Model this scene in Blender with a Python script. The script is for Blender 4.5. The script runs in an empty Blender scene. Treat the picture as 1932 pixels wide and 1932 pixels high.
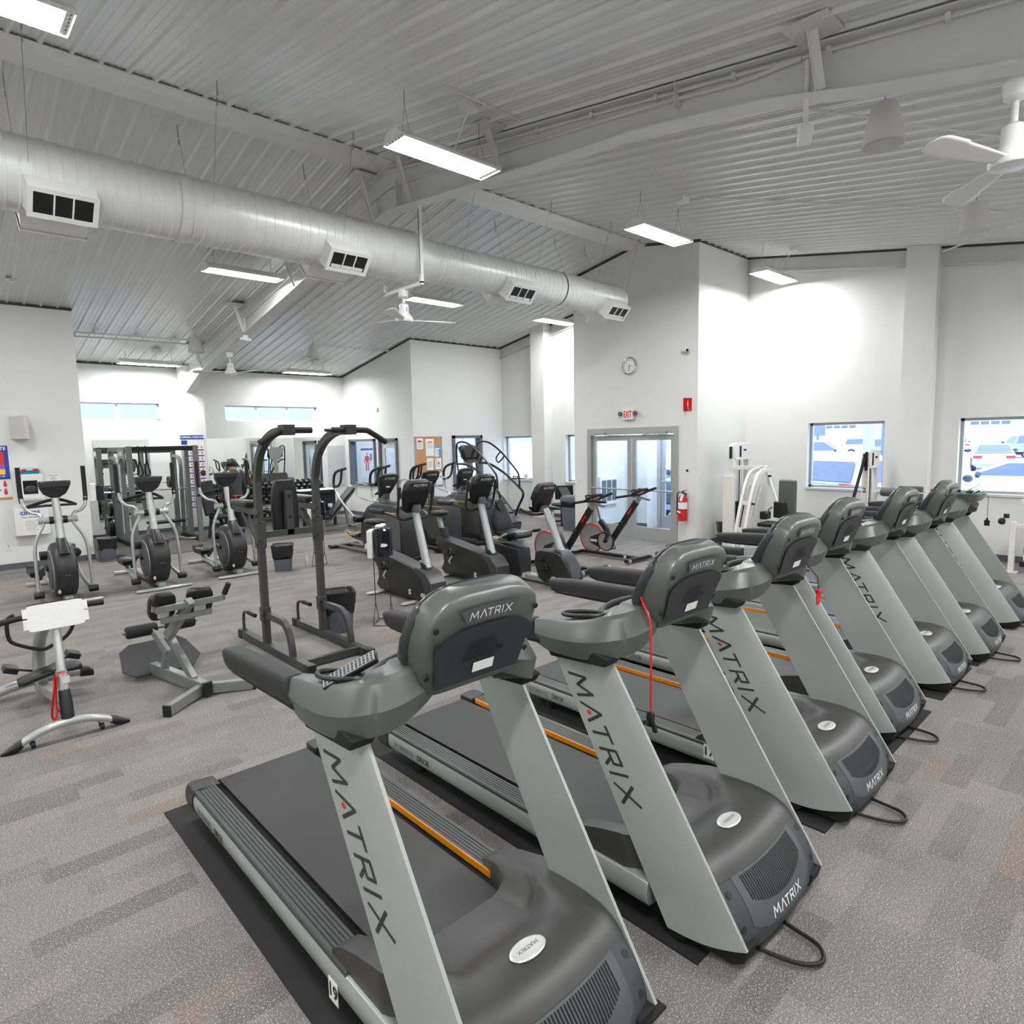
import bpy, bmesh, math, random
from mathutils import Vector, Matrix
random.seed(7)
SC = bpy.context.scene
C = SC.collection
PI = math.pi
V = Vector

# ------------------------------------------------------------------ camera
F = 1202.0
YAW, PIT, ROL = math.radians(46.92), math.radians(6.41), math.radians(-1.2)
CAMZ = 2.0
cy, sy, cp, sp, cr, sr = math.cos(YAW), math.sin(YAW), math.cos(PIT), math.sin(PIT), math.cos(ROL), math.sin(ROL)
fw = V((cy*cp, sy*cp, -sp)); rt = V((sy, -cy, 0)); up = rt.cross(fw)
rt, up = rt*cr + up*sr, up*cr - rt*sr
cam = bpy.data.cameras.new('camera'); camo = bpy.data.objects.new('camera', cam); C.objects.link(camo)
cam.sensor_width = 36; cam.lens = 36*F/1932; cam.clip_start = .05; cam.clip_end = 400
M = Matrix.Identity(4)
for i in range(3):
    M[i][0] = rt[i]; M[i][1] = up[i]; M[i][2] = -fw[i]
M[2][3] = CAMZ
camo.matrix_world = M
SC.camera = camo
SC.render.film_transparent = False

def W(px, py, X=None, Y=None, Z=None):
    """a measured point of the photograph on a known plane of the room"""
    d = rt*((px-966)/F) - up*((py-966)/F) + fw
    if X is not None: t = X/d[0]
    elif Y is not None: t = Y/d[1]
    else: t = (Z-CAMZ)/d[2]
    return V((0, 0, CAMZ)) + d*t

# ------------------------------------------------------------------ mesh helpers
class MB:
    def __init__(s): s.bm = bmesh.new()
    def _hull(s, vs, faces):
        b = [s.bm.verts.new(v) for v in vs]
        for f in faces:
            try: s.bm.faces.new([b[i] for i in f])
            except ValueError: pass
        return s
    def box(s, c, d, R=None):
        c = V(c); x, y, z = d[0]/2, d[1]/2, d[2]/2
        vs = [V((a, b, e)) for a in (-x, x) for b in (-y, y) for e in (-z, z)]
        if R is not None: vs = [R @ v for v in vs]
        return s._hull([c+v for v in vs], [(0,1,3,2),(4,6,7,5),(0,4,5,1),(2,3,7,6),(0,2,6,4),(1,5,7,3)])
    def bx(s, x0, x1, y0, y1, z0, z1):
        return s.box(((x0+x1)/2, (y0+y1)/2, (z0+z1)/2), (abs(x1-x0), abs(y1-y0), abs(z1-z0)))
    def bar(s, a, b, w, h, upv=(0,0,1)):
        """rectangular bar from a to b, w wide and h tall"""
        a, b = V(a), V(b); d = (b-a); L = d.length; d.normalize()
        u = V(upv)
        if abs(d.dot(u)) > .98: u = V((0, 1, 0))
        x = d.cross(u).normalized(); z = x.cross(d)
        R = Matrix((x, d, z)).transposed()
        return s.box((a+b)/2, (w, L, h), R)
    def cyl(s, a, b, r, r2=None, n=14, caps=True):
        a, b = V(a), V(b); r2 = r if r2 is None else r2
        d = (b-a).normalized(); u = d.orthogonal().normalized(); v = d.cross(u)
        ring = lambda o, q: [o + (u*math.cos(2*PI*i/n) + v*math.sin(2*PI*i/n))*q for i in range(n)]
        return s.loft([ring(a, r), ring(b, r2)], caps)
    def loft(s, rings, caps=True, closed=True):
        R = [[s.bm.verts.new(p) for p in r] for r in rings]; n = len(rings[0])
        for A, B in zip(R, R[1:]):
            for i in range(n if closed else n-1):
                j = (i+1) % n
                try: s.bm.faces.new((A[i], A[j], B[j], B[i]))
                except ValueError: pass
        if caps:
            for r in (R[0][::-1], R[-1]):
                try: s.bm.faces.new(r)
                except ValueError: pass
        return s
    def tube(s, pts, r, n=10, sub=0, closed=False, flat=1.0, caps=True):
        pts = [V(p) for p in pts]
        rr = list(r) if isinstance(r, (list, tuple)) else [r]*len(pts)
        if sub: pts, rr = smooth(pts, rr, sub, closed)
        N = len(pts); rings = []; pu = None
        for i, p in enumerate(pts):
            if closed: d = pts[(i+1) % N] - pts[i-1]
            else: d = pts[min(i+1, N-1)] - pts[max(i-1, 0)]
            d.normalize()
            if pu is None:
                u = d.cross(V((0, 0, 1)))
                if u.length < .2: u = d.cross(V((0, 1, 0)))
                u.normalize()
            else:
                u = pu - d*pu.dot(d); u.normalize()
            v = d.cross(u); pu = u
            rings.append([p + (u*math.cos(2*PI*k/n) + v*math.sin(2*PI*k/n)*flat)*rr[i] for k in range(n)])
        if closed:
            rings.append(rings[0]); return s.loft(rings, False)
        return s.loft(rings, caps)
    def rtube(s, pts, w, h, sub=0, upv=(1,0,0)):
        """rectangular tube swept along a path; upv is the fixed width direction"""
        pts = [V(p) for p in pts]
        if sub: pts, _ = smooth(pts, [0]*len(pts), sub, False)
        N = len(pts); rings = []; x = V(upv).normalized()
        for i, p in enumerate(pts):
            d = (pts[min(i+1, N-1)] - pts[max(i-1, 0)]).normalized()
            z = x.cross(d).normalized(); xx = d.cross(z).normalized()
            rings.append([p+xx*w/2+z*h/2, p-xx*w/2+z*h/2, p-xx*w/2-z*h/2, p+xx*w/2-z*h/2])
        return s.loft(rings)
    def prism(s, poly, ax, a, b):
        """2-D polygon (given in the two other axes) extruded along axis ax from a to b"""
        def P(p, t): return {'x': (t, p[0], p[1]), 'y': (p[0], t, p[1]), 'z': (p[0], p[1], t)}[ax]
        return s.loft([[V(P(p, a)) for p in poly], [V(P(p, b)) for p in poly]])
    def lathe(s, prof, o=(0,0,0), ax='z', n=24, caps=True):
        o = V(o); rings = []
        for r, h in prof:
            ring = []
            for i in range(n):
                c, q = math.cos(2*PI*i/n)*r, math.sin(2*PI*i/n)*r
                ring.append(o + V({'z': (c, q, h), 'y': (c, h, q), 'x': (h, c, q)}[ax]))
            rings.append(ring)
        return s.loft(rings, caps)
    def grid(s, fn, nu, nv):
        g = [[s.bm.verts.new(fn(i/nu, j/nv)) for j in range(nv+1)] for i in range(nu+1)]
        for i in range(nu):
            for j in range(nv):
                s.bm.faces.new((g[i][j], g[i+1][j], g[i+1][j+1], g[i][j+1]))
        return s
    def sph(s, c, r, n=12, sc=(1,1,1)):
        c = V(c); rings = []
        for i in range(1, n//2+1):
            t = PI*i/(n//2+1)
            rings.append([c + V((math.sin(t)*math.cos(2*PI*k/n)*sc[0], math.sin(t)*math.sin(2*PI*k/n)*sc[1], math.cos(t)*sc[2]))*r for k in range(n)])
        return s.loft(rings)
    def obj(s, name, mat, parent=None, bev=0, seg=2, ang=35, flat=False):
        bmesh.ops.remove_doubles(s.bm, verts=s.bm.verts, dist=1e-5)
        bmesh.ops.recalc_face_normals(s.bm, faces=s.bm.faces)
        me = bpy.data.meshes.new(name); s.bm.to_mesh(me); s.bm.free()
        me.materials.append(mat)
        if not flat:
            for p in me.polygons: p.use_smooth = True
            me.set_sharp_from_angle(angle=math.radians(ang))
        o = bpy.data.objects.new(name, me); C.objects.link(o)
        if parent is not None: o.parent = parent
        if bev:
            m = o.modifiers.new('bevel', 'BEVEL'); m.width = bev; m.segments = seg; m.limit_method = 'ANGLE'; m.angle_limit = math.radians(40)
            m.harden_normals = False
        return o

def smooth(pts, rr, sub, closed=False):
    out, ro = [], []; N = len(pts)
    rng = range(N) if closed else range(N-1)
    for i in rng:
        if closed: p = [pts[(i+k) % N] for k in (-1, 0, 1, 2)]; r = [rr[(i+k) % N] for k in (0, 1)]
        else: p = [pts[max(i-1, 0)], pts[i], pts[i+1], pts[min(i+2, N-1)]]; r = [rr[i], rr[i+1]]
        for k in range(sub):
            t = k/sub
            out.append(.5*((2*p[1]) + (p[2]-p[0])*t + (2*p[0]-5*p[1]+4*p[2]-p[3])*t*t + (3*p[1]-p[0]-3*p[2]+p[3])*t**3)); ro.append(r[0]*(1-t)+r[1]*t)
    if not closed: out.append(pts[-1]); ro.append(rr[-1])
    return out, ro

def sring(c, u, v, a, b, n=20, p=3.0):
    """super-ellipse ring: rounded rectangle of half sizes a, b along u, v"""
    c, u, v = V(c), V(u), V(v); out = []
    for i in range(n):
        t = 2*PI*(i+.5)/n; ct, st = math.cos(t), math.sin(t)
        out.append(c + u*a*math.copysign(abs(ct)**(2/p), ct) + v*b*math.copysign(abs(st)**(2/p), st))
    return out

def tag(o, label, cat, group=None, kind=None):
    o['label'] = label; o['category'] = cat
    if group: o['group'] = group
    if kind: o['kind'] = kind
    return o
def thing(name, label, cat, loc=(0,0,0), rz=0, group=None):
    o = bpy.data.objects.new(name, None); C.objects.link(o); o.empty_display_size = .1
    o.location = loc; o.rotation_euler = (0, 0, rz)
    return tag(o, label, cat, group)
def copytree(o, parent=None):
    c = o.copy(); C.objects.link(c)
    if parent is not None: c.parent = parent
    for ch in list(o.children): copytree(ch, c)
    return c
def dup(o, loc, label, rz=None):
    c = copytree(o); c.location = loc; c['label'] = label
    if rz is not None: c.rotation_euler = (0, 0, rz)
    return c
def struct(o, label, cat): return tag(o, label, cat, None, 'structure')

# ------------------------------------------------------------------ materials
def lin(c):
    def f(u):
        u /= 255.; return u/12.92 if u <= .04045 else ((u+.055)/1.055)**2.4
    return (f(c[0]), f(c[1]), f(c[2]), 1)
def mat(name, col, rough=.5, metal=0, var=.06, scale=40, bump=0, bscale=200, coat=0, spec=.5):
    m = bpy.data.materials.new(name); m.use_nodes = True; nt = m.node_tree; b = nt.nodes['Principled BSDF']
    b.inputs['Roughness'].default_value = rough; b.inputs['Metallic'].default_value = metal
    b.inputs['Specular IOR Level'].default_value = spec
    if coat: b.inputs['Coat Weight'].default_value = coat; b.inputs['Coat Roughness'].default_value = .15
    tc = nt.nodes.new('ShaderNodeTexCoord')
    nz = nt.nodes.new('ShaderNodeTexNoise'); nz.inputs['Scale'].default_value = scale; nz.inputs['Detail'].default_value = 3
    nt.links.new(tc.outputs['Object'], nz.inputs['Vector'])
    rp = nt.nodes.new('ShaderNodeValToRGB'); c = lin(col)
    rp.color_ramp.elements[0].position = .3; rp.color_ramp.elements[1].position = .7
    rp.color_ramp.elements[0].color = tuple(x*(1-var) for x in c[:3])+(1,)
    rp.color_ramp.elements[1].color = tuple(min(1, x*(1+var)) for x in c[:3])+(1,)
    nt.links.new(nz.outputs['Fac'], rp.inputs['Fac']); nt.links.new(rp.outputs['Color'], b.inputs['Base Color'])
    if bump:
        n2 = nt.nodes.new('ShaderNodeTexNoise'); n2.inputs['Scale'].default_value = bscale; n2.inputs['Detail'].default_value = 2
        nt.links.new(tc.outputs['Object'], n2.inputs['Vector'])
        bp = nt.nodes.new('ShaderNodeBump'); bp.inputs['Strength'].default_value = bump; bp.inputs['Distance'].default_value = .002
        nt.links.new(n2.outputs['Fac'], bp.inputs['Height']); nt.links.new(bp.outputs['Normal'], b.inputs['Normal'])
    return m
def emit(name, col, st):
    m = bpy.data.materials.new(name); m.use_nodes = True; nt = m.node_tree; nt.nodes.clear()
    e = nt.nodes.new('ShaderNodeEmission'); e.inputs['Color'].default_value = lin(col); e.inputs['Strength'].default_value = st
    o = nt.nodes.new('ShaderNodeOutputMaterial'); nt.links.new(e.outputs[0], o.inputs[0]); return m
def glassmat(name, tint=(245,250,255), refl=.08):
    m = bpy.data.materials.new(name); m.use_nodes = True; nt = m.node_tree; nt.nodes.clear()
    t = nt.nodes.new('ShaderNodeBsdfTransparent'); t.inputs[0].default_value = lin(tint)
    g = nt.nodes.new('ShaderNodeBsdfGlossy'); g.inputs['Roughness'].default_value = .02
    lw = nt.nodes.new('ShaderNodeLayerWeight'); lw.inputs['Blend'].default_value = .12
    fr = nt.nodes.new('ShaderNodeMath'); fr.operation = 'MULTIPLY_ADD'; fr.inputs[1].default_value = .5; fr.inputs[2].default_value = .02; nt.links.new(lw.outputs['Facing'], fr.inputs[0])
    mx = nt.nodes.new('ShaderNodeMixShader'); o = nt.nodes.new('ShaderNodeOutputMaterial')
    nt.links.new(fr.outputs[0], mx.inputs[0]); nt.links.new(t.outputs[0], mx.inputs[1]); nt.links.new(g.outputs[0], mx.inputs[2]); nt.links.new(mx.outputs[0], o.inputs[0])
    return m

m_wall = mat('wall paint', (222,222,218), .85, var=.012, scale=3, bump=.08, bscale=300, spec=.25)
m_white = mat('white enamel', (226,226,222), .4, var=.02)
m_ceil = mat('painted steel liner', (216,217,216), .3, var=.03, scale=2, spec=.8)
m_beam = mat('painted steel beam', (214,214,211), .55, var=.02, scale=4)
m_duct = mat('galvanised duct', (222,223,220), .33, .12, var=.04, scale=6)
m_dark = mat('dark rubber base', (70,72,76), .7)
m_gap = mat('dark wall top', (70,70,68), .9)
m_alu = mat('brushed aluminium', (168,170,168), .38, .6, var=.04)
m_glass = glassmat('window glass')
m_chrome = mat('chrome', (215,216,218), .14, 1, var=.02)
m_black = mat('black plastic', (19,19,20), .42, var=.15)
m_matte = mat('matte black', (16,16,17), .75, var=.2)
m_vinyl = mat('black vinyl', (20,20,21), .38, var=.15, bump=.25, bscale=350)
m_rubber = mat('black rubber', (38,37,36), .85, var=.15, scale=90, bump=.3, bscale=500)
m_steel = mat('grey powder coat', (62,63,62), .42, .15, var=.05, bump=.1, bscale=600)
m_silver = mat('silver paint', (176,179,177), .3, .4, var=.03, scale=8)
m_red = mat('red enamel', (196,24,28), .35)
m_paper = mat('white paper', (232,232,230), .8, var=.02)
m_screw = mat('screw steel', (150,152,152), .4, .5)

# ------------------------------------------------------------------ lettering
STROKES = {  # the squared logo face: polylines in a 0..1 box
 'M': ([[(0,0),(.12,1),(.5,.28),(.88,1),(1,0)]], 1.15), 'A': ([[(0,0),(.5,1),(1,0)]], .95),
 'T': ([[(0,.93),(1,.93)],[(.5,.9),(.5,0)]], .85), 'R': ([[(0,0),(0,.93),(.85,.93),(.85,.45),(.1,.45)],[(.45,.45),(.95,0)]], .8),
 'I': ([[(0,0),(0,1)]], .12), 'X': ([[(0,0),(1,1)],[(0,1),(1,0)]], .95)}
def logo_quads(text, h, wd=.13, gap=.38, sub=3):
    """flat strokes of the logo: list of quads in (u along the word, v up), word starts at 0"""
    q = []; x = 0; dots = []
    for ch in text:
        st, w = STROKES[ch]; w *= h
        for pl in st:
            for (a, b) in zip(pl, pl[1:]):
                p0 = V((x+a[0]*w, a[1]*h)); p1 = V((x+b[0]*w, b[1]*h)); d = p1-p0; L = d.length; d /= L
                n = V((-d.y, d.x))*h*wd/2; e = d*h*wd*.25; p0 = p0-e; p1 = p1+e
                for k in range(sub):
                    s0, s1 = p0.lerp(p1, k/sub), p0.lerp(p1, (k+1)/sub)
                    q.append((s0-n, s1-n, s1+n, s0+n))
        if ch == 'A': dots.append((x+.5*w, .2*h))
        x += w + h*gap - (.26*h if ch == 'A' else 0)
    return q, x-h*gap, dots
def put_quads(quads, fn, thick=0):
    mb = MB()
    for q in quads:
        vs = [mb.bm.verts.new(fn(p[0], p[1])) for p in q]
        mb.bm.faces.new(vs)
    return mb
def disc_quads(c, r, n=12):
    return [tuple(V((c[0]+r*math.cos(2*PI*(i+k)/n), c[1]+r*math.sin(2*PI*(i+k)/n))) if k < 2 else V(c) for k in (0, 1, 2)) for i in range(n)]
def text(name, s, size, mtl, M4, parent=None, bold=0, align='CENTER', ext=.0008):
    cu = bpy.data.curves.new(name, 'FONT'); cu.body = s; cu.size = size; cu.align_x = align; cu.align_y = 'CENTER'
    cu.offset = bold; cu.extrude = ext; cu.resolution_u = 2
    t = bpy.data.objects.new(name+'_tmp', cu); C.objects.link(t)
    bpy.context.view_layer.update()
    me = bpy.data.meshes.new_from_object(t.evaluated_get(bpy.context.evaluated_depsgraph_get()))
    bpy.data.objects.remove(t); bpy.data.curves.remove(cu)
    me.name = name; me.transform(M4); me.materials.clear(); me.materials.append(mtl)
    o = bpy.data.objects.new(name, me); C.objects.link(o)
    if parent is not None: o.parent = parent
    return o
def frame4(o, u, v):
    """matrix that lays text on a plane: origin o, reading direction u, up v"""
    u = V(u).normalized(); v = V(v); v = (v-u*v.dot(u)).normalized(); n = u.cross(v); o = V(o)
    return Matrix(((u.x,v.x,n.x,o.x),(u.y,v.y,n.y,o.y),(u.z,v.z,n.z,o.z),(0,0,0,1)))
# ------------------------------------------------------------------ room shell
RY, RZ = 7.4, 5.6
def roof(y): return RZ - (.184*(y-RY) if y > RY else .16*(RY-y))
WX, DX, MY, LY, OX, OY = 12.05, 10.25, 16.6, 13.6, 9.07, 13.2
VY0, VY1, LX = 6.08, 8.98, 2.27
XW, YN = -4.5, -1.8

def wall(name, ax, c, th, a0, a1, holes=(), label='', zb=0, ztop=None, mtl=None, cat='wall'):
    cuts = sorted({a0, a1, *[h[0] for h in holes], *[h[1] for h in holes]} | ({RY} if ax == 'x' and a0 < RY < a1 else set()))
    mb = MB()
    for s, e in zip(cuts, cuts[1:]):
        zs = [(zb, None)]
        hs = sorted([h for h in holes if h[0] <= s+1e-6 and h[1] >= e-1e-6], key=lambda h: h[2])
        seg = []; z = zb
        for h in hs:
            if h[2] > z+1e-4: seg.append((z, h[2]))
            z = h[3]
        seg.append((z, None))
        for z0, z1 in seg:
            t = [z1, z1] if z1 is not None else ([ztop, ztop] if ztop else ([roof(s)-.005, roof(e)-.005] if ax == 'x' else [roof(c)-.005]*2))
            if ax == 'x': r = lambda x: [V((x, s, z0)), V((x, e, z0)), V((x, e, t[1])), V((x, s, t[0]))]
            else: r = lambda y: [V((s, y, z0)), V((e, y, z0)), V((e, y, t[1])), V((s, y, t[0]))]
            mb.loft([r(c), r(c+th)])
    return struct(mb.obj(name, mtl or m_wall, flat=True), label, cat)

WINS = [('window_1', 3.61, 4.88, 1.02, 2.2), ('window_2', 1.27, 2.55, 1.02, 2.2), ('window_3', 11.85, 13.16, .925, 2.11), ('window_4', 9.55, 10.86, .925, 2.11)]
holes = [(w[1], w[2], w[3], w[4]) for w in WINS] + [(6.24, 8.16, 0, 2.3), (14.0, 15.7, .9, 2.2)]
wall('wall_right', 'x', WX, .25, YN, MY, holes, 'white end wall with the square windows behind the white weight machines')
DH = [(6.46, 8.61, 0, 2.19)]
wall('wall_vestibule', 'x', DX, .18, VY0, VY1, DH, 'white wall around the double glass doors under the clock')
wall('wall_vestibule_right', 'y', VY0, .15, DX+.18, WX, (), 'white return wall right of the double doors beside the fire extinguisher')
wall('wall_vestibule_left', 'y', VY1, -.15, DX+.18, WX, (), 'white side wall of the entry lobby left of the double doors')
wall('wall_mirror', 'y', MY, .25, LX-.2, WX, [(2.42, 4.33, 2.64, 3.03), (5.80, 8.27, 2.63, 3.02)], 'white back wall carrying the mirrors and the strip windows')
wall('wall_left', 'y', LY, .2, XW, LX, (), 'white wall at far left with the posters and first aid cabinets')
wall('wall_left_return', 'x', LX, -.2, LY+.2, MY, (), 'white return wall beside the left trash can')
wall('wall_office', 'x', OX, .15, OY, MY, [(13.94, 14.76, 0, 2.09), (15.02, 16.30, .90, 2.08)], 'white office wall with the grey framed window and door')
wall('wall_office_return', 'y', OY, .15, OX+.15, WX, [(10.30, 11.22, 0, 2.13)], 'white wall behind the cork notice board')
wall('wall_near', 'y', YN, -.2, XW, WX, (), 'white wall behind the treadmills on the camera side')
wall('wall_behind', 'x', XW, -.2, YN, LY, (), 'white wall behind the camera')

# floor: carpet tile planks
m_carpet = bpy.data.materials.new('carpet tile'); m_carpet.use_nodes = True
nt = m_carpet.node_tree; N = nt.nodes; L = nt.links; b = N['Principled BSDF']
b.inputs['Roughness'].default_value = .95; b.inputs['Specular IOR Level'].default_value = .1
tc = N.new('ShaderNodeTexCoord')
def ramp(pos_cols):
    r = N.new('ShaderNodeValToRGB'); e = r.color_ramp.elements
    while len(e) < len(pos_cols): e.new(.5)
    for q, (p, c) in zip(e, pos_cols): q.position = p; q.color = lin(c)
    return r
def mth(op, *a):
    n = N.new('ShaderNodeMath'); n.operation = op
    for i, q in enumerate(a):
        if isinstance(q, (int, float)): n.inputs[i].default_value = q
        else: L.new(q, n.inputs[i])
    return n.outputs[0]
sx = N.new('ShaderNodeSeparateXYZ'); L.new(tc.outputs['Object'], sx.inputs[0])
def planks(lx, ly, seed):
    row = mth('FLOOR', mth('DIVIDE', sx.outputs['Y'], ly))
    wn0 = N.new('ShaderNodeTexWhiteNoise'); wn0.noise_dimensions = '1D'; L.new(mth('ADD', row, seed), wn0.inputs['W'])
    col = mth('FLOOR', mth('ADD', mth('DIVIDE', sx.outputs['X'], lx), mth('MULTIPLY', wn0.outputs['Value'], 7.0)))
    wn = N.new('ShaderNodeTexWhiteNoise'); wn.noise_dimensions = '3D'; cb = N.new('ShaderNodeCombineXYZ')
    L.new(row, cb.inputs[0]); L.new(col, cb.inputs[1]); cb.inputs[2].default_value = seed; L.new(cb.outputs[0], wn.inputs['Vector'])
    return wn.outputs['Value']
n1 = N.new('ShaderNodeTexNoise'); n1.inputs['Scale'].default_value = 2.2; n1.inputs['Detail'].default_value = 2
L.new(tc.outputs['Object'], n1.inputs['Vector'])
pk = mth('ADD', mth('ADD', mth('MULTIPLY', planks(.62, .125, 3.0), .42), mth('MULTIPLY', planks(.98, .25, 9.0), .38)), mth('MULTIPLY', n1.outputs['Fac'], .2))
r1 = ramp([(.22,(134,131,129)), (.36,(160,156,152)), (.48,(146,142,139)), (.60,(163,157,152)), (.72,(137,134,131)), (.84,(157,144,134))])
L.new(pk, r1.inputs['Fac'])
n2 = N.new('ShaderNodeTexNoise'); n2.inputs['Scale'].default_value = 210; n2.inputs['Detail'].default_value = 4; n2.inputs['Roughness'].default_value = .75
L.new(tc.outputs['Object'], n2.inputs['Vector'])
r2 = N.new('ShaderNodeValToRGB'); r2.color_ramp.elements[0].position = .36; r2.color_ramp.elements[1].position = .62
r2.color_ramp.elements[0].color = (.24,.235,.23,1); r2.color_ramp.elements[1].color = (1.0,1.0,1.0,1); L.new(n2.outputs['Fac'], r2.inputs['Fac'])
mx = N.new('ShaderNodeMix'); mx.data_type = 'RGBA'; mx.blend_type = 'MULTIPLY'; mx.inputs['Factor'].default_value = 1
L.new(r1.outputs['Color'], mx.inputs['A']); L.new(r2.outputs['Color'], mx.inputs['B'])
n3 = N.new('ShaderNodeTexNoise'); n3.inputs['Scale'].default_value = 130; n3.inputs['Detail'].default_value = 2; L.new(tc.outputs['Object'], n3.inputs['Vector'])
r3 = ramp([(.55,(0,0,0)), (.63,(255,255,255))]); L.new(n3.outputs['Fac'], r3.inputs['Fac'])
m3 = N.new('ShaderNodeMath'); m3.operation = 'MULTIPLY'; m3.inputs[1].default_value = .38; L.new(r3.outputs['Color'], m3.inputs[0])
mx2 = N.new('ShaderNodeMix'); mx2.data_type = 'RGBA'; L.new(m3.outputs[0], mx2.inputs['Factor']); L.new(mx.outputs['Result'], mx2.inputs['A']); mx2.inputs['B'].default_value = lin((206,203,198))
n4 = N.new('ShaderNodeTexNoise'); n4.inputs['Scale'].default_value = 120; L.new(tc.outputs['Object'], n4.inputs['Vector'])
r4 = ramp([(.58,(0,0,0)), (.68,(255,255,255))]); L.new(n4.outputs['Fac'], r4.inputs['Fac'])
m4 = N.new('ShaderNodeMath'); m4.operation = 'MULTIPLY'; m4.inputs[1].default_value = .32; L.new(r4.outputs['Color'], m4.inputs[0])
mx3 = N.new('ShaderNodeMix'); mx3.data_type = 'RGBA'; L.new(m4.outputs[0], mx3.inputs['Factor']); L.new(mx2.outputs['Result'], mx3.inputs['A']); mx3.inputs['B'].default_value = lin((98,74,62))
L.new(mx3.outputs['Result'], b.inputs['Base Color'])
bp = N.new('ShaderNodeBump'); bp.inputs['Strength'].default_value = .6; bp.inputs['Distance'].default_value = .004; L.new(n2.outputs['Fac'], bp.inputs['Height']); L.new(bp.outputs[0], b.inputs['Normal'])
struct(MB().bx(XW, WX+.25, YN, MY+.2, -.15, 0).obj('floor', m_carpet, flat=True), 'grey brown carpet tile floor', 'floor')
struct(MB().bx(LX, 8.5, 13.08, MY, 0, .008).obj('floor_rubber', mat('rubber flooring', (78,74,71), .8, var=.12, scale=3), flat=True), 'dark rubber flooring under the free weights', 'floor')

# ceiling: ribbed steel liner on both slopes
def rib_profile(x0, x1, sp=.2286):
    pts = []; x = math.floor(x0/sp)*sp
    while x < x1:
        pts += [(x, -.028), (x+.018, -.028), (x+.036, 0), (x+.088, 0), (x+.092, -.006), (x+.1, -.006), (x+.104, 0), (x+.152, 0), (x+.156, -.006), (x+.164, -.006), (x+.168, 0), (x+.2106, 0)]
        x += sp
    return pts
mb = MB(); pr = rib_profile(XW, WX)
for ys in ((RY, MY+.2), (RY, YN-.2)):
    rings = []
    for y in ys: rings.append([V((x, y, roof(y)+dz)) for x, dz in pr])
    mb.loft(rings, False, False)
struct(mb.obj('ceiling', m_ceil, flat=True), 'white ribbed steel ceiling sloping down from the ridge', 'ceiling')
mb = MB()
for s in (1, -1):
    for q in ((0, .0), ):
        ys = [RY, RY+s*.30]
        a = [V((x, y, roof(y)-.026)) for y in ys for x in (XW, DX)]
        mb._hull([V((XW, RY, RZ-.05)), V((DX, RY, RZ-.05)), V((XW, RY+s*.24, roof(RY+s*.24)-.028)), V((DX, RY+s*.24, roof(RY+s*.24)-.028)),
                  V((XW, RY+s*.24, roof(RY+s*.24)-.016)), V((DX, RY+s*.24, roof(RY+s*.24)-.016))], [(0,1,3,2), (2,3,5,4)])
struct(mb.obj('trim_1', m_white, flat=True), 'white ridge flashing along the peak of the ceiling', 'ridge trim')
# dark strips where walls meet the liner
def strip(n, pts, d, mtl=m_gap, h=.045, label='', cat='trim'):
    mb = MB()
    for a, b_ in zip(pts, pts[1:]): mb.bar(a, b_, d, h)
    return struct(mb.obj(n, mtl, flat=True), label, cat)
strip('trim_2', [(DX-.006, VY0, roof(VY0)-.03), (DX-.006, RY-.2, roof(RY-.2)-.03)], .012, label='dark strip on top of the door wall right of the ridge')
strip('trim_3', [(DX-.006, RY+.2, roof(RY+.2)-.03), (DX-.006, VY1, roof(VY1)-.03)], .012, label='dark strip on top of the door wall left of the ridge')
strip('trim_4', [(DX, VY0-.006, roof(VY0)-.025), (WX, VY0-.006, roof(VY0)-.025)], .012, label='dark strip on top of the return wall beside the fire extinguisher')
strip('trim_5', [(XW, LY-.006, roof(LY)-.03), (LX, LY-.006, roof(LY)-.03)], .012, label='dark strip on top of the left poster wall')
strip('trim_6', [(LX, MY-.006, roof(MY)-.03), (OX, MY-.006, roof(MY)-.03)], .012, label='dark strip on top of the mirror wall')
strip('trim_7', [(OX-.006, OY, roof(OY)-.03), (OX-.006, MY, roof(MY)-.03)], .012, label='dark strip on top of the office wall')
strip('trim_8', [(OX, OY-.006, roof(OY)-.025), (WX, OY-.006, roof(OY)-.025)], .012, label='dark strip on top of the notice board wall')
strip('trim_9', [(WX-.03, YN, roof(YN)-.02), (WX-.03, VY0, roof(VY0)-.02)], .03, label='dark strip on top of the right window wall')
strip('trim_10', [(WX-.03, VY1, roof(VY1)-.02), (WX-.03, OY, roof(OY)-.02)], .03, label='dark strip on top of the far window wall')
# end frame rafter band above the window walls
def band(n, y0, y1, label):
    mb = MB(); mb.loft([[V((x, y, roof(y)-d)) for d in (.30, .03) for x in ((WX-.02, WX-.001) if d == .3 else (WX-.001, WX-.02))] for y in (y0, y1)])
    mb.loft([[V((WX-.09, y, roof(y)-.30)), V((WX, y, roof(y)-.30)), V((WX, y, roof(y)-.285)), V((WX-.09, y, roof(y)-.285))] for y in (y0, y1)])
    return struct(mb.obj(n, m_beam, flat=True), label, 'beam')
band('trim_11', YN, VY0, 'white end beam along the top of the right window wall')
band('trim_12', VY1, OY, 'white end beam along the top of the far window wall')
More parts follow.
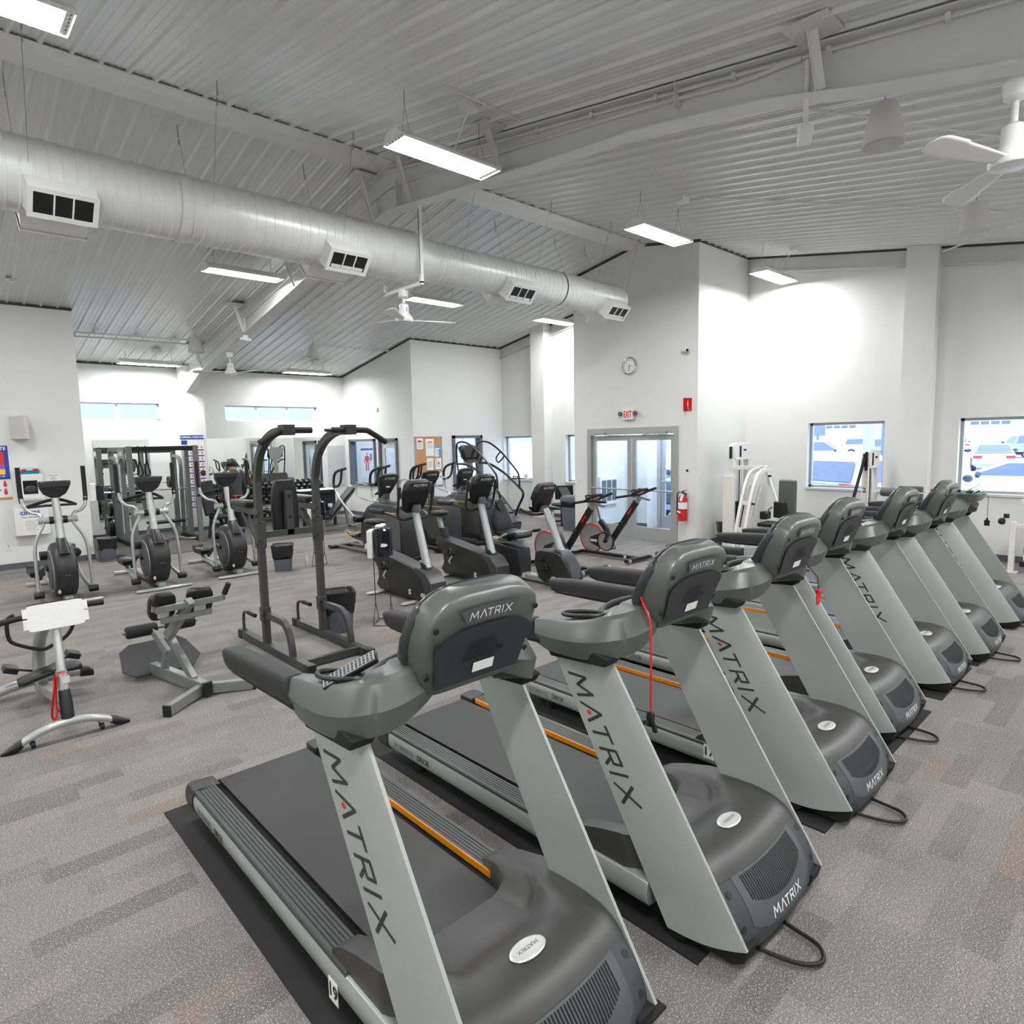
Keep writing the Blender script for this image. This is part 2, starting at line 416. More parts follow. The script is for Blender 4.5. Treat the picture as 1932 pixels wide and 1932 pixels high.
# boxed columns
def column(n, x0, x1, y0, y1, h, label):
    mb = MB(); mb.loft([[V((x0,y0,0)), V((x1,y0,0)), V((x1,y1,0)), V((x0,y1,0))], [V((x0,y0,h or roof(y0)-.01)), V((x1,y0,h or roof(y0)-.01)), V((x1,y1,h or roof(y1)-.01)), V((x0,y1,h or roof(y1)-.01))]])
    return struct(mb.obj(n, m_wall, flat=True), label, 'column')
column('trim_13', WX-.2, WX, 2.9, 3.34, None, 'white boxed column between the two right windows')
column('trim_14', WX-.3, WX, 11.3, 11.76, None, 'white boxed column beside the far window')
column('trim_15', 4.72, 5.18, MY-.42, MY, 3.27, 'white boxed column with the exercise chart on the mirror wall')
struct(MB().bx(4.72, 4.90, MY-.42, MY-.12, 3.27, roof(MY)-.02).obj('trim_16', m_beam, flat=True), 'white steel column stub above the boxed column', 'column')

# baseboards
m_base = mat('rubber baseboard', (88,90,94), .6)
def base(n, a, b_, label):
    a, b_ = V(a), V(b_); mb = MB(); mb.bar(a+V((0,0,.05)), b_+V((0,0,.05)), .014, .1)
    return struct(mb.obj(n, m_base, flat=True), label, 'baseboard')
base('baseboard_left', (XW, LY-.007, 0), (LX, LY-.007, 0), 'grey baseboard of the left poster wall')
base('baseboard_left_return', (LX+.007, LY, 0), (LX+.007, MY, 0), 'grey baseboard of the left return wall')
base('baseboard_mirror', (LX, MY-.007, 0), (OX, MY-.007, 0), 'grey baseboard under the mirrors')
base('baseboard_column', (4.72, MY-.427, 0), (5.18, MY-.427, 0), 'grey baseboard around the boxed column')
base('baseboard_office', (OX-.007, 14.83, 0), (OX-.007, MY, 0), 'grey baseboard under the office window')
base('baseboard_notice', (OX, OY-.007, 0), (10.24, OY-.007, 0), 'grey baseboard under the notice board')
base('baseboard_notice_right', (11.28, OY-.007, 0), (WX, OY-.007, 0), 'grey baseboard right of the far office opening')
base('baseboard_far', (WX-.007, VY1, 0), (WX-.007, OY, 0), 'grey baseboard under the far windows')
base('baseboard_vestibule_left', (DX-.007, 8.66, 0), (DX-.007, VY1, 0), 'grey baseboard left of the double doors')
base('baseboard_vestibule_right', (DX, VY0-.007, 0), (WX, VY0-.007, 0), 'grey baseboard behind the white cable machine')
base('baseboard_right', (WX-.007, YN, 0), (WX-.007, VY0, 0), 'grey baseboard under the right windows')
base('baseboard_lobby', (DX+.2, VY1-.157, 0), (WX, VY1-.157, 0), 'grey baseboard inside the entry lobby')

# windows
m_sill = mat('window sill', (196,196,194), .45)
def window(n, y0, y1, z0, z1, label, m=m_alu):
    root = thing(n, label, 'window', (WX+.15, (y0+y1)/2, z0)); root['kind'] = 'structure'
    w, h = (y1-y0)/2, z1-z0; f = .045; mb = MB()
    for a in (-w+f/2, w-f/2): mb.box((0, a, h/2), (.06, f, h))
    for z in (f/2, h-f/2): mb.box((0, 0, z), (.06, 2*w, f))
    mb.obj('frame', m, root, flat=True)
    MB().bx(-.006, .006, -w+f, w-f, f, h-f).obj('pane', m_glass, root, flat=True)
    MB().bx(-.185, -.02, -w-.02, w+.02, -.03, .004).obj('sill', m_sill, root, flat=True)
window('window_1', *WINS[0][1:], 'square window behind the white machine with the long roller pad')
window('window_2', *WINS[1][1:], 'square window at the right edge of the room')
window('window_3', *WINS[2][1:], 'far square window with a telephone on its sill')
window('window_4', *WINS[3][1:], 'far window half hidden by the door wall')
def transom(n, x0, x1, z0, z1, mull, label):
    root = thing(n, label, 'window', ((x0+x1)/2, MY+.14, z0)); root['kind'] = 'structure'
    w, h = (x1-x0)/2, z1-z0; f = .035; mb = MB()
    for a in (-w+f/2, w-f/2): mb.box((a, 0, h/2), (f, .05, h))
    for z in (f/2, h-f/2): mb.box((0, 0, z), (2*w, .05, f))
    mb.obj('frame', m_white, root, flat=True)
    for q in mull: MB().box((q-(x0+x1)/2, 0, h/2), (.05, .055, h-2*f)).obj('mullion', m_white, root, flat=True)
    MB().bx(-w+f, w-f, -.005, .005, f, h-f).obj('pane', m_glass, root, flat=True)
transom('window_5', 2.42, 4.33, 2.64, 3.03, (3.47,), 'strip window above the mirror behind the left cable rack')
transom('window_6', 5.80, 8.27, 2.63, 3.02, (6.62, 7.45), 'strip window above the large mirror')
root = thing('window_7', 'daylight window inside the office', 'window', (WX+.15, 14.85, .9)); root['kind'] = 'structure'
mb = MB()
for a in (-.83, -.28, .28, .83): mb.box((0, a, .65), (.05, .05, 1.3))
for z in (.025, .65, 1.275): mb.box((0, 0, z), (.05, 1.7, .05))
mb.obj('frame', m_white, root, flat=True); MB().bx(-.005, .005, -.8, .8, .03, 1.27).obj('pane', m_glass, root, flat=True)

# mirrors
m_mirror = bpy.data.materials.new('mirror glass'); m_mirror.use_nodes = True
q = m_mirror.node_tree.nodes['Principled BSDF']; q.inputs['Base Color'].default_value = lin((232,238,232)); q.inputs['Metallic'].default_value = 1; q.inputs['Roughness'].default_value = .01
def mirror(x0, x1, z0, z1, label):
    r = thing('wall_mirror', label, 'mirror', ((x0+x1)/2, MY, z0)); w, h = (x1-x0)/2, z1-z0
    MB().bx(-w, w, -.012, -.001, 0, h).obj('mirror_glass', m_mirror, r, flat=True)
    MB().bx(-w, w, -.016, -.001, -.012, 0).obj('bottom_channel', m_alu, r, flat=True)
mirror(2.93, 4.035, .43, 2.2, 'narrow wall mirror behind the grey cable rack')
mirror(5.25, 8.32, .47, 2.2, 'wide wall mirror behind the dumbbells')

# interior door frames and doors
m_frame = mat('grey door frame', (98,102,108), .5)
m_door = mat('painted door', (196,197,196), .5)
def yframe(root, w, z0, z1, d=.2, f=.06):
    mb = MB()
    for a in (-w+f/2, w-f/2): mb.box((.05, a, (z0+z1)/2), (d, f, z1-z0))
    mb.box((.05, 0, z1-f/2), (d, 2*w, f))
    if z0 > .1: mb.box((.05, 0, z0+f/2), (d, 2*w, f))
    return mb.obj('frame', m_frame, root, flat=True)
r = thing('window_8', 'grey framed interior window of the office showing an anatomy poster', 'window', (OX, 15.66, 0)); r['kind'] = 'structure'
yframe(r, .68, .86, 2.12); MB().bx(.06, .07, -.62, .62, .92, 2.06).obj('pane', m_glass, r, flat=True)
r = thing('door_1', 'office door with a tall glass light in a grey frame', 'door', (OX, 14.35, 0)); r['kind'] = 'structure'
yframe(r, .44, 0, 2.12)
mb = MB(); mb.bx(.02, .065, -.38, .38, .005, 1.0); mb.bx(.02, .065, -.38, .38, 1.86, 2.06); mb.bx(.02, .065, -.38, -.24, 1.0, 1.86); mb.bx(.02, .065, .24, .38, 1.0, 1.86)
d = mb.obj('door_leaf', m_door, r, flat=True)
MB().bx(.035, .045, -.24, .24, 1.0, 1.86).obj('glass_light', m_glass, d, flat=True)
mb = MB(); mb.cyl((.02, .32, .98), (-.05, .32, .98), .012); mb.cyl((-.045, .33, .98), (-.045, .21, .98), .011); mb.obj('door_handle', m_chrome, d)
r = thing('door_2', 'grey framed opening to the office behind the stair climber', 'door', (10.76, OY, 0)); r['kind'] = 'structure'
mb = MB()
for a in (-.46, .46): mb.box((a, .05, 1.08), (.07, .22, 2.16))
mb.box((0, .05, 2.12), (.99, .22, .07)); mb.obj('frame', m_frame, r, flat=True)

# double glass doors
m_dframe = mat('door aluminium', (172,173,168), .4, .35, var=.03)
r = thing('door_3', 'double glass entry doors with aluminium frames under the exit sign', 'door', (DX, 7.535, 0)); r['kind'] = 'structure'
mb = MB(); w = 1.075
for a in (-w+.045, w-.045): mb.box((.05, a, 1.1), (.16, .09, 2.2))
mb.box((.05, 0, 2.135), (.16, 2*w-.18, .13)); mb.bx(-.02, .16, -w+.09, w-.09, 0, .012); mb.obj('frame', m_dframe, r, bev=.004)
for s in (-1, 1):
    mb = MB(); a, e = (.012, w-.1)
    for y0, y1, z0, z1 in ((a, a+.085, .02, 2.05), (e-.085, e, .02, 2.05), (a+.085, e-.085, .02, .27), (a+.085, e-.085, 1.95, 2.05)):
        mb.bx(.03, .075, s*y0, s*y1, z0, z1)
    d = mb.obj('door_leaf', m_dframe, r, bev=.003)
    MB().bx(.048, .056, s*(a+.085), s*(e-.085), .27, 1.95).obj('glass', m_glass, d, flat=True)
    mb = MB(); mb.cyl((-.03, s*(a+.01), .99), (-.03, s*(e-.0), .99), .016)
    for y in (a+.03, e-.03): mb.cyl((-.03, s*y, .99), (.04, s*y, .99), .012)
    mb.obj('push_bar', m_alu, d)
    mb = MB(); mb.box((-.05, s*.72, 2.09), (.07, .26, .055)); mb.bar((-.06, s*.6, 2.07), (-.12, s*.42, 2.06), .03, .014); mb.bar((-.12, s*.42, 2.06), (.01, s*.25, 2.05), .025, .014)
    mb.obj('door_closer', m_alu, d, bev=.004)
    if s < 0: MB().cyl((.025, s*(a+.05), .88), (-.01, s*(a+.05), .88), .017).obj('lock_cylinder', m_dark, d)

# lobby: ceiling, pier, outer door, wall grille
struct(MB().bx(DX+.18, WX, VY0+.15, VY1-.15, 2.9, 2.95).obj('ceiling_lobby', m_wall, flat=True), 'white ceiling of the entry lobby', 'ceiling')
struct(MB().bx(11.8, WX, 8.22, VY1-.15, 0, 2.9).obj('wall_lobby_pier', m_wall, flat=True), 'white pier inside the lobby seen through the right glass door', 'wall')
base('baseboard_lobby_pier', (11.793, 8.22, 0), (11.793, VY1-.16, 0), 'grey baseboard of the lobby pier')
r = thing('door_4', 'outer glass door of the lobby with the parked car behind it', 'door', (WX+.1, 7.56, 0)); r['kind'] = 'structure'
mb = MB()
for a in (-.56, .56): mb.box((0, a, 1.13), (.12, .08, 2.26))
mb.box((0, 0, 2.22), (.12, 1.04, .08)); mb.bx(-.06, .06, -1.30, -1.24, 0, 2.26); mb.bx(-.06, .06, -1.24, -.6, 0, .06); mb.bx(-.06, .06, -1.24, -.6, 2.18, 2.26); mb.obj('frame', m_dframe, r, flat=True)
MB().bx(-.004, .004, -1.24, -.6, .06, 2.18).obj('added_sidelight', m_glass, r, flat=True)  # unseen glazing added to let more daylight into the lobby
mb = MB()
for y0, y1, z0, z1 in ((-.52, -.42, .02, 2.18), (.42, .52, .02, 2.18), (-.42, .42, .02, .25), (-.42, .42, 2.08, 2.18)): mb.bx(-.02, .025, y0, y1, z0, z1)
d = mb.obj('door_leaf', m_dframe, r, flat=True)
MB().bx(-.003, .005, -.42, .42, .25, 2.08).obj('glass', m_glass, d, flat=True)
mb = MB(); mb.cyl((-.09, -.46, 1.02), (-.09, .46, 1.02), .035); mb.obj('push_bar', m_alu, d)
r = thing('wall_grille', 'white louvred heater grille low on the lobby wall behind the glass door', 'grille', (11.15, VY1-.15, .55))
MB().bx(-.3, .3, -.06, 0, 0, .62).obj('housing', m_white, r, bev=.006)
for a in (-.18, 0, .18):
    mb = MB(); mb.bx(a-.075, a+.075, -.064, -.06, .08, .54)
    for k in range(12): mb.box((a, -.066, .1+k*.038), (.15, .01, .008))
    mb.obj('louvre', m_frame, r, flat=True)
# ------------------------------------------------------------------ roof frame
def beam():
    r = thing('rafter_beam', 'white tapered steel rafter beam crossing the ceiling past the duct', 'beam', (4.9, 0, 0)); r['kind'] = 'structure'
    bot = [(-1.75,3.45),(.82,4.10),(1.46,4.235),(2.35,4.46),(3.54,4.655),(4.86,4.765),(RY,5.02),(9.2,4.745),(12.2,4.19),(15.07,3.665),(16.2,3.28)]
    mb = MB()
    mb.prism(bot + [(y, roof(y)-.06) for y in (16.2, 12, RY, 4, -1.75)], 'x', -.008, .008)
    mb.obj('web', m_beam, r, flat=True)
    mb = MB(); mb.loft([[V((-.1,y,z-.012)), V((.1,y,z-.012)), V((.1,y,z)), V((-.1,y,z))] for y, z in bot]); mb.obj('bottom_flange', m_beam, r, flat=True)
    mb = MB(); mb.loft([[V((-.1,y,roof(y)-.06)), V((.1,y,roof(y)-.06)), V((.1,y,roof(y)-.045)), V((-.1,y,roof(y)-.045))] for y in (-1.75, RY, 16.2)]); mb.obj('top_flange', m_beam, r, flat=True)
    for y in (7.2, 3.1, -.3):
        MB().box((0, y, (roof(y)+5.02)/2-.12), (.18, .012, .3)).obj('stiffener', m_beam, r, flat=True)
    import bisect
    def zb(y):
        k = max(1, min(len(bot)-1, bisect.bisect([p[0] for p in bot], y))); a, b = bot[k-1], bot[k]
        return a[1]+(b[1]-a[1])*(y-a[0])/(b[0]-a[0])
    for y in (1.93, 5.22, 6.88, 7.75, 10.2, 12.45, 14.9):
        s = -1
        for s in (-1, 1):
            mb = MB(); z = zb(y)+.015; zt = roof(y)-.03
            a = V((s*.085, y, z)); e = V((s*.25, y, zt))
            mb.bar(a, e, .06, .006); mb.bar(a+V((0,.03,0)), e+V((0,.03,0)), .006, .06)
            mb.bar((s*.10, y, roof(y)-.036), (s*.40, y, roof(y)-.036), .3, .008)
            mb.obj('flange_brace', m_beam, r, flat=True)
    # conduits clipped to the web
    mb = MB(); mb.tube([(-.03, y, zb(y)*.45+roof(y)*.55) for y in (15.5, 12.5, 9.5, 7.9)] + [(-.05, 7.3, 5.3)] + [(-.03, y, zb(y)*.45+roof(y)*.55) for y in (6.6, 5, 3.4, 2.6)] + [(-.04, 2.25, 4.66), (-.06, 2.08, 4.64)], .016, 8, sub=3)
    mb.obj('conduit', m_beam, r)
    mb = MB(); mb.tube([(-.05, y, roof(y)-.1) for y in (-1.5, RY)], .012, 6)
    for k in range(12): y = -.9+k*.7; mb.box((-.05, y, roof(y)-.1), (.04, .03, .045))
    mb.obj('roof_conduit', m_beam, r)
    return r
beam()
def brace_rod(a, b, label):
    mb = MB(); mb.cyl(a, b, .012, n=8)
    tag(mb.obj('brace_rod', m_beam), label, 'brace rod', 'diagonal brace rods under the ceiling')
on = lambda x, y, o=.12: (x, y, roof(y)-o)
brace_rod(on(4.98, 2.9), on(11.1, -1.7), 'white diagonal rod passing behind the round ceiling speaker')
brace_rod(on(11.9, 2.88), on(5.85, -1.7, .16), 'white diagonal rod running up from the right boxed column')
brace_rod(on(4.98, 11.55), on(9.0, 14.05, .1), 'white diagonal rod under the ceiling left of the beam')
mb = MB(); mb.tube([on(2.3, 14.55, .09), on(4.75, 14.4, .10)], .016, 8); mb.tube([on(2.3, 14.78, .09), on(4.75, 14.7, .09)], .016, 8)
for k in range(3): mb.bx(2.75+k*.7, 2.8+k*.7, 14.38, 14.8, roof(14.6)-.06, roof(14.6)-.02)
tag(mb.obj('conduit_pair', m_beam, flat=False), 'pair of white conduits under the ceiling above the left strip window', 'conduit')
mb = MB(); mb.tube([on(7.0, 14.15, .06), on(9.0, 14.05, .06)], .014, 6)
for k in range(8): mb.box(on(7.15+k*.24, 14.14, .06), (.03, .05, .04))
tag(mb.obj('conduit', m_beam), 'white clipped conduit beside the small far ceiling speaker', 'conduit')
mb = MB(); mb.tube([on(x, 4.78, .035) for x in (3.75, 4.7)], .011, 6); tag(mb.obj('conduit', m_beam), 'short white conduit feeding the nearest whole light', 'conduit')
mb = MB(); mb.tube([on(x, y, .04) for x, y in ((7.9, 4.62), (10.5, 1.2), (11.5, -.2))], .011, 6); tag(mb.obj('conduit', m_beam), 'white conduit crossing the ribs above the right window wall', 'conduit')

# ------------------------------------------------------------------ spiral duct
def duct():
    r = thing('air_duct', 'long round spiral air duct with louvred boxes hung under the ridge', 'duct', (0, 7.24, 4.42))
    def seg(x0, x1, R):
        pr = []; x = x0
        while x < x1-.001:
            pr += [(R, x), (R, x+.078), (R+.005, x+.084), (R+.005, x+.094), (R, x+.1)]; x += .1
        return [p for p in pr if p[1] <= x1]
    s = MB().lathe(seg(-3.2, 2.2, .316), ax='x', n=48).obj('duct_section', m_duct, r, ang=25)
    MB().lathe(seg(2.2, 4.9, .316), ax='x', n=48).obj('duct_section', m_duct, r, ang=25)
    MB().lathe([(.322, 4.88), (.326, 4.9), (.326, 5.0), (.272, 5.2), (.272, 5.26)], ax='x', n=48, caps=False).obj('reducer', m_duct, r, ang=25)
    MB().lathe([(.324, 2.16), (.324, 2.26)], ax='x', n=48, caps=False).obj('coupling_band', m_duct, r, ang=25)
    MB().lathe(seg(5.24, 7.9, .264), ax='x', n=48).obj('duct_section', m_duct, r, ang=25)
    MB().lathe([(.271, 7.86), (.271, 7.95)], ax='x', n=48, caps=False).obj('coupling_band', m_duct, r, ang=25)
    MB().lathe(seg(7.9, 9.42, .264) + [(.264, 9.42), (.25, 9.425), (.001, 9.425)], ax='x', n=48).obj('duct_section', m_duct, r, ang=25)
    for x, big in ((1.17, 1), (3.93, 1), (6.79, 0), (9.08, 0)):
        R = .316 if big else .264
        for s in (-1, 1):
            a = math.radians(43); o = V((0, s*math.cos(a), -math.sin(a))); t = V((0, s*math.sin(a), math.cos(a))); X = V((1, 0, 0))
            w, h = .25, .125
            P = lambda u, v, d: V((x, 0, 0)) + X*u + t*v + o*d
            mb = MB()
            d0, d1 = R*.8, R+.15
            fr = lambda k, d: [P(-w-k, -h-k, d), P(w+k, -h-k, d), P(w+k, h+k, d), P(-w-k, h+k, d)]
            mb.loft([fr(.02, d0), fr(0, d1-.015)])
            mb.loft([fr(.012, d1-.02), fr(.012, d1), fr(-.03, d1), fr(-.03, d1-.1)], caps=False)
            b = mb.obj('louvred_box', m_white, r, flat=True)
            mb = MB()
            mb.loft([fr(-.028, d1-.012), fr(-.028, d1-.008)])
            mb.obj('throat', m_black, b, flat=True)
            for u in (-.07, .07):
                mb = MB(); mb._hull([P(u+e, v, d) for e in (-.006, .006) for v in (-h+.03, h-.03) for d in (d1-.012, d1+.004)], [(0,1,3,2),(4,6,7,5),(0,4,5,1),(2,3,7,6),(0,2,6,4),(1,5,7,3)])
                mb.obj('divider', m_white, b, flat=True)
            if not big or x > 2:
                for u in (-.14, 0, .14):
                    mb = MB(); vs = [P(u-.062, -h+.035, d1-.006), P(u+.062, -h+.035, d1-.006), P(u+.062, h*.25, d1-.012), P(u-.062, h*.25, d1-.012)]
                    mb._hull(vs, [(0,1,2,3)]); mb.obj('damper', m_duct, b, flat=True)
    for x in (-.6, .95, 2.45, 3.9, 5.7, 7.1, 8.5, 9.3):
        R = .316 if x < 5 else .264
        for s in (-1, 1):
            y = s*R*.98; top = roof(7.24+s*.62)-4.42
            mb = MB(); mb.cyl((x, y, 0), (x, s*.62, top-.03), .0022, n=5); mb.cyl((x, s*.62-.004, top-.14), (x, s*.62, top), .005, n=6); mb.cyl((x, s*.6, top-.22), (x, s*.61, top-.16), .006, n=6)
            mb.obj('hanger_wire', m_screw, r)
    return r
duct()

# ------------------------------------------------------------------ lights
m_tube = emit('fluorescent tubes', (252,253,255), 98)
m_refl = mat('light reflector', (235,235,232), .25, .2)
LIGHTG = 'suspended fluorescent light fixtures'
def light():
    r = thing('ceiling_light', '', 'light', (0,0,0), 0, LIGHTG)
    L, w, h = .60, .155, .1
    mb = MB()
    mb.loft([[V((-L,-w,0)), V((L,-w,0)), V((L,w,0)), V((-L,w,0))], [V((-L,-w,.03)), V((L,-w,.03)), V((L,w,.03)), V((-L,w,.03))], [V((-L,-.075,h)), V((L,-.075,h)), V((L,.075,h)), V((-L,.075,h))]], caps=False)
    mb._hull([V((-L,-.075,h)), V((L,-.075,h)), V((L,.075,h)), V((-L,.075,h))], [(0,1,2,3)])
    for s in (-1, 1):
        mb.bx(s*L-.004*s, s*(L-.05), -w+.004, w-.004, .012, .016)
    mb.obj('housing', m_refl, r, flat=True)
    MB().bx(-L+.05, L-.05, -w+.012, w-.012, .014, .02).obj('lamp_panel', m_tube, r, flat=True)
    for s in (-1, 1):
        for k in range(6):
            pass
        mb = MB()
        for k in range(6): mb.cyl((s*(L-.025), -.125+k*.05, .006), (s*(L-.025), -.125+k*.05, .013), .008, n=8)
        mb.obj('lamp_socket', m_dark, r)
    return r
def add_light(o, x, y, z, label):
    o.location = (x, y, z); o['label'] = label
    h = roof(y)-z
    for s in (-1, 1):
        mb = MB(); A = V((s*.45, 0, h-.16))
        mb.cyl((s*.45, -.07, .1), A, .0022, n=4); mb.cyl((s*.45, .07, .1), A, .0022, n=4); mb.cyl(A, (s*.45, 0, h-.02), .0045, n=5)
        mb.obj('hanger_wire', m_screw, o)
    mb = MB(); q = roof(y-.3)-z
    mb.tube([(.1, 0, .1), (.12, -.02, .3*q), (.1, -.2, .7*q), (.1, -.3, q-.06)], .007, 6, sub=4); c = mb.obj('power_cord', m_white, o)
    MB().bx(.0, .16, -.36, -.25, q-.09, q-.01).obj('ceiling_box', m_white, c, flat=True)
    return o
lt = light()
LIGHTS = [(.42, 5.2, 4.74, 'glowing fluorescent fixture cut off by the top left corner'),
    (4.06, 5.2, 4.74, 'large glowing fluorescent fixture hanging beside the rafter beam'),
    (7.74, 5.2, 4.74, 'glowing fluorescent fixture hanging in front of the top corner of the door wall'),
    (11.23, 5.2, 4.72, 'glowing fluorescent fixture near the right window wall'),
    (4.12, 10.55, 4.70, 'glowing fluorescent fixture under the duct left of the rafter'),
    (7.76, 10.4, 4.72, 'glowing fluorescent fixture just right of the ceiling fan under the duct'),
    (11.3, 10.45, 4.73, 'glowing fluorescent fixture in front of the far boxed column'),
    (3.96, 15.7, 3.80, 'low glowing fluorescent fixture above the left strip window'),
    (7.6, 15.7, 3.81, 'low glowing fluorescent fixture above the wide mirror'),
    (.42, 10.5, 4.7, 'fluorescent fixture beside the poster wall outside the left edge'),
    (-3.2, 5.2, 4.74, 'fluorescent fixture behind the camera near the ridge'), (-3.2, 10.5, 4.7, 'fluorescent fixture behind the camera on the poster wall side'),
    (.42, .2, 4.1, 'fluorescent fixture above the camera'), (4.06, -.3, 4.05, 'fluorescent fixture above the nearest treadmill fronts'), (7.74, -.3, 4.05, 'fluorescent fixture above the middle treadmill fronts'), (11.2, -.3, 4.05, 'fluorescent fixture beyond the last treadmill front'), (-3.2, .2, 4.1, 'fluorescent fixture behind the camera on the near side')]
roots = [lt]+[copytree(lt) for _ in LIGHTS[1:]]
for o, q in zip(roots, LIGHTS): add_light(o, *q)

# ------------------------------------------------------------------ fans, speakers, sensors
m_fan = mat('white fan enamel', (228,228,226), .3, var=.02)
FANS = 'white three-blade ceiling fans'
def fan(label, loc, rod, ang, trapeze=False):
    r = thing('ceiling_fan', label, 'fan', loc, 0, FANS)
    mb = MB(); mb.lathe([(.03, .22), (.06, .2), (.065, .1), (.085, .07), (.115, .03), (.12, 0), (.112, -.02), (.06, -.032), (.001, -.034)]); mb.obj('motor', m_fan, r)
    MB().cyl((0,0,.2), (0,0,rod), .018).obj('downrod', m_fan, r)
    MB().lathe([(.03, rod-.12), (.062, rod-.1), (.07, rod-.02), (.05, rod)]).obj('canopy', m_fan, r)
    MB().bx(-.003, .003, -.067, -.064, .11, .17).obj('warning_sticker', m_red, r)
    for k in range(3):
        a = ang+k*2*PI/3; c, s = math.cos(a), math.sin(a); R = Matrix.Rotation(a, 3, 'Z')
        def f(u, v):
            x = .09+.62*u; w = .035+.03*math.sin(min(1, u*1.25)*PI/2) + (.012 if u > .6 else 0); w *= (1-max(0, (u-.86)/.14)**2)**.5 if u > .86 else 1
            y = (v-.5)*2*max(w, .004); return R @ V((x, y, .01 + .28*y - .1*y*y))
        mb = MB(); mb.grid(f, 24, 6); o = mb.obj('blade', m_fan, r); sm = o.modifiers.new('solid', 'SOLIDIFY'); sm.thickness = .006
    if trapeze:
        mb = MB()
        for y, z0, z1 in ((-.42, .4, 1.42), (.42, .4, .52)):
            mb.bar((0, y, z0), (0, y, z1), .04, .04)
        mb.bar((0, -.44, .4), (0, .44, .4), .04, .04); mb.obj('strut_trapeze', m_fan, r, flat=True)
        MB().bx(-.022, -.019, -.425, -.415, .5, 1.3).obj('strut_slot', m_dark, r, flat=True)
    return r
fan('white ceiling fan on a strut trapeze under the duct', (4.9, 7.24, 3.60), .4, math.radians(100), True)
fan('small white ceiling fan hanging from the far end of the rafter', (4.9, 13.55, 3.48), .42, math.radians(170))
fan('white ceiling fan cut off by the right edge of the photo', (4.9, .85, 3.57), .46, math.radians(38))
m_spk = mat('speaker shell', (205,203,199), .6, var=.02)
def speaker(label, loc, R):
    r = thing('pendant_speaker', label, 'speaker', loc, 0, 'bell shaped pendant speakers'); h = R*2.05
    MB().lathe([(R*.42, h), (R*.6, h*.96), (R*.78, h*.62), (R*.94, h*.2), (R, .01), (R, 0), (R*.95, 0)], caps=True).obj('shell', m_spk, r)
    MB().lathe([(R*.93, .004), (R*.93, .012), (.001, .012)]).obj('grille', mat('speaker grille', (186,185,183), .8), r) if 0 else MB().lathe([(R*.93, -.002), (R*.5, -.004), (.001, -.005)], caps=False).obj('grille', m_sgr, r)
    t = roof(loc[1])-loc[2]
    mb = MB(); mb.cyl((0,0,h), (0,0,t-.02), .004, n=6); mb.cyl((0,0,t-.12), (0,0,t-.01), .008, n=8); mb.obj('hanger', m_screw, r)
m_sgr = mat('speaker grille', (188,187,184), .85)
speaker('large white bell speaker hanging left of the right ceiling fan', (5.5, 1.74, 4.13), .145)
speaker('white bell speaker hanging under the right fan blade', (8.6, 1.78, 4.14), .15)
speaker('small white bell speaker hanging above the wide mirror', (7.0, 14.1, 4.0), .145)
speaker('white bell speaker hanging next to the far rafter end', (4.5, 14.3, 3.95), .155)
def sensor(label, loc, top, rz):
    r = thing('motion_sensor', label, 'sensor', loc, rz, 'white box sensors on conduit drops')
    MB().cyl((0,0,.05), (0,0,top), .016, n=8).obj('drop_rod', m_fan, r)
    MB().lathe([(.055, .02), (.055, .065), (.04, .075), (.02, .08)], n=20).obj('mount', m_fan, r)
    MB().bx(-.11, .11, -.045, .045, -.03, .025).obj('body', m_fan, r, bev=.006)
sensor('flat white box on a conduit drop beside the large bell speaker', (4.86, 2.05, 4.12), .5, .5)
sensor('small white box on a conduit drop under the far rafter', (4.86, 12.55, 4.03), .4, .5)
sensor('tiny white box hanging below the rafter next to the small fan', (4.86, 13.3, 3.5), .35, .2) if 0 else None
# ------------------------------------------------------------------ treadmills
m_up = mat('treadmill silver', (176,180,177), .34, .4, var=.02, scale=300)
m_upin = m_up
m_shroud = mat('treadmill grey-green', (96,100,97), .36, .35, var=.03, scale=300)
m_hood = mat('treadmill hood', (58,57,56), .42, .0, var=.1, scale=7, bump=.12, bscale=700, spec=.6)
m_fascia = mat('treadmill fascia', (66,70,72), .45, .1, var=.03)
m_plate = mat('fascia inset', (86,90,92), .4, .15)
m_grip = mat('foam grip', (34,34,35), .62, var=.06, scale=300, bump=.15, bscale=900)
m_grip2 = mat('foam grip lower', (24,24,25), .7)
m_belt = mat('running belt', (34,33,32), .5, var=.12, scale=5, bump=.2, bscale=900, spec=.6)
m_rail = mat('foot rail', (66,67,67), .38, .2, var=.05)
m_cap = mat('rear cap plastic', (46,46,47), .5)
m_orange = mat('orange accent', (214,134,22), .45)
m_ink = mat('dark lettering', (46,47,49), .5)
m_wink = mat('white lettering', (232,233,233), .5)
m_rdot = mat('red dot', (200,30,36), .4)
m_slit = mat('vent slit', (14,14,15), .8)
m_conp = mat('console back panel', (42,44,49), .45, .1)
m_bez = mat('glossy dark bezel', (52,54,56), .22)
m_scr = mat('display glass', (10,11,13), .12)
m_badge = mat('badge silver', (216,217,214), .25, .4)
m_mint = mat('grey lettering', (112,116,114), .5)
m_sole = mat('wheel rubber', (18,18,18), .6)

def lerp(a, b, t): return a+(b-a)*t
def interp(pts, x):
    if x <= pts[0][0]: return pts[0][1]
    for (a, b), (c, d) in zip(pts, pts[1:]):
        if x <= c: return b+(d-b)*(x-a)/(c-a)
    return pts[-1][1]
def sst(a, b, x): t = max(0, min(1, (x-a)/(b-a))); return t*t*(3-2*t)

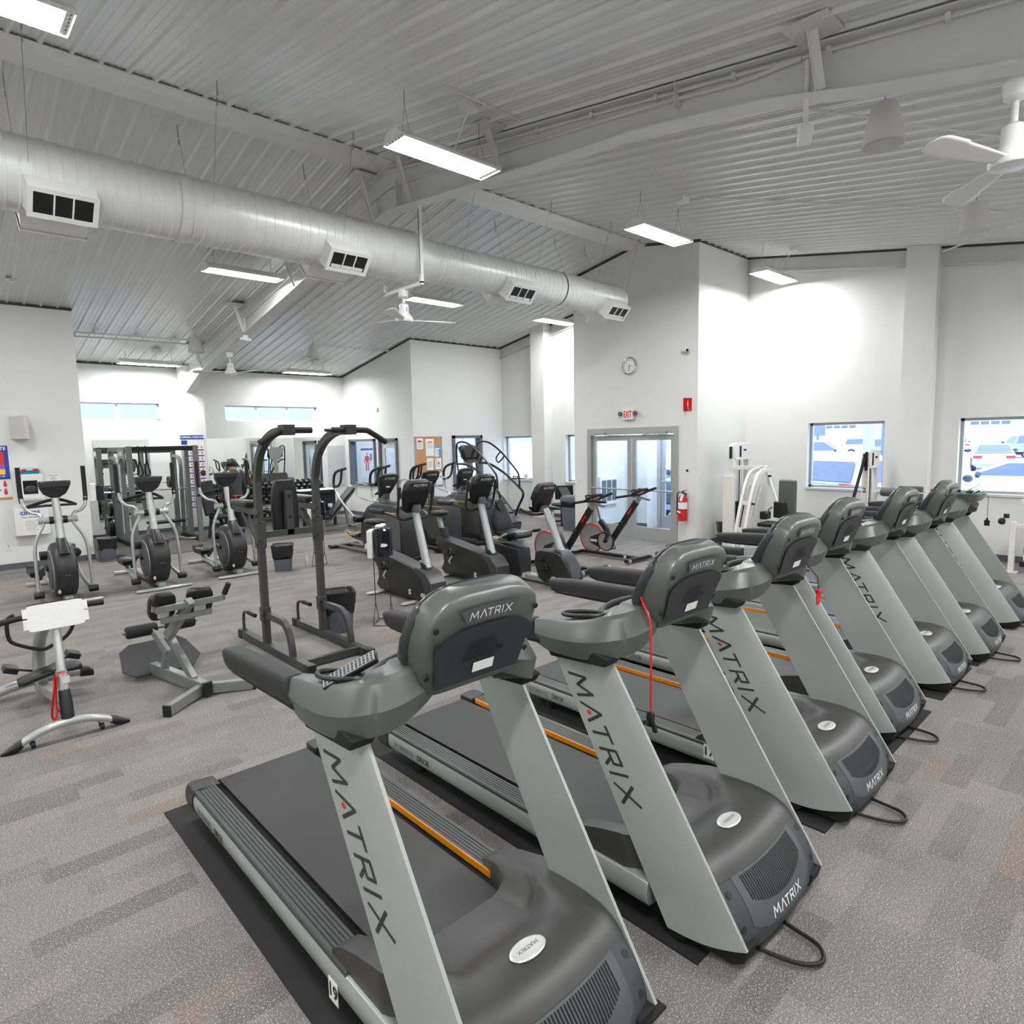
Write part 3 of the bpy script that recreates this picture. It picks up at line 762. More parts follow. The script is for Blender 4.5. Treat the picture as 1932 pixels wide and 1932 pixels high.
def up_yz(s, t):
    F0, F1, B0, B1 = V((0, .10)), V((.622, 1.06)), V((.31, .05)), V((.905, 1.045))
    p = F0.lerp(F1, t).lerp(B0.lerp(B1, t), s)
    if t < .12: p.y -= .02*math.sin(PI*s)*(1-t/.12)
    return p
def up_outer(s, t, off=0):
    p = up_yz(s, t); return V((-(.349 + .046*max(0, min(1, s))**.75 + off), p.x, p.y))
FPROF = [(.105,.287),(.085,.265),(.055,.232),(.028,.195),(.008,.15),(-.005,.105),(-.006,.07),(.004,.04),(.03,.018)]
FL = [0]
for a, b in zip(FPROF, FPROF[1:]): FL.append(FL[-1]+math.hypot(b[0]-a[0], b[1]-a[1]))
def fp(x, t, off=0):
    d = t*FL[-1]
    y = interp(list(zip(FL, [p[0] for p in FPROF])), d); z = interp(list(zip(FL, [p[1] for p in FPROF])), d)
    e = .02*FL[-1]
    y2 = interp(list(zip(FL, [p[0] for p in FPROF])), d+e); z2 = interp(list(zip(FL, [p[1] for p in FPROF])), d+e)
    n = V((0, (z2-z), -(y2-y)))
    if n.length < 1e-6: n = V((0,-1,0))
    n.normalize()
    return V((x, y+.035*(x/.33)**2, z)) + n*off
def hood_z(x, y):
    c = interp([(.10,.288),(.125,.312),(.16,.333),(.20,.345),(.26,.348),(.32,.335),(.385,.298),(.43,.262),(.48,.243),(.56,.23),(.66,.21)], y)
    s = interp([(.10,.288),(.125,.312),(.16,.333),(.20,.345),(.28,.355),(.40,.352),(.54,.335),(.68,.30),(.78,.268),(.82,.248),(.86,.215)], y)
    return lerp(c, s, sst(.17, .27, abs(x)))
def hood(u, v):
    x0 = (u-.5)*2
    yend = lerp(.66, .86, sst(.66, .80, abs(x0)))
    y = lerp(.10, yend, v)
    hw = .333 + .055*sst(.44, .5, y)
    x = x0*hw
    return V((x, y + .035*(x/.33)**2*(1-v), hood_z(x0*.333, y)))
def cface(u, v, off=0):      # console front face (towards the treadmill's front)
    y, z = lerp(.486, .387, v), lerp(1.20, 1.50, v)
    return V((u, y - .93*off, z - .028*abs(u/.22)**2.2*max(0, v-.3)/.7 - .36*off))
def cback(u, v, off=0):
    y, z = lerp(.655, .50, v), lerp(1.26, 1.525, v)
    return V((u, y + .86*off, z - .028*abs(u/.22)**2.2*v + .5*off))
def patch(fn, us, vs):
    mb = MB(); g = [[mb.bm.verts.new(fn(u, v)) for v in vs] for u in us]
    for i in range(len(us)-1):
        for j in range(len(vs)-1): mb.bm.faces.new((g[i][j], g[i+1][j], g[i+1][j+1], g[i][j+1]))
    return mb
def fr(a, b, n): return [a+(b-a)*i/n for i in range(n+1)]
def flip(mb, s):
    if s > 0:
        for v in mb.bm.verts: v.co.x = -v.co.x
    return mb
def logo(name, txt, h, fn, parent, ink, wd=.14, gap=.3):
    q, w, dots = logo_quads(txt, h, wd, gap)
    o = put_quads(q, lambda a, b: fn(a-w/2, b-h/2)).obj(name, ink, parent, flat=True)
    for d in dots:
        put_quads(disc_quads((d[0]-w/2, d[1]-h/2+.06*h), h*.12), fn).obj('red_dot', m_rdot, o, flat=True)
    return o

def treadmill():
    r = thing('treadmill', '', 'treadmill')
    # deck
    MB().bx(-.29, .29, .45, 2.36, .085, .165).obj('deck_frame', m_matte, r, flat=True)
    mb = MB(); n = 10; ring = []
    pr = [(.6, .19)] + [(2.40+.045*math.sin(PI*i/n), .145+.045*math.cos(PI*i/n)) for i in range(n+1)] + [(.6, .10)]
    mb.prism(pr, 'x', -.25, .25); mb.obj('running_belt', m_belt, r)
    for s in (-1, 1):
        sec = [(-.385,.196),(-.399,.194),(-.407,.17),(-.409,.14),(-.404,.108),(-.388,.086),(-.34,.078),(-.34,.19)]
        mb = MB(); mb.prism([(a, b) for a, b in sec], 'y', .40, 2.38); f = flip(mb, s).obj('side_fairing', m_up, r, bev=.003)
        if s < 0:
            text('deck_lettering', 'ULTIMATE', .046, m_mint, frame4((-.4105, 2.16, .142), (0,-1,0), (0,0,1)), f)
            text('deck_lettering', 'DECK', .046, m_ink, frame4((-.4105, 1.955, .142), (0,-1,0), (0,0,1)), f)
        top = [(-.294,.185),(-.294,.207)]; x = -.294
        for k in range(5): top += [(x-.001,.208),(x-.0125,.208),(x-.0135,.204),(x-.0155,.204)]; x -= .0165
        top += [(x-.001,.209),(x-.017,.209),(x-.022,.203),(x-.024,.19),(x-.024,.185)]
        mb = MB(); mb.prism(top, 'y', .74, 2.38); flip(mb, s).obj('foot_rail', m_rail, r, flat=True)
        if s > 0: mb = MB(); mb.bx(-.2945, -.286, .78, 2.31, .178, .207); flip(mb, s).obj('accent_strip', m_orange, r, flat=True)
        mb = MB(); big = [(-.268,.205),(-.375,.214),(-.400,.208),(-.413,.18),(-.416,.14),(-.41,.105),(-.393,.08),(-.35,.07),(-.268,.09)]
        cx0, cz0 = -.35, .14
        mb.loft([[V((cx0+(a-cx0)*k, y, cz0+(b-cz0)*k)) for a, b in big] for y, k in ((2.33, 1.0), (2.42, 1.0), (2.45, .96), (2.468, .85), (2.472, .7))])
        flip(mb, s).obj('rear_cap', m_cap, r, bev=.003)
        # uprights
        ns, nt = 14, 18; mb = MB()
        rings = []
        for j in range(nt+1):
            t = j/nt; ring = [up_outer(i/ns, t) for i in range(ns+1)]
            b0, b1 = up_yz(1, t), up_yz(0, t)
            ring += [V((-.336, b0.x, b0.y)), V((-.336, b1.x, b1.y))]
            rings.append(ring)
        mb.loft(rings); u = flip(mb, s).obj('upright', m_up, r, ang=40)
        if s < 0:
            T0, T1 = .945, .45
            def fn(a, b): # a along the word (centred), b letter height
                return up_outer(.74 - b/.31, .675 - a/1.155, .0012)
            logo('upright_lettering', 'MATRIX', .088, fn, u, m_ink, .15, .38)
        mb = MB()
        for y, z in ((.835, 1.03), (.735, 1.045)): mb.cyl((-.337, y, z), (-.331, y, z), .011, n=10)
        flip(mb, s).obj('bolt', m_screw, u)
        # black foot below the upright, wheel
        mb = MB(); mb.prism([(0,.098),(.015,.04),(.06,.012),(.25,.012),(.34,.05),(.32,.11)], 'x', -.346, -.25); flip(mb, s).obj('base_shell', m_matte, r, bev=.006)
        mb = MB(); mb.lathe([(.001,-.382),(.03,-.384),(.044,-.38),(.048,-.37),(.048,-.335),(.044,-.33)], (0,.28,.05), 'x', 20); mb.obj('transport_wheel', m_sole, r) if s < 0 else flip(mb, s).obj('transport_wheel', m_sole, r)
        mb = MB(); mb.cyl((-.33, 2.1, 0), (-.33, 2.1, .08), .03); flip(mb, s).obj('rear_foot', m_sole, r)
        # arm sweeping from the upright to console and grip
        C_ = [((-.393,1.0,1.128),.038,.052), ((-.39,.93,1.126),.045,.068), ((-.383,.85,1.130),.056,.074), ((-.362,.74,1.142),.072,.084), ((-.325,.655,1.162),.084,.09), ((-.275,.60,1.185),.088,.086), ((-.21,.585,1.215),.084,.068), ((-.10,.60,1.24),.07,.045), ((.0,.60,1.245),.07,.045)]
        rings = []
        pts, _ = smooth([V(c[0]) for c in C_], [0]*len(C_), 4)
        aa, _ = smooth([V((c[1], c[2], 0)) for c in C_], [0]*len(C_), 4)
        for i, p in enumerate(pts):
            d = pts[min(i+1, len(pts)-1)]-pts[max(i-1, 0)]; d.z = 0; d.normalize()
            x_ = d.cross(V((0,0,1))); u_ = V((0, .25*max(0, 1-i/6), 1))
            R_ = [p + x_*aa[i].x*q[0] + u_*aa[i].y*q[1] for q in ((.80,-1),(1.0,-.08),(.55,.80),(.35,.97),(-.9,1),(-1,.85),(-1,-.9),(-.9,-1))]
            rings.append(R_)
        mb = MB(); mb.loft(rings); a_ = flip(mb, s).obj('console_arm', m_shroud, r, ang=22, bev=.005)
        mb = MB(); mb.prism([(.945,1.07),(.915,1.028),(.61,1.048),(.585,1.085),(.66,1.1),(.85,1.1)], 'x', -.412, -.326); flip(mb, s).obj('arm_collar', m_matte, r, bev=.006)
        # grip
        mb = MB(); rings = []
        for y, zc, hh, w in ((1.0,1.128,.052,.04),(1.2,1.122,.052,.042),(1.45,1.112,.049,.042),(1.60,1.104,.044,.041),(1.645,1.104,.034,.036),(1.655,1.104,.018,.024)):
            rings.append(sring((-.393, y, zc), (1,0,0), (0,.5,1), w, hh, 20, 4))
        mb.loft(rings); g = flip(mb, s).obj('hand_grip', m_grip, r, ang=50)
        mb = MB(); mb.loft([sring((-.393, y, zc), (1,0,0), (0,.3,1), w, hh, 16, 3) for y, zc, hh, w in ((.97,1.094,.02,.0425),(1.3,1.086,.022,.0435),(1.53,1.078,.018,.043),(1.57,1.080,.009,.036))]); flip(mb, s).obj('grip_underside', m_grip2, g)
        # cup holder
        d = V((-.07,.26,-.025)).normalized(); e = V((d.y,-d.x,0)); c = V((-.345,.775,1.228))
        mb = MB(); mb.tube([c+d*.1*math.cos(k*PI/12)+e*.043*math.sin(k*PI/12)+V((0,0,.006)) for k in range(24)], .009, 8, closed=True); h = flip(mb, s).obj('cup_holder', m_black, r)
        mb = MB(); mb._hull([c+d*.098*math.cos(k*PI/12)+e*.041*math.sin(k*PI/12) for k in range(24)], [tuple(range(24))]); flip(mb, s).obj('cup_well', m_slit, h, flat=True)
    # hood
    mb = MB(); mb.grid(hood, 36, 30)
    nu, nv = 36, 30
    edge = [hood(0, j/nv) for j in range(nv+1)]
    for s in (0, 1):
        E = [hood(s, j/nv) for j in range(nv+1)]
        mb.loft([E, [V((p.x, p.y, min(p.z, .135))) for p in E]], caps=False, closed=False)
    E = [hood(i/nu, 1) for i in range(nu+1)]; mb.loft([E, [V((p.x, p.y, .12)) for p in E]], caps=False, closed=False)
    h = mb.obj('motor_cover', m_hood, r, ang=50)
    mb = MB(); c = V((0,.262,.354))
    mb.lathe([(.048,.001),(.05,.005),(.045,.0085),(.04,.009),(.001,.009)], n=28)
    for v in mb.bm.verts: v.co = V((v.co.x*1.45, v.co.y*.82, v.co.z))+V((0,.262,.347))
    bd = mb.obj('badge', m_badge, h)
    logo('badge_lettering', 'MATRIX', .014, lambda a, b: V((-a, .262-b, .3565)), bd, m_ink, .16, .3)
    # fascia
    mb = MB(); mb.grid(lambda u, v: fp((u-.5)*.668, v), 24, 24); fa = mb.obj('front_fascia', m_fascia, r, ang=50)
    MB().bx(-.325, .325, .05, .5, .015, .1).obj('base_pan', m_matte, r, flat=True)
    patch(lambda u, v: fp(u, v*(1-.22*(abs(u)/.25)**3), .0015), fr(-.25,.25,24), fr(.015,.74,14)).obj('vent_surround', m_plate, fa)
    mb = MB()
    for k in range(31):
        x = -.205+k*.41/30; e = .47-.16*(abs(x)/.22)**2.2
        g = [[mb.bm.verts.new(fp(x+q, t, .0028)) for t in fr(.045, e, 6)] for q in (-.0036, .0036)]
        for j in range(6): mb.bm.faces.new((g[0][j], g[1][j], g[1][j+1], g[0][j+1]))
    mb.obj('vent_grille', m_slit, fa, flat=True)
    logo('fascia_lettering', 'MATRIX', .038, lambda a, b: fp(a+.0, .60-b/FL[-1], .003), fa, m_wink, .17, .32)
    for s in (-1, 1):
        for t in (.16, .56):
            p = fp(s*.302, t, .001); q = fp(s*.302, t, .003)
            MB().cyl(p, q, .014, n=14).obj('bolt_cap', m_conp, fa)
    # console
    def shell(rows, name, m, par, p=8):
        rings = []
        for y, z, hw, hd in rows:
            R_ = sring((0, y, z), (1,0,0), (0,.89,.456), hw, hd, 36, p)
            k = sst(1.3, 1.52, z)
            for q in R_: q.z -= .028*abs(q.x/.22)**2.2*k
            rings.append(R_)
        mb = MB(); mb.loft(rings); return mb.obj(name, m, par, ang=42)
    c = shell(((.575,1.205,.165,.060),(.57,1.217,.185,.074),(.555,1.26,.207,.080),(.53,1.32,.226,.078),(.498,1.40,.234,.068),(.46,1.475,.232,.056),(.444,1.507,.218,.049),(.436,1.526,.19,.041),(.433,1.535,.15,.03)), 'console', m_shroud, r)
    shell(((.605,1.25,.20,.032),(.59,1.30,.232,.032),(.556,1.38,.242,.030),(.512,1.47,.241,.028),(.488,1.513,.226,.026),(.477,1.532,.197,.022),(.472,1.54,.15,.015)), 'screen_bezel', m_bez, c, 5)
    patch(lambda u, v: cface(u*(.86+.14*min(1, v*1.6)), v*(1-.16*(abs(u)/.2)**5), .004), fr(-.205,.205,20), fr(.04,.70,12)).obj('back_panel', m_conp, c)
    mb = MB()
    for k in range(7):
        v = .30+k*.033; mb._hull([cface(u, w, .0075) for u, w in ((-.09+k*.005,v),(.05,v),(.05,v+.014),(-.09+k*.005,v+.014))], [(0,1,2,3)])
    mb.obj('speaker_grille', m_slit, c, flat=True)
    put_quads([tuple(V(p) for p in ((.06,.33),(.085,.33),(.085,.39),(.06,.39)))], lambda a, b: cface(a, b, .008)).obj('port', m_slit, c, flat=True)
    put_quads([tuple(V(p) for p in ((-.035,.13),(.055,.13),(.055,.25),(-.035,.25)))], lambda a, b: cface(a, b, .0075)).obj('rating_sticker', m_paper, c, flat=True)
    patch(lambda u, v: cface(u*(.72+.28*v), .745+.19*v, .004), fr(-.13,.13,8), fr(0,1,4)).obj('name_plate', m_plate, c)
    logo('console_lettering', 'MATRIX', .028, lambda a, b: cface(a, .84+b/.31, .006), c, m_wink, .13, .34)
    for s in (-1, 1):
        for v in (.2, .8):
            MB().cyl(cface(s*.212, v, -.006), cface(s*.212, v, -.002), .010, n=10).obj('screw_pocket', m_slit, c)
    patch(lambda u, v: cback(u, v, .004), fr(-.19,.19,8), fr(.3,.93,6)).obj('display', m_scr, c)
    patch(lambda u, v: cback(u, v, .006), fr(-.17,.17,6), fr(.04,.26,4)).obj('keypad', m_black, c)
    mb = MB(); mb.prism([(.62,1.25),(.80,1.21),(.81,1.195),(.62,1.2)], 'x', -.21, .21); mb.obj('reading_shelf', m_shroud, r, bev=.01)
    mb = MB(); mb.tube([(-.27,.72,1.19),(-.16,.82,1.205),(0,.85,1.21),(.16,.82,1.205),(.27,.72,1.19)], .016, 10, sub=4); mb.obj('pulse_bar', m_black, r)
    mb = MB(); mb.tube([(.02,.10,.012),(.0,-.02,.012),(-.02,-.13,.012),(-.09,-.17,.012),(-.16,-.11,.012),(-.2,.05,.012),(-.2,.2,.02)], .0085, 8, sub=5); mb.obj('power_cord', m_sole, r)
    return r

TM = [(1.312, 1.11, 'nearest treadmill at the bottom of the photo with a remote control in its cup holder'),
      (2.42, 1.0, 'second treadmill from the front with a red safety cord hanging from its console'),
      (3.635, 1.055, 'third treadmill from the front with a red tag hanging beside its right upright'),
      (4.745, 1.175, 'fourth treadmill from the front in the row of seven'),
      (5.93, 1.14, 'fifth treadmill from the front in the row of seven'),
      (6.92, 1.075, 'sixth treadmill from the front with a small red clip on top of its console'),
      (8.245, 1.07, 'farthest treadmill with its console removed and the circuit boards showing')]
G = 'row of treadmills'
t0 = treadmill(); t0['group'] = G
for q in range(1, 7):
    c = copytree(t0); c.location = (TM[q][0], TM[q][1], .008); c['label'] = TM[q][2]
    TM[q] += (c,)
t0.location = (TM[0][0], TM[0][1], .008); t0['label'] = TM[0][2]; TM[0] += (t0,)
def kid(o, n): return [k for k in o.children if k.name.split('.')[0] == n]
# the opened last machine
last = TM[6][3]
for n in ('console', 'reading_shelf', 'pulse_bar'):
    for o in kid(last, n):
        for k in list(o.children_recursive): bpy.data.objects.remove(k)
        bpy.data.objects.remove(o)
mb = MB(); mb.loft([sring((0,.55,1.25),(1,0,0),(0,1,0),.21,.1,20,5), sring((0,.53,1.33),(1,0,0),(0,1,0),.23,.11,20,5), sring((0,.53,1.33),(1,0,0),(0,1,0),.215,.095,20,5), sring((0,.55,1.27),(1,0,0),(0,1,0),.2,.085,20,5)]); mb.obj('open_housing', m_shroud, last)
m_pcb = mat('circuit board', (52,120,78), .4, var=.25, scale=60)
MB().box((.03,.53,1.325), (.3,.14,.012)).obj('circuit_board', m_pcb, last, flat=True)
mb = MB()
for k in range(7): mb.box((-.09+k*.04, .5+.03*(k % 3), 1.338), (.022, .03, .02))
mb.obj('circuit_chip', m_black, last, flat=True)
mb = MB()
for k in range(5): mb.tube([(-.12+.05*k,.5,1.33),(-.1+.06*k,.47,1.39+.01*k),(-.05+.05*k,.55,1.37),(.0+.04*k,.58,1.33)], .003, 6, sub=4)
mb.obj('loose_wire', m_paper, last)
mb = MB(); mb.tube([(.2,.45,1.33),(.23,.42,1.27),(.235,.42,1.02)], .0025, 6); mb.box((.235,.42,.99), (.006,.05,.06)); mb.box((.235,.42,1.03), (.006,.02,.03)); mb.obj('safety_cord', m_black, last)
# red cord, tag, clip
o = TM[1][3]
mb = MB(); mb.tube([(-.12,.60,1.325),(-.2,.58,1.33),(-.262,.52,1.305),(-.29,.47,1.25),(-.295,.46,1.1),(-.296,.46,.86)], .0045, 8, sub=5); sc = mb.obj('safety_cord', m_red, o); sc['label'] = 'red safety cord'
mb = MB(); mb.box((-.296,.46,.845), (.02,.03,.045)); mb.box((-.30,.47,.815), (.05,.02,.02), Matrix.Rotation(.5, 3, 'Y')); mb.box((-.285,.45,.80), (.015,.02,.05), Matrix.Rotation(-.4, 3, 'Y')); mb.obj('cord_clip', m_black, sc, bev=.003)
o = TM[2][3]
mb = MB(); mb.tube([(.30,.52,1.2),(.345,.47,1.12),(.35,.465,1.03)], .0025, 6); sc = mb.obj('safety_cord', m_black, o)
mb = MB(); mb.box((.35,.465,.985), (.05,.008,.075)); mb.cyl((.35,.465,1.01), (.35,.465,1.045), .016, n=10); k = mb.obj('cord_tag', m_red, sc, bev=.003); k['label'] = 'red plastic tag'
o = TM[5][3]
MB().box((-.2,.52,1.47), (.06,.03,.012)).obj('cord_clip', m_red, o, bev=.003)
# number stickers
def sticker(i, s, px, py):
    cx, yt, _, o = TM[i]; p = W(px, py, X=cx-.4105); y, z = p.y-yt, p.z-.008
    f = [k for k in kid(o, 'side_fairing') if k.data.vertices[0].co.x < 0][0]
    MB().bx(-.4112, -.4085, y-.032, y+.032, z-.042, z+.042).obj('number_sticker', m_paper, f, flat=True)
    text('sticker_number', s, .07, m_ink, frame4((-.4114, y, z), (0,-1,0), (0,0,1)), f, .002)
sticker(0, '19', 628.6, 1871); sticker(2, '17', 1337, 1419)

# mats under the machines
m_mat = mat('black equipment mat', (27,27,27), .8, var=.1, scale=25, bump=.3, bscale=400)
def omat(x, y, label, rz=0):
    o = MB().bx(-.465, .465, 0, 2.6, 0, .008).obj('equipment_mat', m_mat, flat=True)
    o.location = (x, y, 0); o.rotation_euler = (0, 0, rz); return tag(o, label, 'mat', 'black mats under the treadmills')
o0 = omat(1.297, 1.14, 'black mat under the nearest treadmill')
for x, y, rz, l in ((2.465, 1.16, .0, 'second'), (3.64, 1.14, 0, 'third'), (4.70, 1.16, 0, 'fourth'), (5.91, 1.16, 0, 'fifth'), (6.93, 1.135, 0, 'sixth'), (8.25, 1.2, 0, 'farthest')):
    c = o0.copy(); C.objects.link(c); c.location = (x, y, 0); c['label'] = 'black mat under the '+l+(' treadmill' if l == 'farthest' else ' treadmill from the front')
# remote control lying in the nearest cup holder
ux = V((.62,-.5,.42)).normalized(); uz = V((-.35,-.25,.85)); uz = (uz-ux*uz.dot(ux)).normalized(); uy = uz.cross(ux)
R_ = Matrix((ux, uy, uz)).transposed()
t = thing('remote_control', 'grey remote control with rows of buttons lying in a treadmill cup holder', 'remote', (1.312-.33, 1.11+.73, 1.262))
mb = MB(); mb.box((0,0,0), (.2,.048,.022)); o = mb.obj('body', m_black, t, bev=.006)
mb = MB(); mb.box((0,0,.0118), (.19,.042,.002)); f_ = mb.obj('face', mat('remote face', (150,150,146), .5), t, flat=True)
mb = MB()
for i in range(13):
    for j in range(3): mb.box((-.085+i*.0142, -.013+j*.013, .0135), (.008,.008,.003))
bt = mb.obj('button_field', mat('remote buttons', (52,58,66), .5, var=.5, scale=120), t, flat=True)
t.rotation_euler = R_.to_euler()
# ------------------------------------------------------------------ floor equipment
def WP(mb, name, m, root, par=None, **k):
    """mesh built in room coordinates, hung on a thing that stands at root"""
    L = root.location
    for v in mb.bm.verts: v.co -= L
    return mb.obj(name, m, par or root, **k)
m_liner = mat('black bin liner', (16,16,17), .3, var=.2, bump=.9, bscale=14, spec=.7)
m_bin = mat('grey bin plastic', (92,98,106), .5)
m_eq = mat('charcoal plastic', (42,42,44), .42, var=.08, scale=12)
m_eq2 = mat('dark grey plastic', (58,58,60), .38, var=.06)
m_octane = mat('warm grey shell', (78,78,76), .4, var=.06, scale=6)
m_yel = mat('yellow accent', (206,160,48), .4)
m_wm = mat('cream enamel', (226,224,216), .4, var=.02)
m_greypad = mat('grey vinyl pad', (84,86,84), .55, bump=.2)

# ---- power tower
def power_tower():
    r = thing('power_tower', 'tall dark grey pull-up and dip tower with two uprights', 'exercise tower', (2.67, 6.0, 0))
    for x, s in ((2.375, -1), (2.965, 1)):
        mb = MB(); mb.rtube([(x,6.09,0),(x,6.09,.8),(x,6.09,1.55),(x,6.07,1.72),(x,5.99,1.90),(x,5.84,2.03),(x,5.62,2.11),(x,5.36,2.13)], .062, .062, sub=5)
        u = WP(mb, 'upright', m_steel, r)
        for za, zb_ in ((.30, .44), (1.02, 1.28)): mb = MB(); mb.bx(x-.042, x+.042, 6.05, 6.13, za, zb_); WP(mb, 'sleeve', m_steel, r, u, bev=.003)
        for z in (.36, 1.06, 1.24, 1.33):
            mb = MB(); mb.cyl((x-.048, 6.07, z), (x-.03, 6.07, z), .012, n=8); mb.cyl((x-.02, 6.04, z+.03), (x-.02, 6.06, z+.03), .012, n=8); WP(mb, 'bolt', m_black, r, u)
        mb = MB(); mb.bx(x-.05, x+.05, 5.30, 5.43, 2.085, 2.175); WP(mb, 'bar_bracket', m_eq, r, bev=.004)
        mb = MB(); mb.rtube([(x,5.14,.045),(x,6.74,.045)], .066, .075); b_ = WP(mb, 'base_rail', m_steel, r)
        for y in (5.17, 6.72):
            mb = MB(); mb.bx(x-.039, x+.039, y-.045, y+.045, 0, .088); WP(mb, 'end_cap', m_black, r, b_, bev=.004)
        mb = MB(); mb.rtube([(x,6.06,.36),(x,5.76,.37),(x,5.64,.35),(x,5.56,.27),(x,5.52,.15),(x,5.51,.06)], .045, .06, sub=4); WP(mb, 'brace', m_steel, r)
        mb = MB(); mb.tube([(x,6.68,.06),(x,6.68,.2),(x,6.66,.27),(x,6.6,.295),(x,6.5,.298)], .016, 10, sub=4); h = WP(mb, 'push_up_handle', m_steel, r)
        mb = MB(); mb.tube([(x,6.53,.298),(x,6.36,.298)], .021, 10); WP(mb, 'handle_grip', m_grip2, r, h)
        # dip arm
        mb = MB(); mb.bar((x, 6.1, 1.37), (x, 6.68, 1.37), .05, .06); mb.bar((x, 6.12, 1.08), (x, 6.48, 1.35), .05, .05); a = WP(mb, 'dip_arm', m_steel, r, bev=.003)
        mb = MB(); mb.box((x-.02*s*-1, 6.42, 1.44), (.13, .40, .065)); WP(mb, 'arm_pad', m_vinyl, r, bev=.022, seg=3)
        mb = MB(); mb.tube([(x, 6.66, 1.37),(x, 6.76, 1.37),(x, 6.79, 1.41),(x, 6.79, 1.60)], .019, 10, sub=4); WP(mb, 'dip_grip', m_grip2, r, a)
    mb = MB(); mb.tube([(2.14,5.38,2.02),(2.30,5.37,2.105),(2.38,5.36,2.125),(2.60,5.36,2.127)], .027, 12, sub=3); WP(mb, 'pull_up_bar', m_grip2, r)
    mb = MB(); mb.tube([(2.80,5.36,2.127),(3.12,5.36,2.125),(3.2,5.37,2.105),(3.37,5.38,2.01)], .027, 12, sub=3); o = WP(mb, 'pull_up_bar', m_grip2, r)
    mb = MB(); mb.cyl((2.73,5.36,2.127), (2.81,5.36,2.127), .015); WP(mb, 'bar_pin', m_black, r, o)
    mb = MB(); mb.bar((2.405, 6.09, 1.145), (2.935, 6.09, 1.145), .06, .062); WP(mb, 'crossbar', m_steel, r, bev=.003)
    mb = MB(); mb.bar((2.40, 5.33, .045), (2.94, 5.33, .045), .05, .07); WP(mb, 'base_crossbar', m_steel, r, bev=.003)
    mb = MB(); mb.bx(2.635, 2.705, 6.06, 6.13, 1.12, 1.55); p = WP(mb, 'pad_post', m_steel, r, bev=.003)
    for z in (1.3, 1.5):
        mb = MB(); mb.cyl((2.67, 6.045, z), (2.67, 6.07, z), .014, n=8); WP(mb, 'bolt', m_black, r, p)
    mb = MB(); rings = []
    for z, w in ((1.13,.11),(1.16,.128),(1.4,.132),(1.56,.122),(1.63,.105),(1.66,.085)):
        rings.append(sring((2.67, 6.175, z), (1,0,0), (0,1,0), w, .036, 24, 6))
    mb.loft(rings); WP(mb, 'back_pad', m_vinyl, r, bev=.01)
power_tower()

# ---- trash bins
def trash(label, loc, rz=0, k=1.0):
    r = thing('trash_can', label, 'trash can', loc, rz, 'grey trash cans with black liners')
    w0, d0, w1, d1, h = .115*k, .095*k, .15*k, .125*k, .40*k
    sec = lambda t, e=0, n=40: sring((0,0,h*t), (1,0,0), (0,1,0), lerp(w0,w1,t)+e, lerp(d0,d1,t)+e, n, 7)
    MB().loft([sec(0), sec(.02, .003), sec(1), sec(1, -.006), sec(.06, -.006)]).obj('bin', m_bin, r, ang=50)
    rnd = random.Random(label); rings = []
    for t, e in ((.5,.006),(.56,.010),(.66,.008),(.75,.012),(.85,.007),(.95,.012),(1.01,.012),(1.02,.002),(.97,-.012),(.85,-.02),(.6,-.03)):
        R_ = sec(t, e); 
        for i, q in enumerate(R_):
            a = .004*math.sin(i*1.7+t*9)+rnd.uniform(-.004,.004); q.x *= 1+a*5; q.y *= 1+a*5; q.z += (.018*math.sin(i*.9)+rnd.uniform(-.012,.012)) if t < .6 else rnd.uniform(-.004,.004)
        rings.append(R_)
    MB().loft(rings, True).obj('liner', m_liner, r, ang=60)
    return r
trash('trash can at the left wall corner beside the cable rack', (2.42, 13.36, 0), .1)
trash('trash can on open carpet framed by the power tower uprights', (4.2, 9.9, 0), -.5, 1.05)
trash('largest trash can close behind the right upright of the power tower', (3.19, 6.17, 0), -.35, 1.1)
trash('trash can at the corner right of the fire extinguisher', (10.93, 5.86, 0), -.8, 1.0)

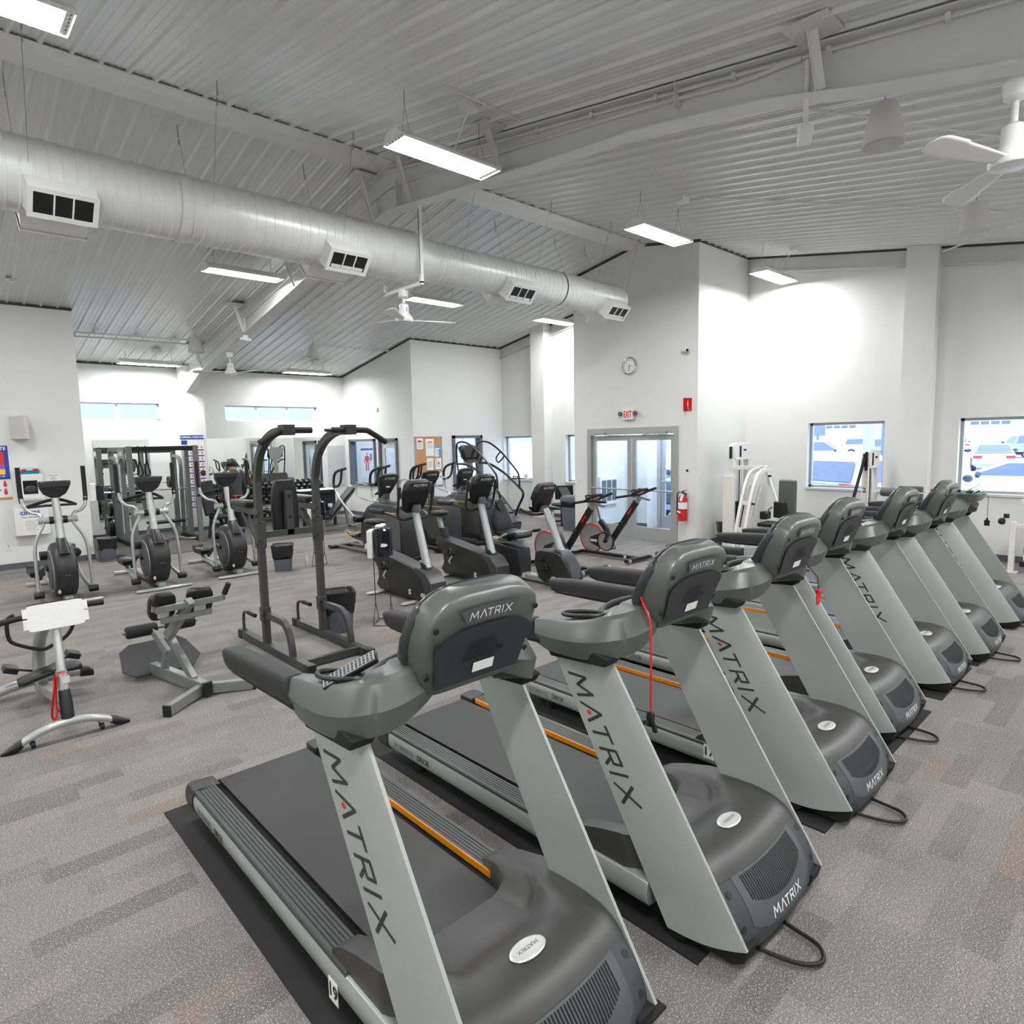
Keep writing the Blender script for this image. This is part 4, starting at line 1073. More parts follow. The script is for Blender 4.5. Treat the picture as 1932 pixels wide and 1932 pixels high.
# ---- wipes stands
m_navy = mat('gloss black drum', (16,20,34), .12, coat=.6)
def wipes(label, loc, rz):
    r = thing('wipes_dispenser', label, 'wipes dispenser', loc, rz, 'gym wipes dispensers on wire stands')
    for s in (-1, 1):
        mb = MB(); x = s*.085
        mb.tube([(x,0,1.0),(x,0,.2)], .005, 6)
        for a in ((x-.0,-.16),(x+.0,.13)): mb.tube([(x,0,.24),(a[0],a[1],.006)], .0045, 6)
        mb.tube([(x,-.16,.006),(x,.13,.006)], .0045, 6); mb.obj('wire_leg', m_black, r)
    mb = MB()
    for y in (-.16, .13): mb.tube([(-.085,y,.006),(.085,y,.006)], .0045, 6)
    mb.obj('wire_rail', m_black, r)
    MB().bx(-.135, -.075, -.09, .10, .74, 1.05).obj('bracket', m_white, r, bev=.01)
    MB().bx(-.165, -.125, -.06, .03, .84, .9).obj('latch', m_white, r, bev=.006)
    d = MB().lathe([(.096,.76),(.1,.77),(.105,.9),(.1,1.03),(.105,1.05),(.09,1.065),(.04,1.07)], (.03,-.0,0), n=32).obj('drum', m_navy, r)
    MB().lathe([(.06,1.068),(.05,1.08),(.02,1.084)], (.03,0,0), n=20).obj('lid', m_black, d)
    mb = MB(); mb.lathe([(.001,0),(.045,0),(.045,.003),(.001,.003)], n=24)
    for v in mb.bm.verts: v.co = V((v.co.x+.05, -.106+.012*(v.co.x/.05)**2-v.co.z, .89+v.co.y*.42))
    mb.obj('oval_label', m_paper, d)
    mb = MB(); mb.sph((.0,-.03,1.09), .05, 10, (1,.7,.5)); mb.sph((.03,.02,1.1), .035, 8, (1,.6,.6)); mb.obj('wipe_sheet', m_paper, r)
    mb = MB(); mb.tube([(-.12,.06,1.02),(-.15,.0,1.04),(-.16,.06,.98),(-.14,.1,.9)], .014, 8, sub=4); mb.obj('strap', m_black, r)
    return r
wipes('wipes dispenser drum on a wire stand left of the nearer upright bike', (3.70, 6.10, 0), math.radians(-43))
wipes('wipes dispenser stand mostly hidden behind the right tower upright', (4.80, 9.85, 0), math.radians(-43))
mb = MB(); mb.lathe([(.028,0),(.032,.01),(.032,.12),(.012,.18),(.012,.2)], n=16); o = mb.obj('water_bottle', mat('clear plastic', (205,212,216), .15, spec=.8)); o.location = (4.62, 9.95, 0)
tag(o, 'clear plastic bottle standing on the carpet beside the far wipes stand', 'bottle')

# ---- elliptical trainers
m_disc = mat('wheel cover grey', (80,80,81), .45, var=.04)
def elliptical():
    r = thing('elliptical_trainer', '', 'elliptical trainer', group='row of elliptical trainers with upright arm levers')
    poly = [(.40+.385*math.cos(a)*(1.0 if math.sin(a) > 0 else .95), .41+.37*math.sin(a)) for a in [2*PI*i/36 for i in range(36)]]
    mb = MB(); rings = []
    for x, k in ((-.125,.86),(-.11,.95),(-.06,1.0),(.06,1.0),(.11,.95),(.125,.86)):
        rings.append([V((x, .40+(p[0]-.40)*k, .41+(p[1]-.41)*k)) for p in poly])
    mb.loft(rings); h = mb.obj('drive_housing', m_eq, r, ang=50)
    for s in (-1, 1):
        mb = MB(); mb.lathe([(.001,s*.152),(.15,s*.15),(.25,s*.14),(.275,s*.12),(.275,s*.10)], (0,.42,.40), 'x', 40); d = mb.obj('wheel_cover', m_disc, h)
        mb = MB(); mb.lathe([(.262,s*.1325),(.268,s*.134),(.275,s*.127)], (0,.42,.40), 'x', 48, False); mb.obj('rim', m_silver, d)
        mb = MB(); mb.cyl((s*.150,.42,.42), (s*.158,.42,.42), .022); mb.obj('crank_hub', m_black, d)
    mb = MB(); mb.loft([sring((0,.20,.66),(1,0,0),(0,1,0),.075,.13,20,4), sring((0,.28,.80),(1,0,0),(0,1,0),.06,.10,20,4), sring((0,.32,.85),(1,0,0),(0,1,0),.05,.07,20,4)]); mb.obj('neck_cover', m_black, r)
    MB().box((0,.045,.20), (.05,.02,.035)).obj('power_socket', m_black, h)
    for s in (-.018, .018): MB().sph((s,.012,.38), .007, 8).obj('indicator', m_chrome, h)
    mb = MB(); mb.lathe([(.001,0),(.03,0),(.03,.003),(.001,.003)], n=16)
    for v in mb.bm.verts: v.co = V((-.10+v.co.x*.6, .075-v.co.z*1, .17+v.co.y*.9))
    mb.obj('oval_badge', m_badge, h)
    mb = MB(); mb.tube([(0,.27,.76),(0,.36,1.04),(0,.46,1.39)], [.052,.048,.042], 16, sub=4); mb.obj('post', m_silver, r)
    # front foot and rear frame
    mb = MB(); mb.loft([sring((x,0,.022),(0,1,0),(0,0,1),w,h_,16,3) for x, w, h_ in ((-.36,.02,.012),(-.33,.04,.018),(-.1,.055,.022),(.1,.055,.022),(.33,.04,.018),(.36,.02,.012))]); mb.obj('front_foot', m_silver, r)
    mb = MB(); mb.rtube([(0,.1,.06),(0,1.75,.06)], .09, .06); mb.loft([sring((x,1.75,.03),(0,1,0),(0,0,1),.04,.03,12,3) for x in (-.28,.28)]); mb.obj('rear_frame', m_silver, r)
    # console
    mb = MB(); mb.loft([sring((0,.46,1.37),(1,0,0),(0,1,0),.05,.05,20,3), sring((0,.47,1.42),(1,0,0),(0,1,0),.125,.07,20,4), sring((0,.45,1.50),(1,0,0),(0,1,0),.165,.09,20,4), sring((0,.43,1.585),(1,0,0),(0,1,0),.175,.085,20,4), sring((0,.43,1.588),(1,0,0),(0,1,0),.155,.065,20,4), sring((0,.43,1.55),(1,0,0),(0,1,0),.15,.055,20,4)]); c = mb.obj('console', m_eq, r, ang=45)
    mb = MB(); mb.loft([sring((0,.42,1.525),(1,0,0),(0,1,0),.172,.088,28,4), sring((0,.42,1.585),(1,0,0),(0,1,0),.182,.094,28,4), sring((0,.42,1.592),(1,0,0),(0,1,0),.176,.088,28,4)], False); mb.obj('tray_rim', m_eq2, c)
    mb = MB(); mb.tube([(-.30,.86,1.23),(-.16,.62,1.30),(-.05,.48,1.34),(.05,.48,1.34),(.16,.62,1.30),(.28,.86,1.24)], .021, 10, sub=4); mb.tube([(-.30,.86,1.23),(-.14,.58,1.26),(0,.46,1.27),(.14,.58,1.26),(.28,.86,1.24)], .017, 10, sub=4); mb.obj('fixed_handlebar', m_grip2, r)
    # arm levers
    mb = MB(); mb.cyl((-.215,.38,1.08), (.215,.38,1.08), .043, n=18); p = mb.obj('pivot_tube', m_silver, r)
    for s in (-1, 1):
        mb = MB(); mb.cyl((s*.05,.38,1.08), (s*.1,.38,1.08), .049, n=18); mb.obj('pivot_ring', m_black, p)
        dy = .14 if s < 0 else -.06
        mb = MB(); mb.tube([(s*.34,.52+dy,1.36),(s*.325,.49+dy*.8,1.26),(s*.27,.46+dy*.5,1.19),(s*.195,.42+dy*.2,1.165),(s*.165,.38,1.10),(s*.175,.36,1.01),(s*.235,.33,.90),(s*.285,.31,.74),(s*.295,.28,.5),(s*.30,.24,.15)], .021, 12, sub=5); a = mb.obj('arm_lever', m_silver, r)
        mb = MB(); mb.tube([(s*.335,.51+dy,1.31),(s*.345,.54+dy,1.42),(s*.345,.545+dy,1.78)], .028, 12, sub=3); mb.obj('arm_grip', m_grip2, a)
        mb = MB(); mb.lathe([(.001,-.055),(.04,-.055),(.046,-.045),(.046,.045),(.04,.055),(.001,.055)], (s*.30,.23,.13), 'x', 16); mb.obj('joint', m_black, a)
        z = .20 if s < 0 else .44
        mb = MB(); mb.tube([(s*.29,.25,.13),(s*.25,.62,.16+.3*(z-.2)),(s*.23,1.05,z),(s*.22,1.15,z+.03)], .026, 10, sub=4); b_ = mb.obj('pedal_bar', m_silver, r)
        mb = MB(); mb.loft([sring((s*.22,y,z+.09+q),(1,0,0),(0,0,1),.085,h_,16,5) for y, q, h_ in ((.92,.02,.02),(.95,.015,.05),(1.2,.01,.045),(1.30,.015,.05),(1.33,.05,.05),(1.345,.06,.03))]); mb.obj('pedal', m_black, b_, ang=50)
        mb = MB(); mb.tube([(s*.16,.42,.42),(s*.17,.60,.50-.3*s*-.2),(s*.2,.9,z+.04)], .024, 8, sub=3); mb.obj('crank_arm', m_black, b_)
        mb = MB(); mb.cyl((s*.14,.55,.60), (s*.22,.55,.60), .06, n=14); mb.obj('roller', m_black, b_)
    return r
e0 = elliptical(); e0.location = (1.34, 9.87, 0); e0['label'] = 'elliptical trainer in front of the first aid cabinets on the left wall'
dup(e0, (2.45, 9.86, 0), 'elliptical trainer in front of the grey cable rack, middle of its row of three')
dup(e0, (3.57, 9.95, 0), 'elliptical trainer nearest the power tower, in front of the standing person')
# ---- large elliptical machines with shields
def octane():
    r = thing('shield_elliptical', '', 'elliptical trainer', group='large grey ellipticals with shield shaped consoles')
    poly = [(.02,.10),(-.01,.35),(.0,.62),(.06,.86),(.14,.945),(.3,.975),(.9,.965),(1.08,.90),(1.25,.74),(1.34,.56),(1.36,.40),(1.28,.16),(1.2,.08)]
    c = (.66,.5); rings = []
    for x, k in ((-.20,.93),(-.185,.98),(-.15,1),(.15,1),(.185,.98),(.20,.93)): rings.append([V((x, c[0]+(p[0]-c[0])*k, c[1]+(p[1]-c[1])*k)) for p in poly])
    mb = MB(); mb.loft(rings); b = mb.obj('shell', m_eq, r, ang=50)
    for s in (-1, 1):
        mb = MB(); mb.prism([(.03,.2),(.02,.55),(.06,.80),(.8,.80),(.72,.55),(.45,.22)], 'x', s*.198, s*.212); mb.obj('side_panel', m_octane, b, bev=.006)
        mb = MB(); mb.prism([(.06,.815),(.09,.835),(.4,.828),(.83,.84),(.80,.808),(.4,.812)], 'x', s*.198, s*.209); mb.obj('accent_line', m_yel, b, flat=True)
        mb = MB(); mb.tube([(s*.16,0,.05),(s*.16,1.2,.05),(s*.14,2.35,.045)], .03, 10); mb.obj('base_tube', m_octane, r)
        # arm with D handle
        d = 0 if s < 0 else -.22; x = s*.32
        mb = MB(); mb.tube([(x,1.24,.66),(x,1.55,.83),(x,1.85+d*.5,1.03),(x,1.99+d,1.2)], .02, 10, sub=4); a = mb.obj('arm_lever', m_silver, r)
        mb = MB(); mb.tube([(x,1.98+d,1.18),(x,2.02+d,1.27),(x,1.98+d,1.42),(x,1.86+d,1.50),(x-.02*s,1.58+d,1.555)], .025, 10, sub=4)
        mb.tube([(x,2.0+d,1.22),(x,1.86+d,1.23),(x,1.75+d,1.32),(x,1.69+d,1.52)], .021, 10, sub=4); mb.obj('loop_grip', m_grip, a)
        mb = MB(); mb.cyl((s*.20,1.24,.66), (s*.36,1.24,.66), .06, n=18); mb.obj('pivot_cap', m_black, a)
        z = .33 if s < 0 else .20
        mb = MB(); mb.loft([sring((s*.13,y,z+q),(1,0,0),(0,0,1),w,h_,16,4) for y, q, w, h_ in ((1.45,.02,.05,.02),(1.55,.0,.075,.035),(1.75,.0,.08,.035),(1.92,.05,.06,.03),(1.98,.09,.03,.015))]); p = mb.obj('pedal', m_eq2, r, ang=50)
        mb = MB(); mb.tube([(s*.215,1.5,z+.01),(s*.22,1.75,z),(s*.19,1.93,z+.05)], .009, 8, sub=3); mb.obj('pedal_edge', m_yel, p)
        mb = MB(); mb.rtube([(s*.13,.9,.22),(s*.13,1.6,z-.05),(s*.13,1.75,z-.03)], .05, .06); mb.obj('pedal_arm', m_octane, r)
        mb = MB(); mb.tube([(s*.10,.80,.98),(s*.2,.98,1.01),(s*.27,1.2,1.06),(s*.28,1.28,1.2),(s*.26,1.2,1.30),(s*.2,1.02,1.27)], .015, 8, sub=4); mb.obj('inner_handle', m_silver, r)
    mb = MB(); mb.loft([sring((x,2.35,.04),(0,1,0),(0,0,1),.06,.035,12,3) for x in (-.3,.3)]); mb.obj('rear_foot', m_eq, r)
    mb = MB(); mb.loft([sring((x,.06,.05),(0,1,0),(0,0,1),.10,.045,14,3) for x in (-.34,.34)]); mb.obj('front_foot', m_black, r, bev=.01)
    mb = MB(); mb.loft([sring((0,y,z),(1,0,0),(0,1,0),a,e,18,4) for y, z, a, e in ((.85,.93,.12,.2),(.83,1.02,.085,.11),(.75,1.12,.06,.06))]); mb.obj('neck', m_octane, r)
    mb = MB(); mb.loft([sring((0,y,z),(1,0,0),(0,.9,.4),a,e,28,4) for y, z, a, e in ((.86,1.02,.07,.03),(.82,1.09,.10,.045),(.75,1.20,.14,.05),(.68,1.32,.19,.045),(.63,1.42,.20,.035),(.61,1.455,.16,.03),(.60,1.465,.10,.02))]); c_ = mb.obj('console', m_eq, r, ang=50)
    text('console_lettering', 'OCTANE', .052, m_badge, frame4((0,.598,1.385), (1,0,0), (0,-.38,1)), c_, .001)
    mb = MB(); mb.sph((0,.665,1.24), .05, 12, (1,.25,.28)); mb.obj('logo_bar', m_badge, c_)
    mb = MB(); mb.box((0,.90,1.13), (.18,.16,.03), Matrix.Rotation(-.4, 3, 'X')); mb.obj('tray', m_black, r, bev=.01)
    return r
q = octane(); q.location = (6.0, 8.9, 0); q['label'] = 'large grey elliptical closest to the camera, behind the wipes drum'
dup(q, (7.12, 9.2, 0), 'large grey elliptical standing in front of the office door, middle of three')
dup(q, (8.05, 9.3, 0), 'large grey elliptical in front of the stair climber')

# ---- upright and recumbent bikes
m_bike = mat('bike shell', (33,34,33), .5, var=.1, scale=14)
m_mat_sil = mat('bike column silver', (172,176,174), .32, .4)
def bike_console(r, y, z, k=1.0):
    mb = MB(); mb.loft([sring((0,y+q,z+h),(1,0,0),(0,.92,.35),w,e,28,5) for q, h, w, e in ((.14,-.20,.10,.04),(.12,-.16,.16,.055),(.05,0,.185,.06),(-.02,.14,.185,.05),(-.045,.175,.165,.04),(-.055,.19,.12,.02))]); c = mb.obj('console', m_black, r, ang=45)
    mb = MB(); mb.loft([sring((0,y-.035+q,z+h),(1,0,0),(0,.92,.35),w,.052,28,5) for q, h, w in ((.02,.09,.19),(-.01,.17,.175),(-.02,.19,.14))]); hd = mb.obj('header', m_eq, c, ang=45)
    logo('console_lettering', 'MATRIX', .032, lambda a, b: V((a, y-.094-.36*b, z+.135+b)), hd, m_wink, .17, .3)
    mb = MB(); mb.lathe([(.07,0),(.06,.06),(.05,.09)], (0,y+.02,z-.2), n=20); mb.obj('column_cap', m_eq2, c)
    for s in (-1, 1): MB().bx(s*.19, s*.2, y+.05, y+.09, z-.12, z-.02).obj('grip_plate', m_badge, c, bev=.003)
    return c
def badge(par, p, n, R=.035, k=.6):
    mb = MB(); mb.lathe([(.001,0),(R,0),(R,.004),(.001,.004)], n=20)
    R_ = V((0,0,1)).rotation_difference(V(n)).to_matrix()
    for v in mb.bm.verts:
        q = V((v.co.x*k, v.co.y, v.co.z)); v.co = V(p)+V((-q.z, q.y, q.x)) if abs(n[0]) > .5 else V(p)+R_@q
    return mb.obj('oval_badge', m_badge, par)
def upright_bike(num):
    r = thing('upright_bike', '', 'exercise bike', group='black upright exercise bikes')
    poly = [(1.42,.50),(1.30,.43),(1.22,.33),(1.21,.22),(1.27,.12),(1.2,.06),(.06,.05),(.0,.12),(.02,.27),(.12,.37),(.26,.43),(.6,.49),(1.0,.55),(1.34,.59)]
    rings = []; c = (.7,.28)
    for x, k in ((-.115,.95),(-.10,.99),(-.07,1),(.07,1),(.10,.99),(.115,.95)): rings.append([V((x, c[0]+(p[0]-c[0])*k, c[1]+(p[1]-c[1])*k)) for p in poly])
    mb = MB(); mb.loft(rings); b = mb.obj('shell', m_bike, r, ang=40)
    mb = MB(); mb.prism([(.0,.13),(.01,.30),(.12,.42),(.30,.47),(.38,.44),(.2,.33),(.12,.12)], 'x', -.122, .122); mb.obj('front_cover', m_eq2, r, bev=.012)
    mb = MB(); mb.loft([sring((0,y,z),(1,0,0),(0,1,.3),.062,.07,20,3) for y, z in ((.2,.40),(.27,.52))]); mb.obj('column_boot', m_black, r)
    mb = MB(); mb.tube([(0,.22,.45),(0,.32,.75),(0,.44,1.14)], [.052,.05,.047], 18, sub=3); mb.obj('column', m_mat_sil, r)
    bike_console(r, .40, 1.34)
    mb = MB()
    for s in (-1, 1):
        mb.tube([(0,.50,1.06),(s*.16,.47,1.05),(s*.235,.48,1.10),(s*.25,.44,1.25),(s*.25,.40,1.44)], .017, 10, sub=4)
        mb.tube([(s*.22,.48,1.07),(s*.25,.62,1.11),(s*.26,.80,1.135)], .017, 10, sub=3)
    h = mb.obj('handlebar', m_black, r)
    for s in (-1, 1):
        mb = MB(); mb.loft([sring((s*.26,y,1.135),(1,0,0),(0,0,1),w,.03,14,3) for y, w in ((.75,.03),(.82,.045),(.98,.05),(1.06,.04),(1.08,.02))]); mb.obj('elbow_rest', m_grip2, h)
        mb = MB(); mb.tube([(s*.25,.42,1.32),(s*.25,.40,1.46)], .023, 10); mb.obj('grip', m_grip2, h)
        # crank and pedal
        y, z = 1.02, .26
        mb = MB(); mb.cyl((s*.11,y,z), (s*.135,y,z), .032); e = (y+.12*s, z-.13*s); mb.bar((s*.15,y,z), (s*.15,e[0],e[1]), .018, .03); cr_ = mb.obj('crank', m_chrome, r)
        mb = MB(); mb.box((s*.215,e[0],e[1]), (.1,.10,.03)); mb.tube([(s*.215,e[0]-.05,e[1]),(s*.215,e[0]-.03,e[1]+.07),(s*.215,e[0]+.03,e[1]+.075),(s*.215,e[0]+.05,e[1])], .012, 8, sub=3, flat=.5); mb.obj('pedal', m_black, cr_)
    mb = MB(); mb.rtube([(0,1.28,.5),(0,1.44,.9)], .05, .06); p = mb.obj('seat_post', m_mat_sil, r)
    mb = MB()
    for k in range(8): mb.box((-.026, 1.31+k*.013, .58+k*.033), (.004,.012,.012))
    mb.obj('index_holes', m_slit, p, flat=True)
    mb = MB(); mb.loft([sring((0,1.27,.52),(1,0,0),(0,1,0),.05,.07,18,4), sring((0,1.34,.72),(1,0,0),(0,1,0),.045,.06,18,4)]); mb.obj('post_collar', m_black, r)
    mb = MB(); mb.loft([sring((0,1.43,z),(1,0,0),(0,1,0),a,e,26,2.4) for z, a, e in ((.89,.10,.12),(.91,.13,.145),(.945,.135,.15),(.965,.12,.135),(.972,.07,.09))]); mb.obj('seat', m_vinyl, r)
    for y in (.38, 1.2):
        mb = MB(); mb.loft([sring((x,y,.02),(0,1,0),(0,0,1),w,h_,14,3) for x, w, h_ in ((-.30,.03,.01),(-.26,.045,.016),(.26,.045,.016),(.30,.03,.01))]); mb.obj('stabiliser', m_badge, r)
    MB().box((.0,-.004,.14), (.05,.02,.04)).obj('power_socket', m_slit, b)
    MB().bx(-.117, -.1155, .44, .49, .105, .165).obj('number_sticker', m_paper, b, flat=True)
    if num: text('sticker_number', num, .05, m_ink, frame4((-.1176,.465,.135), (0,-1,0), (0,0,1)), b, .001)
    badge(b, (-.115,.18,.13), (-1,0,0), .05)
    return r
q = upright_bike('24'); q.location = (4.53, 6.17, 0); q['label'] = 'black upright bike nearest the power tower, behind the wipes drum'
k = upright_bike('23'); k.location = (5.73, 6.32, 0); k['label'] = 'black upright bike with its round saddle in view, left of the recumbent bike'
def recumbent():
    r = thing('recumbent_bike', 'black recumbent bike with a padded back seat on a silver rail', 'exercise bike', (6.3, 5.5, 0))
    poly = [(.03,.05),(.0,.14),(.05,.33),(.16,.46),(.3,.5),(.55,.5),(.66,.46),(.68,.30),(.60,.10),(.5,.05)]
    mb = MB(); mb.loft([[V((x, .35+(p[0]-.35)*k, .26+(p[1]-.26)*k)) for p in poly] for x, k in ((-.13,.94),(-.115,.99),(.115,.99),(.13,.94))]); b = mb.obj('front_shell', m_bike, r, ang=40)
    mb = MB(); mb.prism([(.0,.14),(.05,.36),(.2,.51),(.34,.53),(.3,.46),(.14,.34)], 'x', -.1, .1); mb.obj('front_cover', m_eq2, r, bev=.015)
    mb = MB(); mb.tube([(0,.26,.45),(0,.40,.75),(0,.56,1.05)], [.055,.052,.048], 18, sub=3); mb.obj('column', m_mat_sil, r)
    bike_console(r, .58, 1.21)
    mb = MB(); mb.tube([(-.2,.86,1.05),(-.2,.7,1.0),(-.12,.64,.98),(.12,.64,.98),(.2,.7,1.0),(.2,.86,1.05),(.12,.93,1.08)], .018, 10, sub=4); mb.obj('handlebar', m_grip2, r)
    for s in (-1, 1):
        mb = MB(); mb.cyl((s*.12,.5,.36), (s*.145,.5,.36), .03); e = (.5+.1*s, .36+.1*s); mb.bar((s*.155,.5,.36), (s*.155,e[0],e[1]), .018, .03); cr_ = mb.obj('crank', m_black, r)
        mb = MB(); mb.box((s*.21,e[0],e[1]), (.1,.1,.03)); mb.tube([(s*.21,e[0]-.06,e[1]),(s*.21,e[0]-.02,e[1]+.07),(s*.21,e[0]+.05,e[1]+.06)], .012, 8, sub=3, flat=.5); mb.obj('pedal', m_black, cr_)
    mb = MB(); mb.bx(-.07, .07, .5, 1.85, .03, .11); rl = mb.obj('rail', m_mat_sil, r, bev=.012)
    MB().bx(-.0722, -.0705, .92, 1.0, .045, .095).obj('number_sticker', m_paper, rl, flat=True)
    text('sticker_number', '22', .045, m_ink, frame4((-.0724,.96,.07), (0,-1,0), (0,0,1)), rl, .001)
    mb = MB(); mb.prism([(.98,.06),(.97,.30),(1.0,.46),(1.72,.52),(1.74,.10)], 'x', -.12, .12); mb.obj('rear_shell', m_bike, r, bev=.015)
    mb = MB(); mb.bx(-.05, .05, .95, 1.7, .50, .56); sr_ = mb.obj('seat_rail', m_mat_sil, r, bev=.006)
    mb = MB(); mb.tube([(-.13,1.35,.57),(-.13,1.48,.56)], .016, 8); mb.obj('seat_lever', m_yel, sr_)
    mb = MB(); mb.loft([sring((0,y,z),(1,0,0),(0,.15,1),a,e,24,4) for y, z, a, e in ((.96,.64,.10,.02),(1.0,.645,.17,.045),(1.2,.65,.2,.05),(1.38,.655,.19,.045),(1.42,.66,.14,.02))]); mb.obj('seat', m_vinyl, r, ang=50)
    mb = MB(); mb.bx(-.06, .06, 1.2, 1.4, .54, .62); mb.obj('seat_carriage', m_black, r, bev=.01)
    mb = MB(); mb.loft([sring((0,y,z),(1,0,0),(0,.95,-.3),a,e,24,4) for y, z, a, e in ((1.42,.66,.14,.03),(1.435,.69,.18,.05),(1.48,.82,.19,.055),(1.53,.98,.15,.05),(1.56,1.08,.11,.04),(1.575,1.13,.08,.02))]); bk = mb.obj('backrest', m_vinyl, r, ang=50)
    mb = MB(); mb.loft([sring((0,1.515-q*.4,1.06),(1,0,0),(0,.2,1),.07-.03*q,.09-.03*q,22,2.4) for q in (0,.06,.1)]); mb.obj('headrest', m_vinyl, bk)
    for s in (-1, 1):
        mb = MB(); mb.tube([(0,1.3,.56),(s*.22,1.28,.58),(s*.25,1.15,.66),(s*.25,1.0,.69)], .016, 10, sub=4); g = mb.obj('side_handle', m_silver, r)
        mb = MB(); mb.cyl((s*.25,1.06,.675), (s*.25,.92,.70), .024); mb.obj('grip', m_grip2, g)
    for y in (.1, 1.68):
        mb = MB(); mb.loft([sring((x,y,.02),(0,1,0),(0,0,1),w,h_,14,3) for x, w, h_ in ((-.32,.03,.01),(-.28,.045,.016),(.28,.045,.016),(.32,.03,.01))]); mb.obj('stabiliser', m_badge, r)
    badge(b, (-.13,.30,.13), (-1,0,0), .05)
recumbent()
m_flat = mat('spun aluminium', (186,188,188), .28, .9, var=.08, scale=30)
def spin():
    r = thing('spin_bike', '', 'spin bike', group='black spin bikes with red rimmed wheels')
    mb = MB(); mb.rtube([(0,.02,.06),(0,1.2,.06)], .09, .05); b = mb.obj('base_rail', m_black, r)
    MB().bx(-.047, -.0455, .22, .27, .045, .085).obj('number_sticker', m_paper, b, flat=True)
    for y, w in ((.02,.32),(1.2,.24)):
        mb = MB(); mb.bar((-w,y,.055), (w,y,.055), .07, .055); mb.obj('stabiliser', m_black, r, bev=.004)
    for s in (-1, 1):
        mb = MB(); mb.lathe([(.001,-.014),(.03,-.014),(.034,-.008),(.034,.008),(.03,.014),(.001,.014)], (s*.3,-.035,.055), 'x', 18); mb.obj('roller_wheel', m_flat, r)
    mb = MB(); mb.rtube([(0,.66,.14),(0,.58,.26),(0,.05,.98)], .055, .095); f = mb.obj('front_beam', m_black, r, bev=.006)
    mb = MB(); mb.bar((-.03,.21,.765), (-.03,.13,.865), .004, .03); mb.obj('red_decal', m_red, f)
    mb = MB(); mb.bar((0,.10,.90), (0,-.02,1.06), .05, .06); mb.obj('stem', m_flat, r)
    mb = MB(); mb.bar((0,.10,1.07), (0,-.2,1.02), .045, .03); mb.obj('stem_slider', m_flat, r)
    mb = MB(); mb.tube([(0,.0,1.09),(-.1,.02,1.10),(-.2,.12,1.08),(-.22,.24,1.06),(-.2,.30,1.05)], .02, 10, sub=4); mb.tube([(0,.0,1.09),(.1,.02,1.10),(.2,.12,1.08),(.22,.24,1.06),(.2,.30,1.05)], .02, 10, sub=4)
    for s in (-1, 1): mb.tube([(s*.14,.04,1.10),(s*.17,-.06,1.15),(s*.16,-.18,1.19),(s*.10,-.24,1.2)], .022, 10, sub=4)
    mb.tube([(-.1,.02,1.10),(-.06,.1,1.16),(.06,.1,1.16),(.1,.02,1.10)], .016, 8, sub=3); mb.obj('handlebar', m_grip2, r)
    mb = MB(); mb.box((0,-.02,1.17), (.08,.05,.06)); mb.obj('computer', m_black, r, bev=.01)
    mb = MB(); mb.tube([(.06,.02,1.1),(.08,.06,1.13),(.07,.1,1.1)], .014, 8, sub=3); mb.obj('shift_lever', m_red, r)
    mb = MB(); mb.cyl((-.05,.30,.63), (-.11,.30,.63), .018); mb.cyl((-.05,.24,.58), (-.1,.24,.58), .014); mb.obj('adjust_knob', m_black, r)
    mb = MB(); mb.rtube([(0,.60,.16),(0,.63,.4),(0,.70,.52),(0,.80,.62)], .06, .08, sub=3); mb.obj('rear_beam', m_black, r)
    mb = MB(); mb.bar((0,.76,.55), (0,.86,.88), .035, .045); mb.obj('seat_post', m_flat, r)
    mb = MB(); mb.bar((0,.80,.89), (0,1.0,.89), .04, .025); mb.obj('seat_slider', m_flat, r)
    mb = MB(); mb.loft([sring((0,y,z),(1,0,0),(0,0,1),a,e,18,2.5) for y, z, a, e in ((.66,.93,.015,.012),(.70,.935,.03,.022),(.82,.935,.05,.028),(.92,.94,.1,.032),(.99,.945,.09,.03),(1.01,.95,.05,.02))]); mb.obj('saddle', m_vinyl, r)
    # disc, guard and flywheel
    y, z = .62, .29
    mb = MB(); mb.lathe([(.001,-.085),(.15,-.085),(.155,-.08),(.155,-.06),(.001,-.06)], (0,y,z), 'x', 40); d = mb.obj('crank_disc', m_flat, r)
    mb = MB(); mb.lathe([(.152,-.09),(.166,-.088),(.168,-.055),(.152,-.055)], (0,y,z), 'x', 40, False); mb.obj('disc_guard', m_black, d)
    mb = MB(); mb.prism([(y-.0,z+.17),(y+.33,z+.05),(y+.36,z-.01),(y+.33,z-.06),(y,z-.17),(y+.1,z)], 'x', -.075, -.05); g = mb.obj('chain_guard', m_black, r, bev=.004)
    mb = MB(); mb.bx(-.078, -.0752, y+.19, y+.33, z-.03, z+.01); mb.obj('guard_label', m_badge, g)
    for s in (-1, 1):
        mb = MB(); mb.cyl((s*.085,y,z), (s*.11,y,z), .03); e = (y+.06*s, z-.16*s); mb.bar((s*.115,y,z), (s*.115,e[0],e[1]), .016, .028); cr_ = mb.obj('crank', m_black, r)
        mb = MB(); mb.box((s*.17,e[0],e[1]), (.09,.09,.022)); mb.tube([(s*.17,e[0]-.06,e[1]),(s*.17,e[0]-.07,e[1]+.04),(s*.17,e[0]-.03,e[1]+.05)], .007, 6, sub=3); mb.obj('pedal', m_black, cr_)
    y2, z2 = .98, .31
    mb = MB(); mb.lathe([(.001,-.012),(.235,-.012),(.235,.012),(.001,.012)], (0,y2,z2), 'x', 44); w = mb.obj('flywheel', m_flat, r)
    mb = MB(); mb.lathe([(.232,-.016),(.252,-.016),(.252,.016),(.232,.016)], (0,y2,z2), 'x', 48, False); mb.obj('red_rim', m_red, w)
    return r
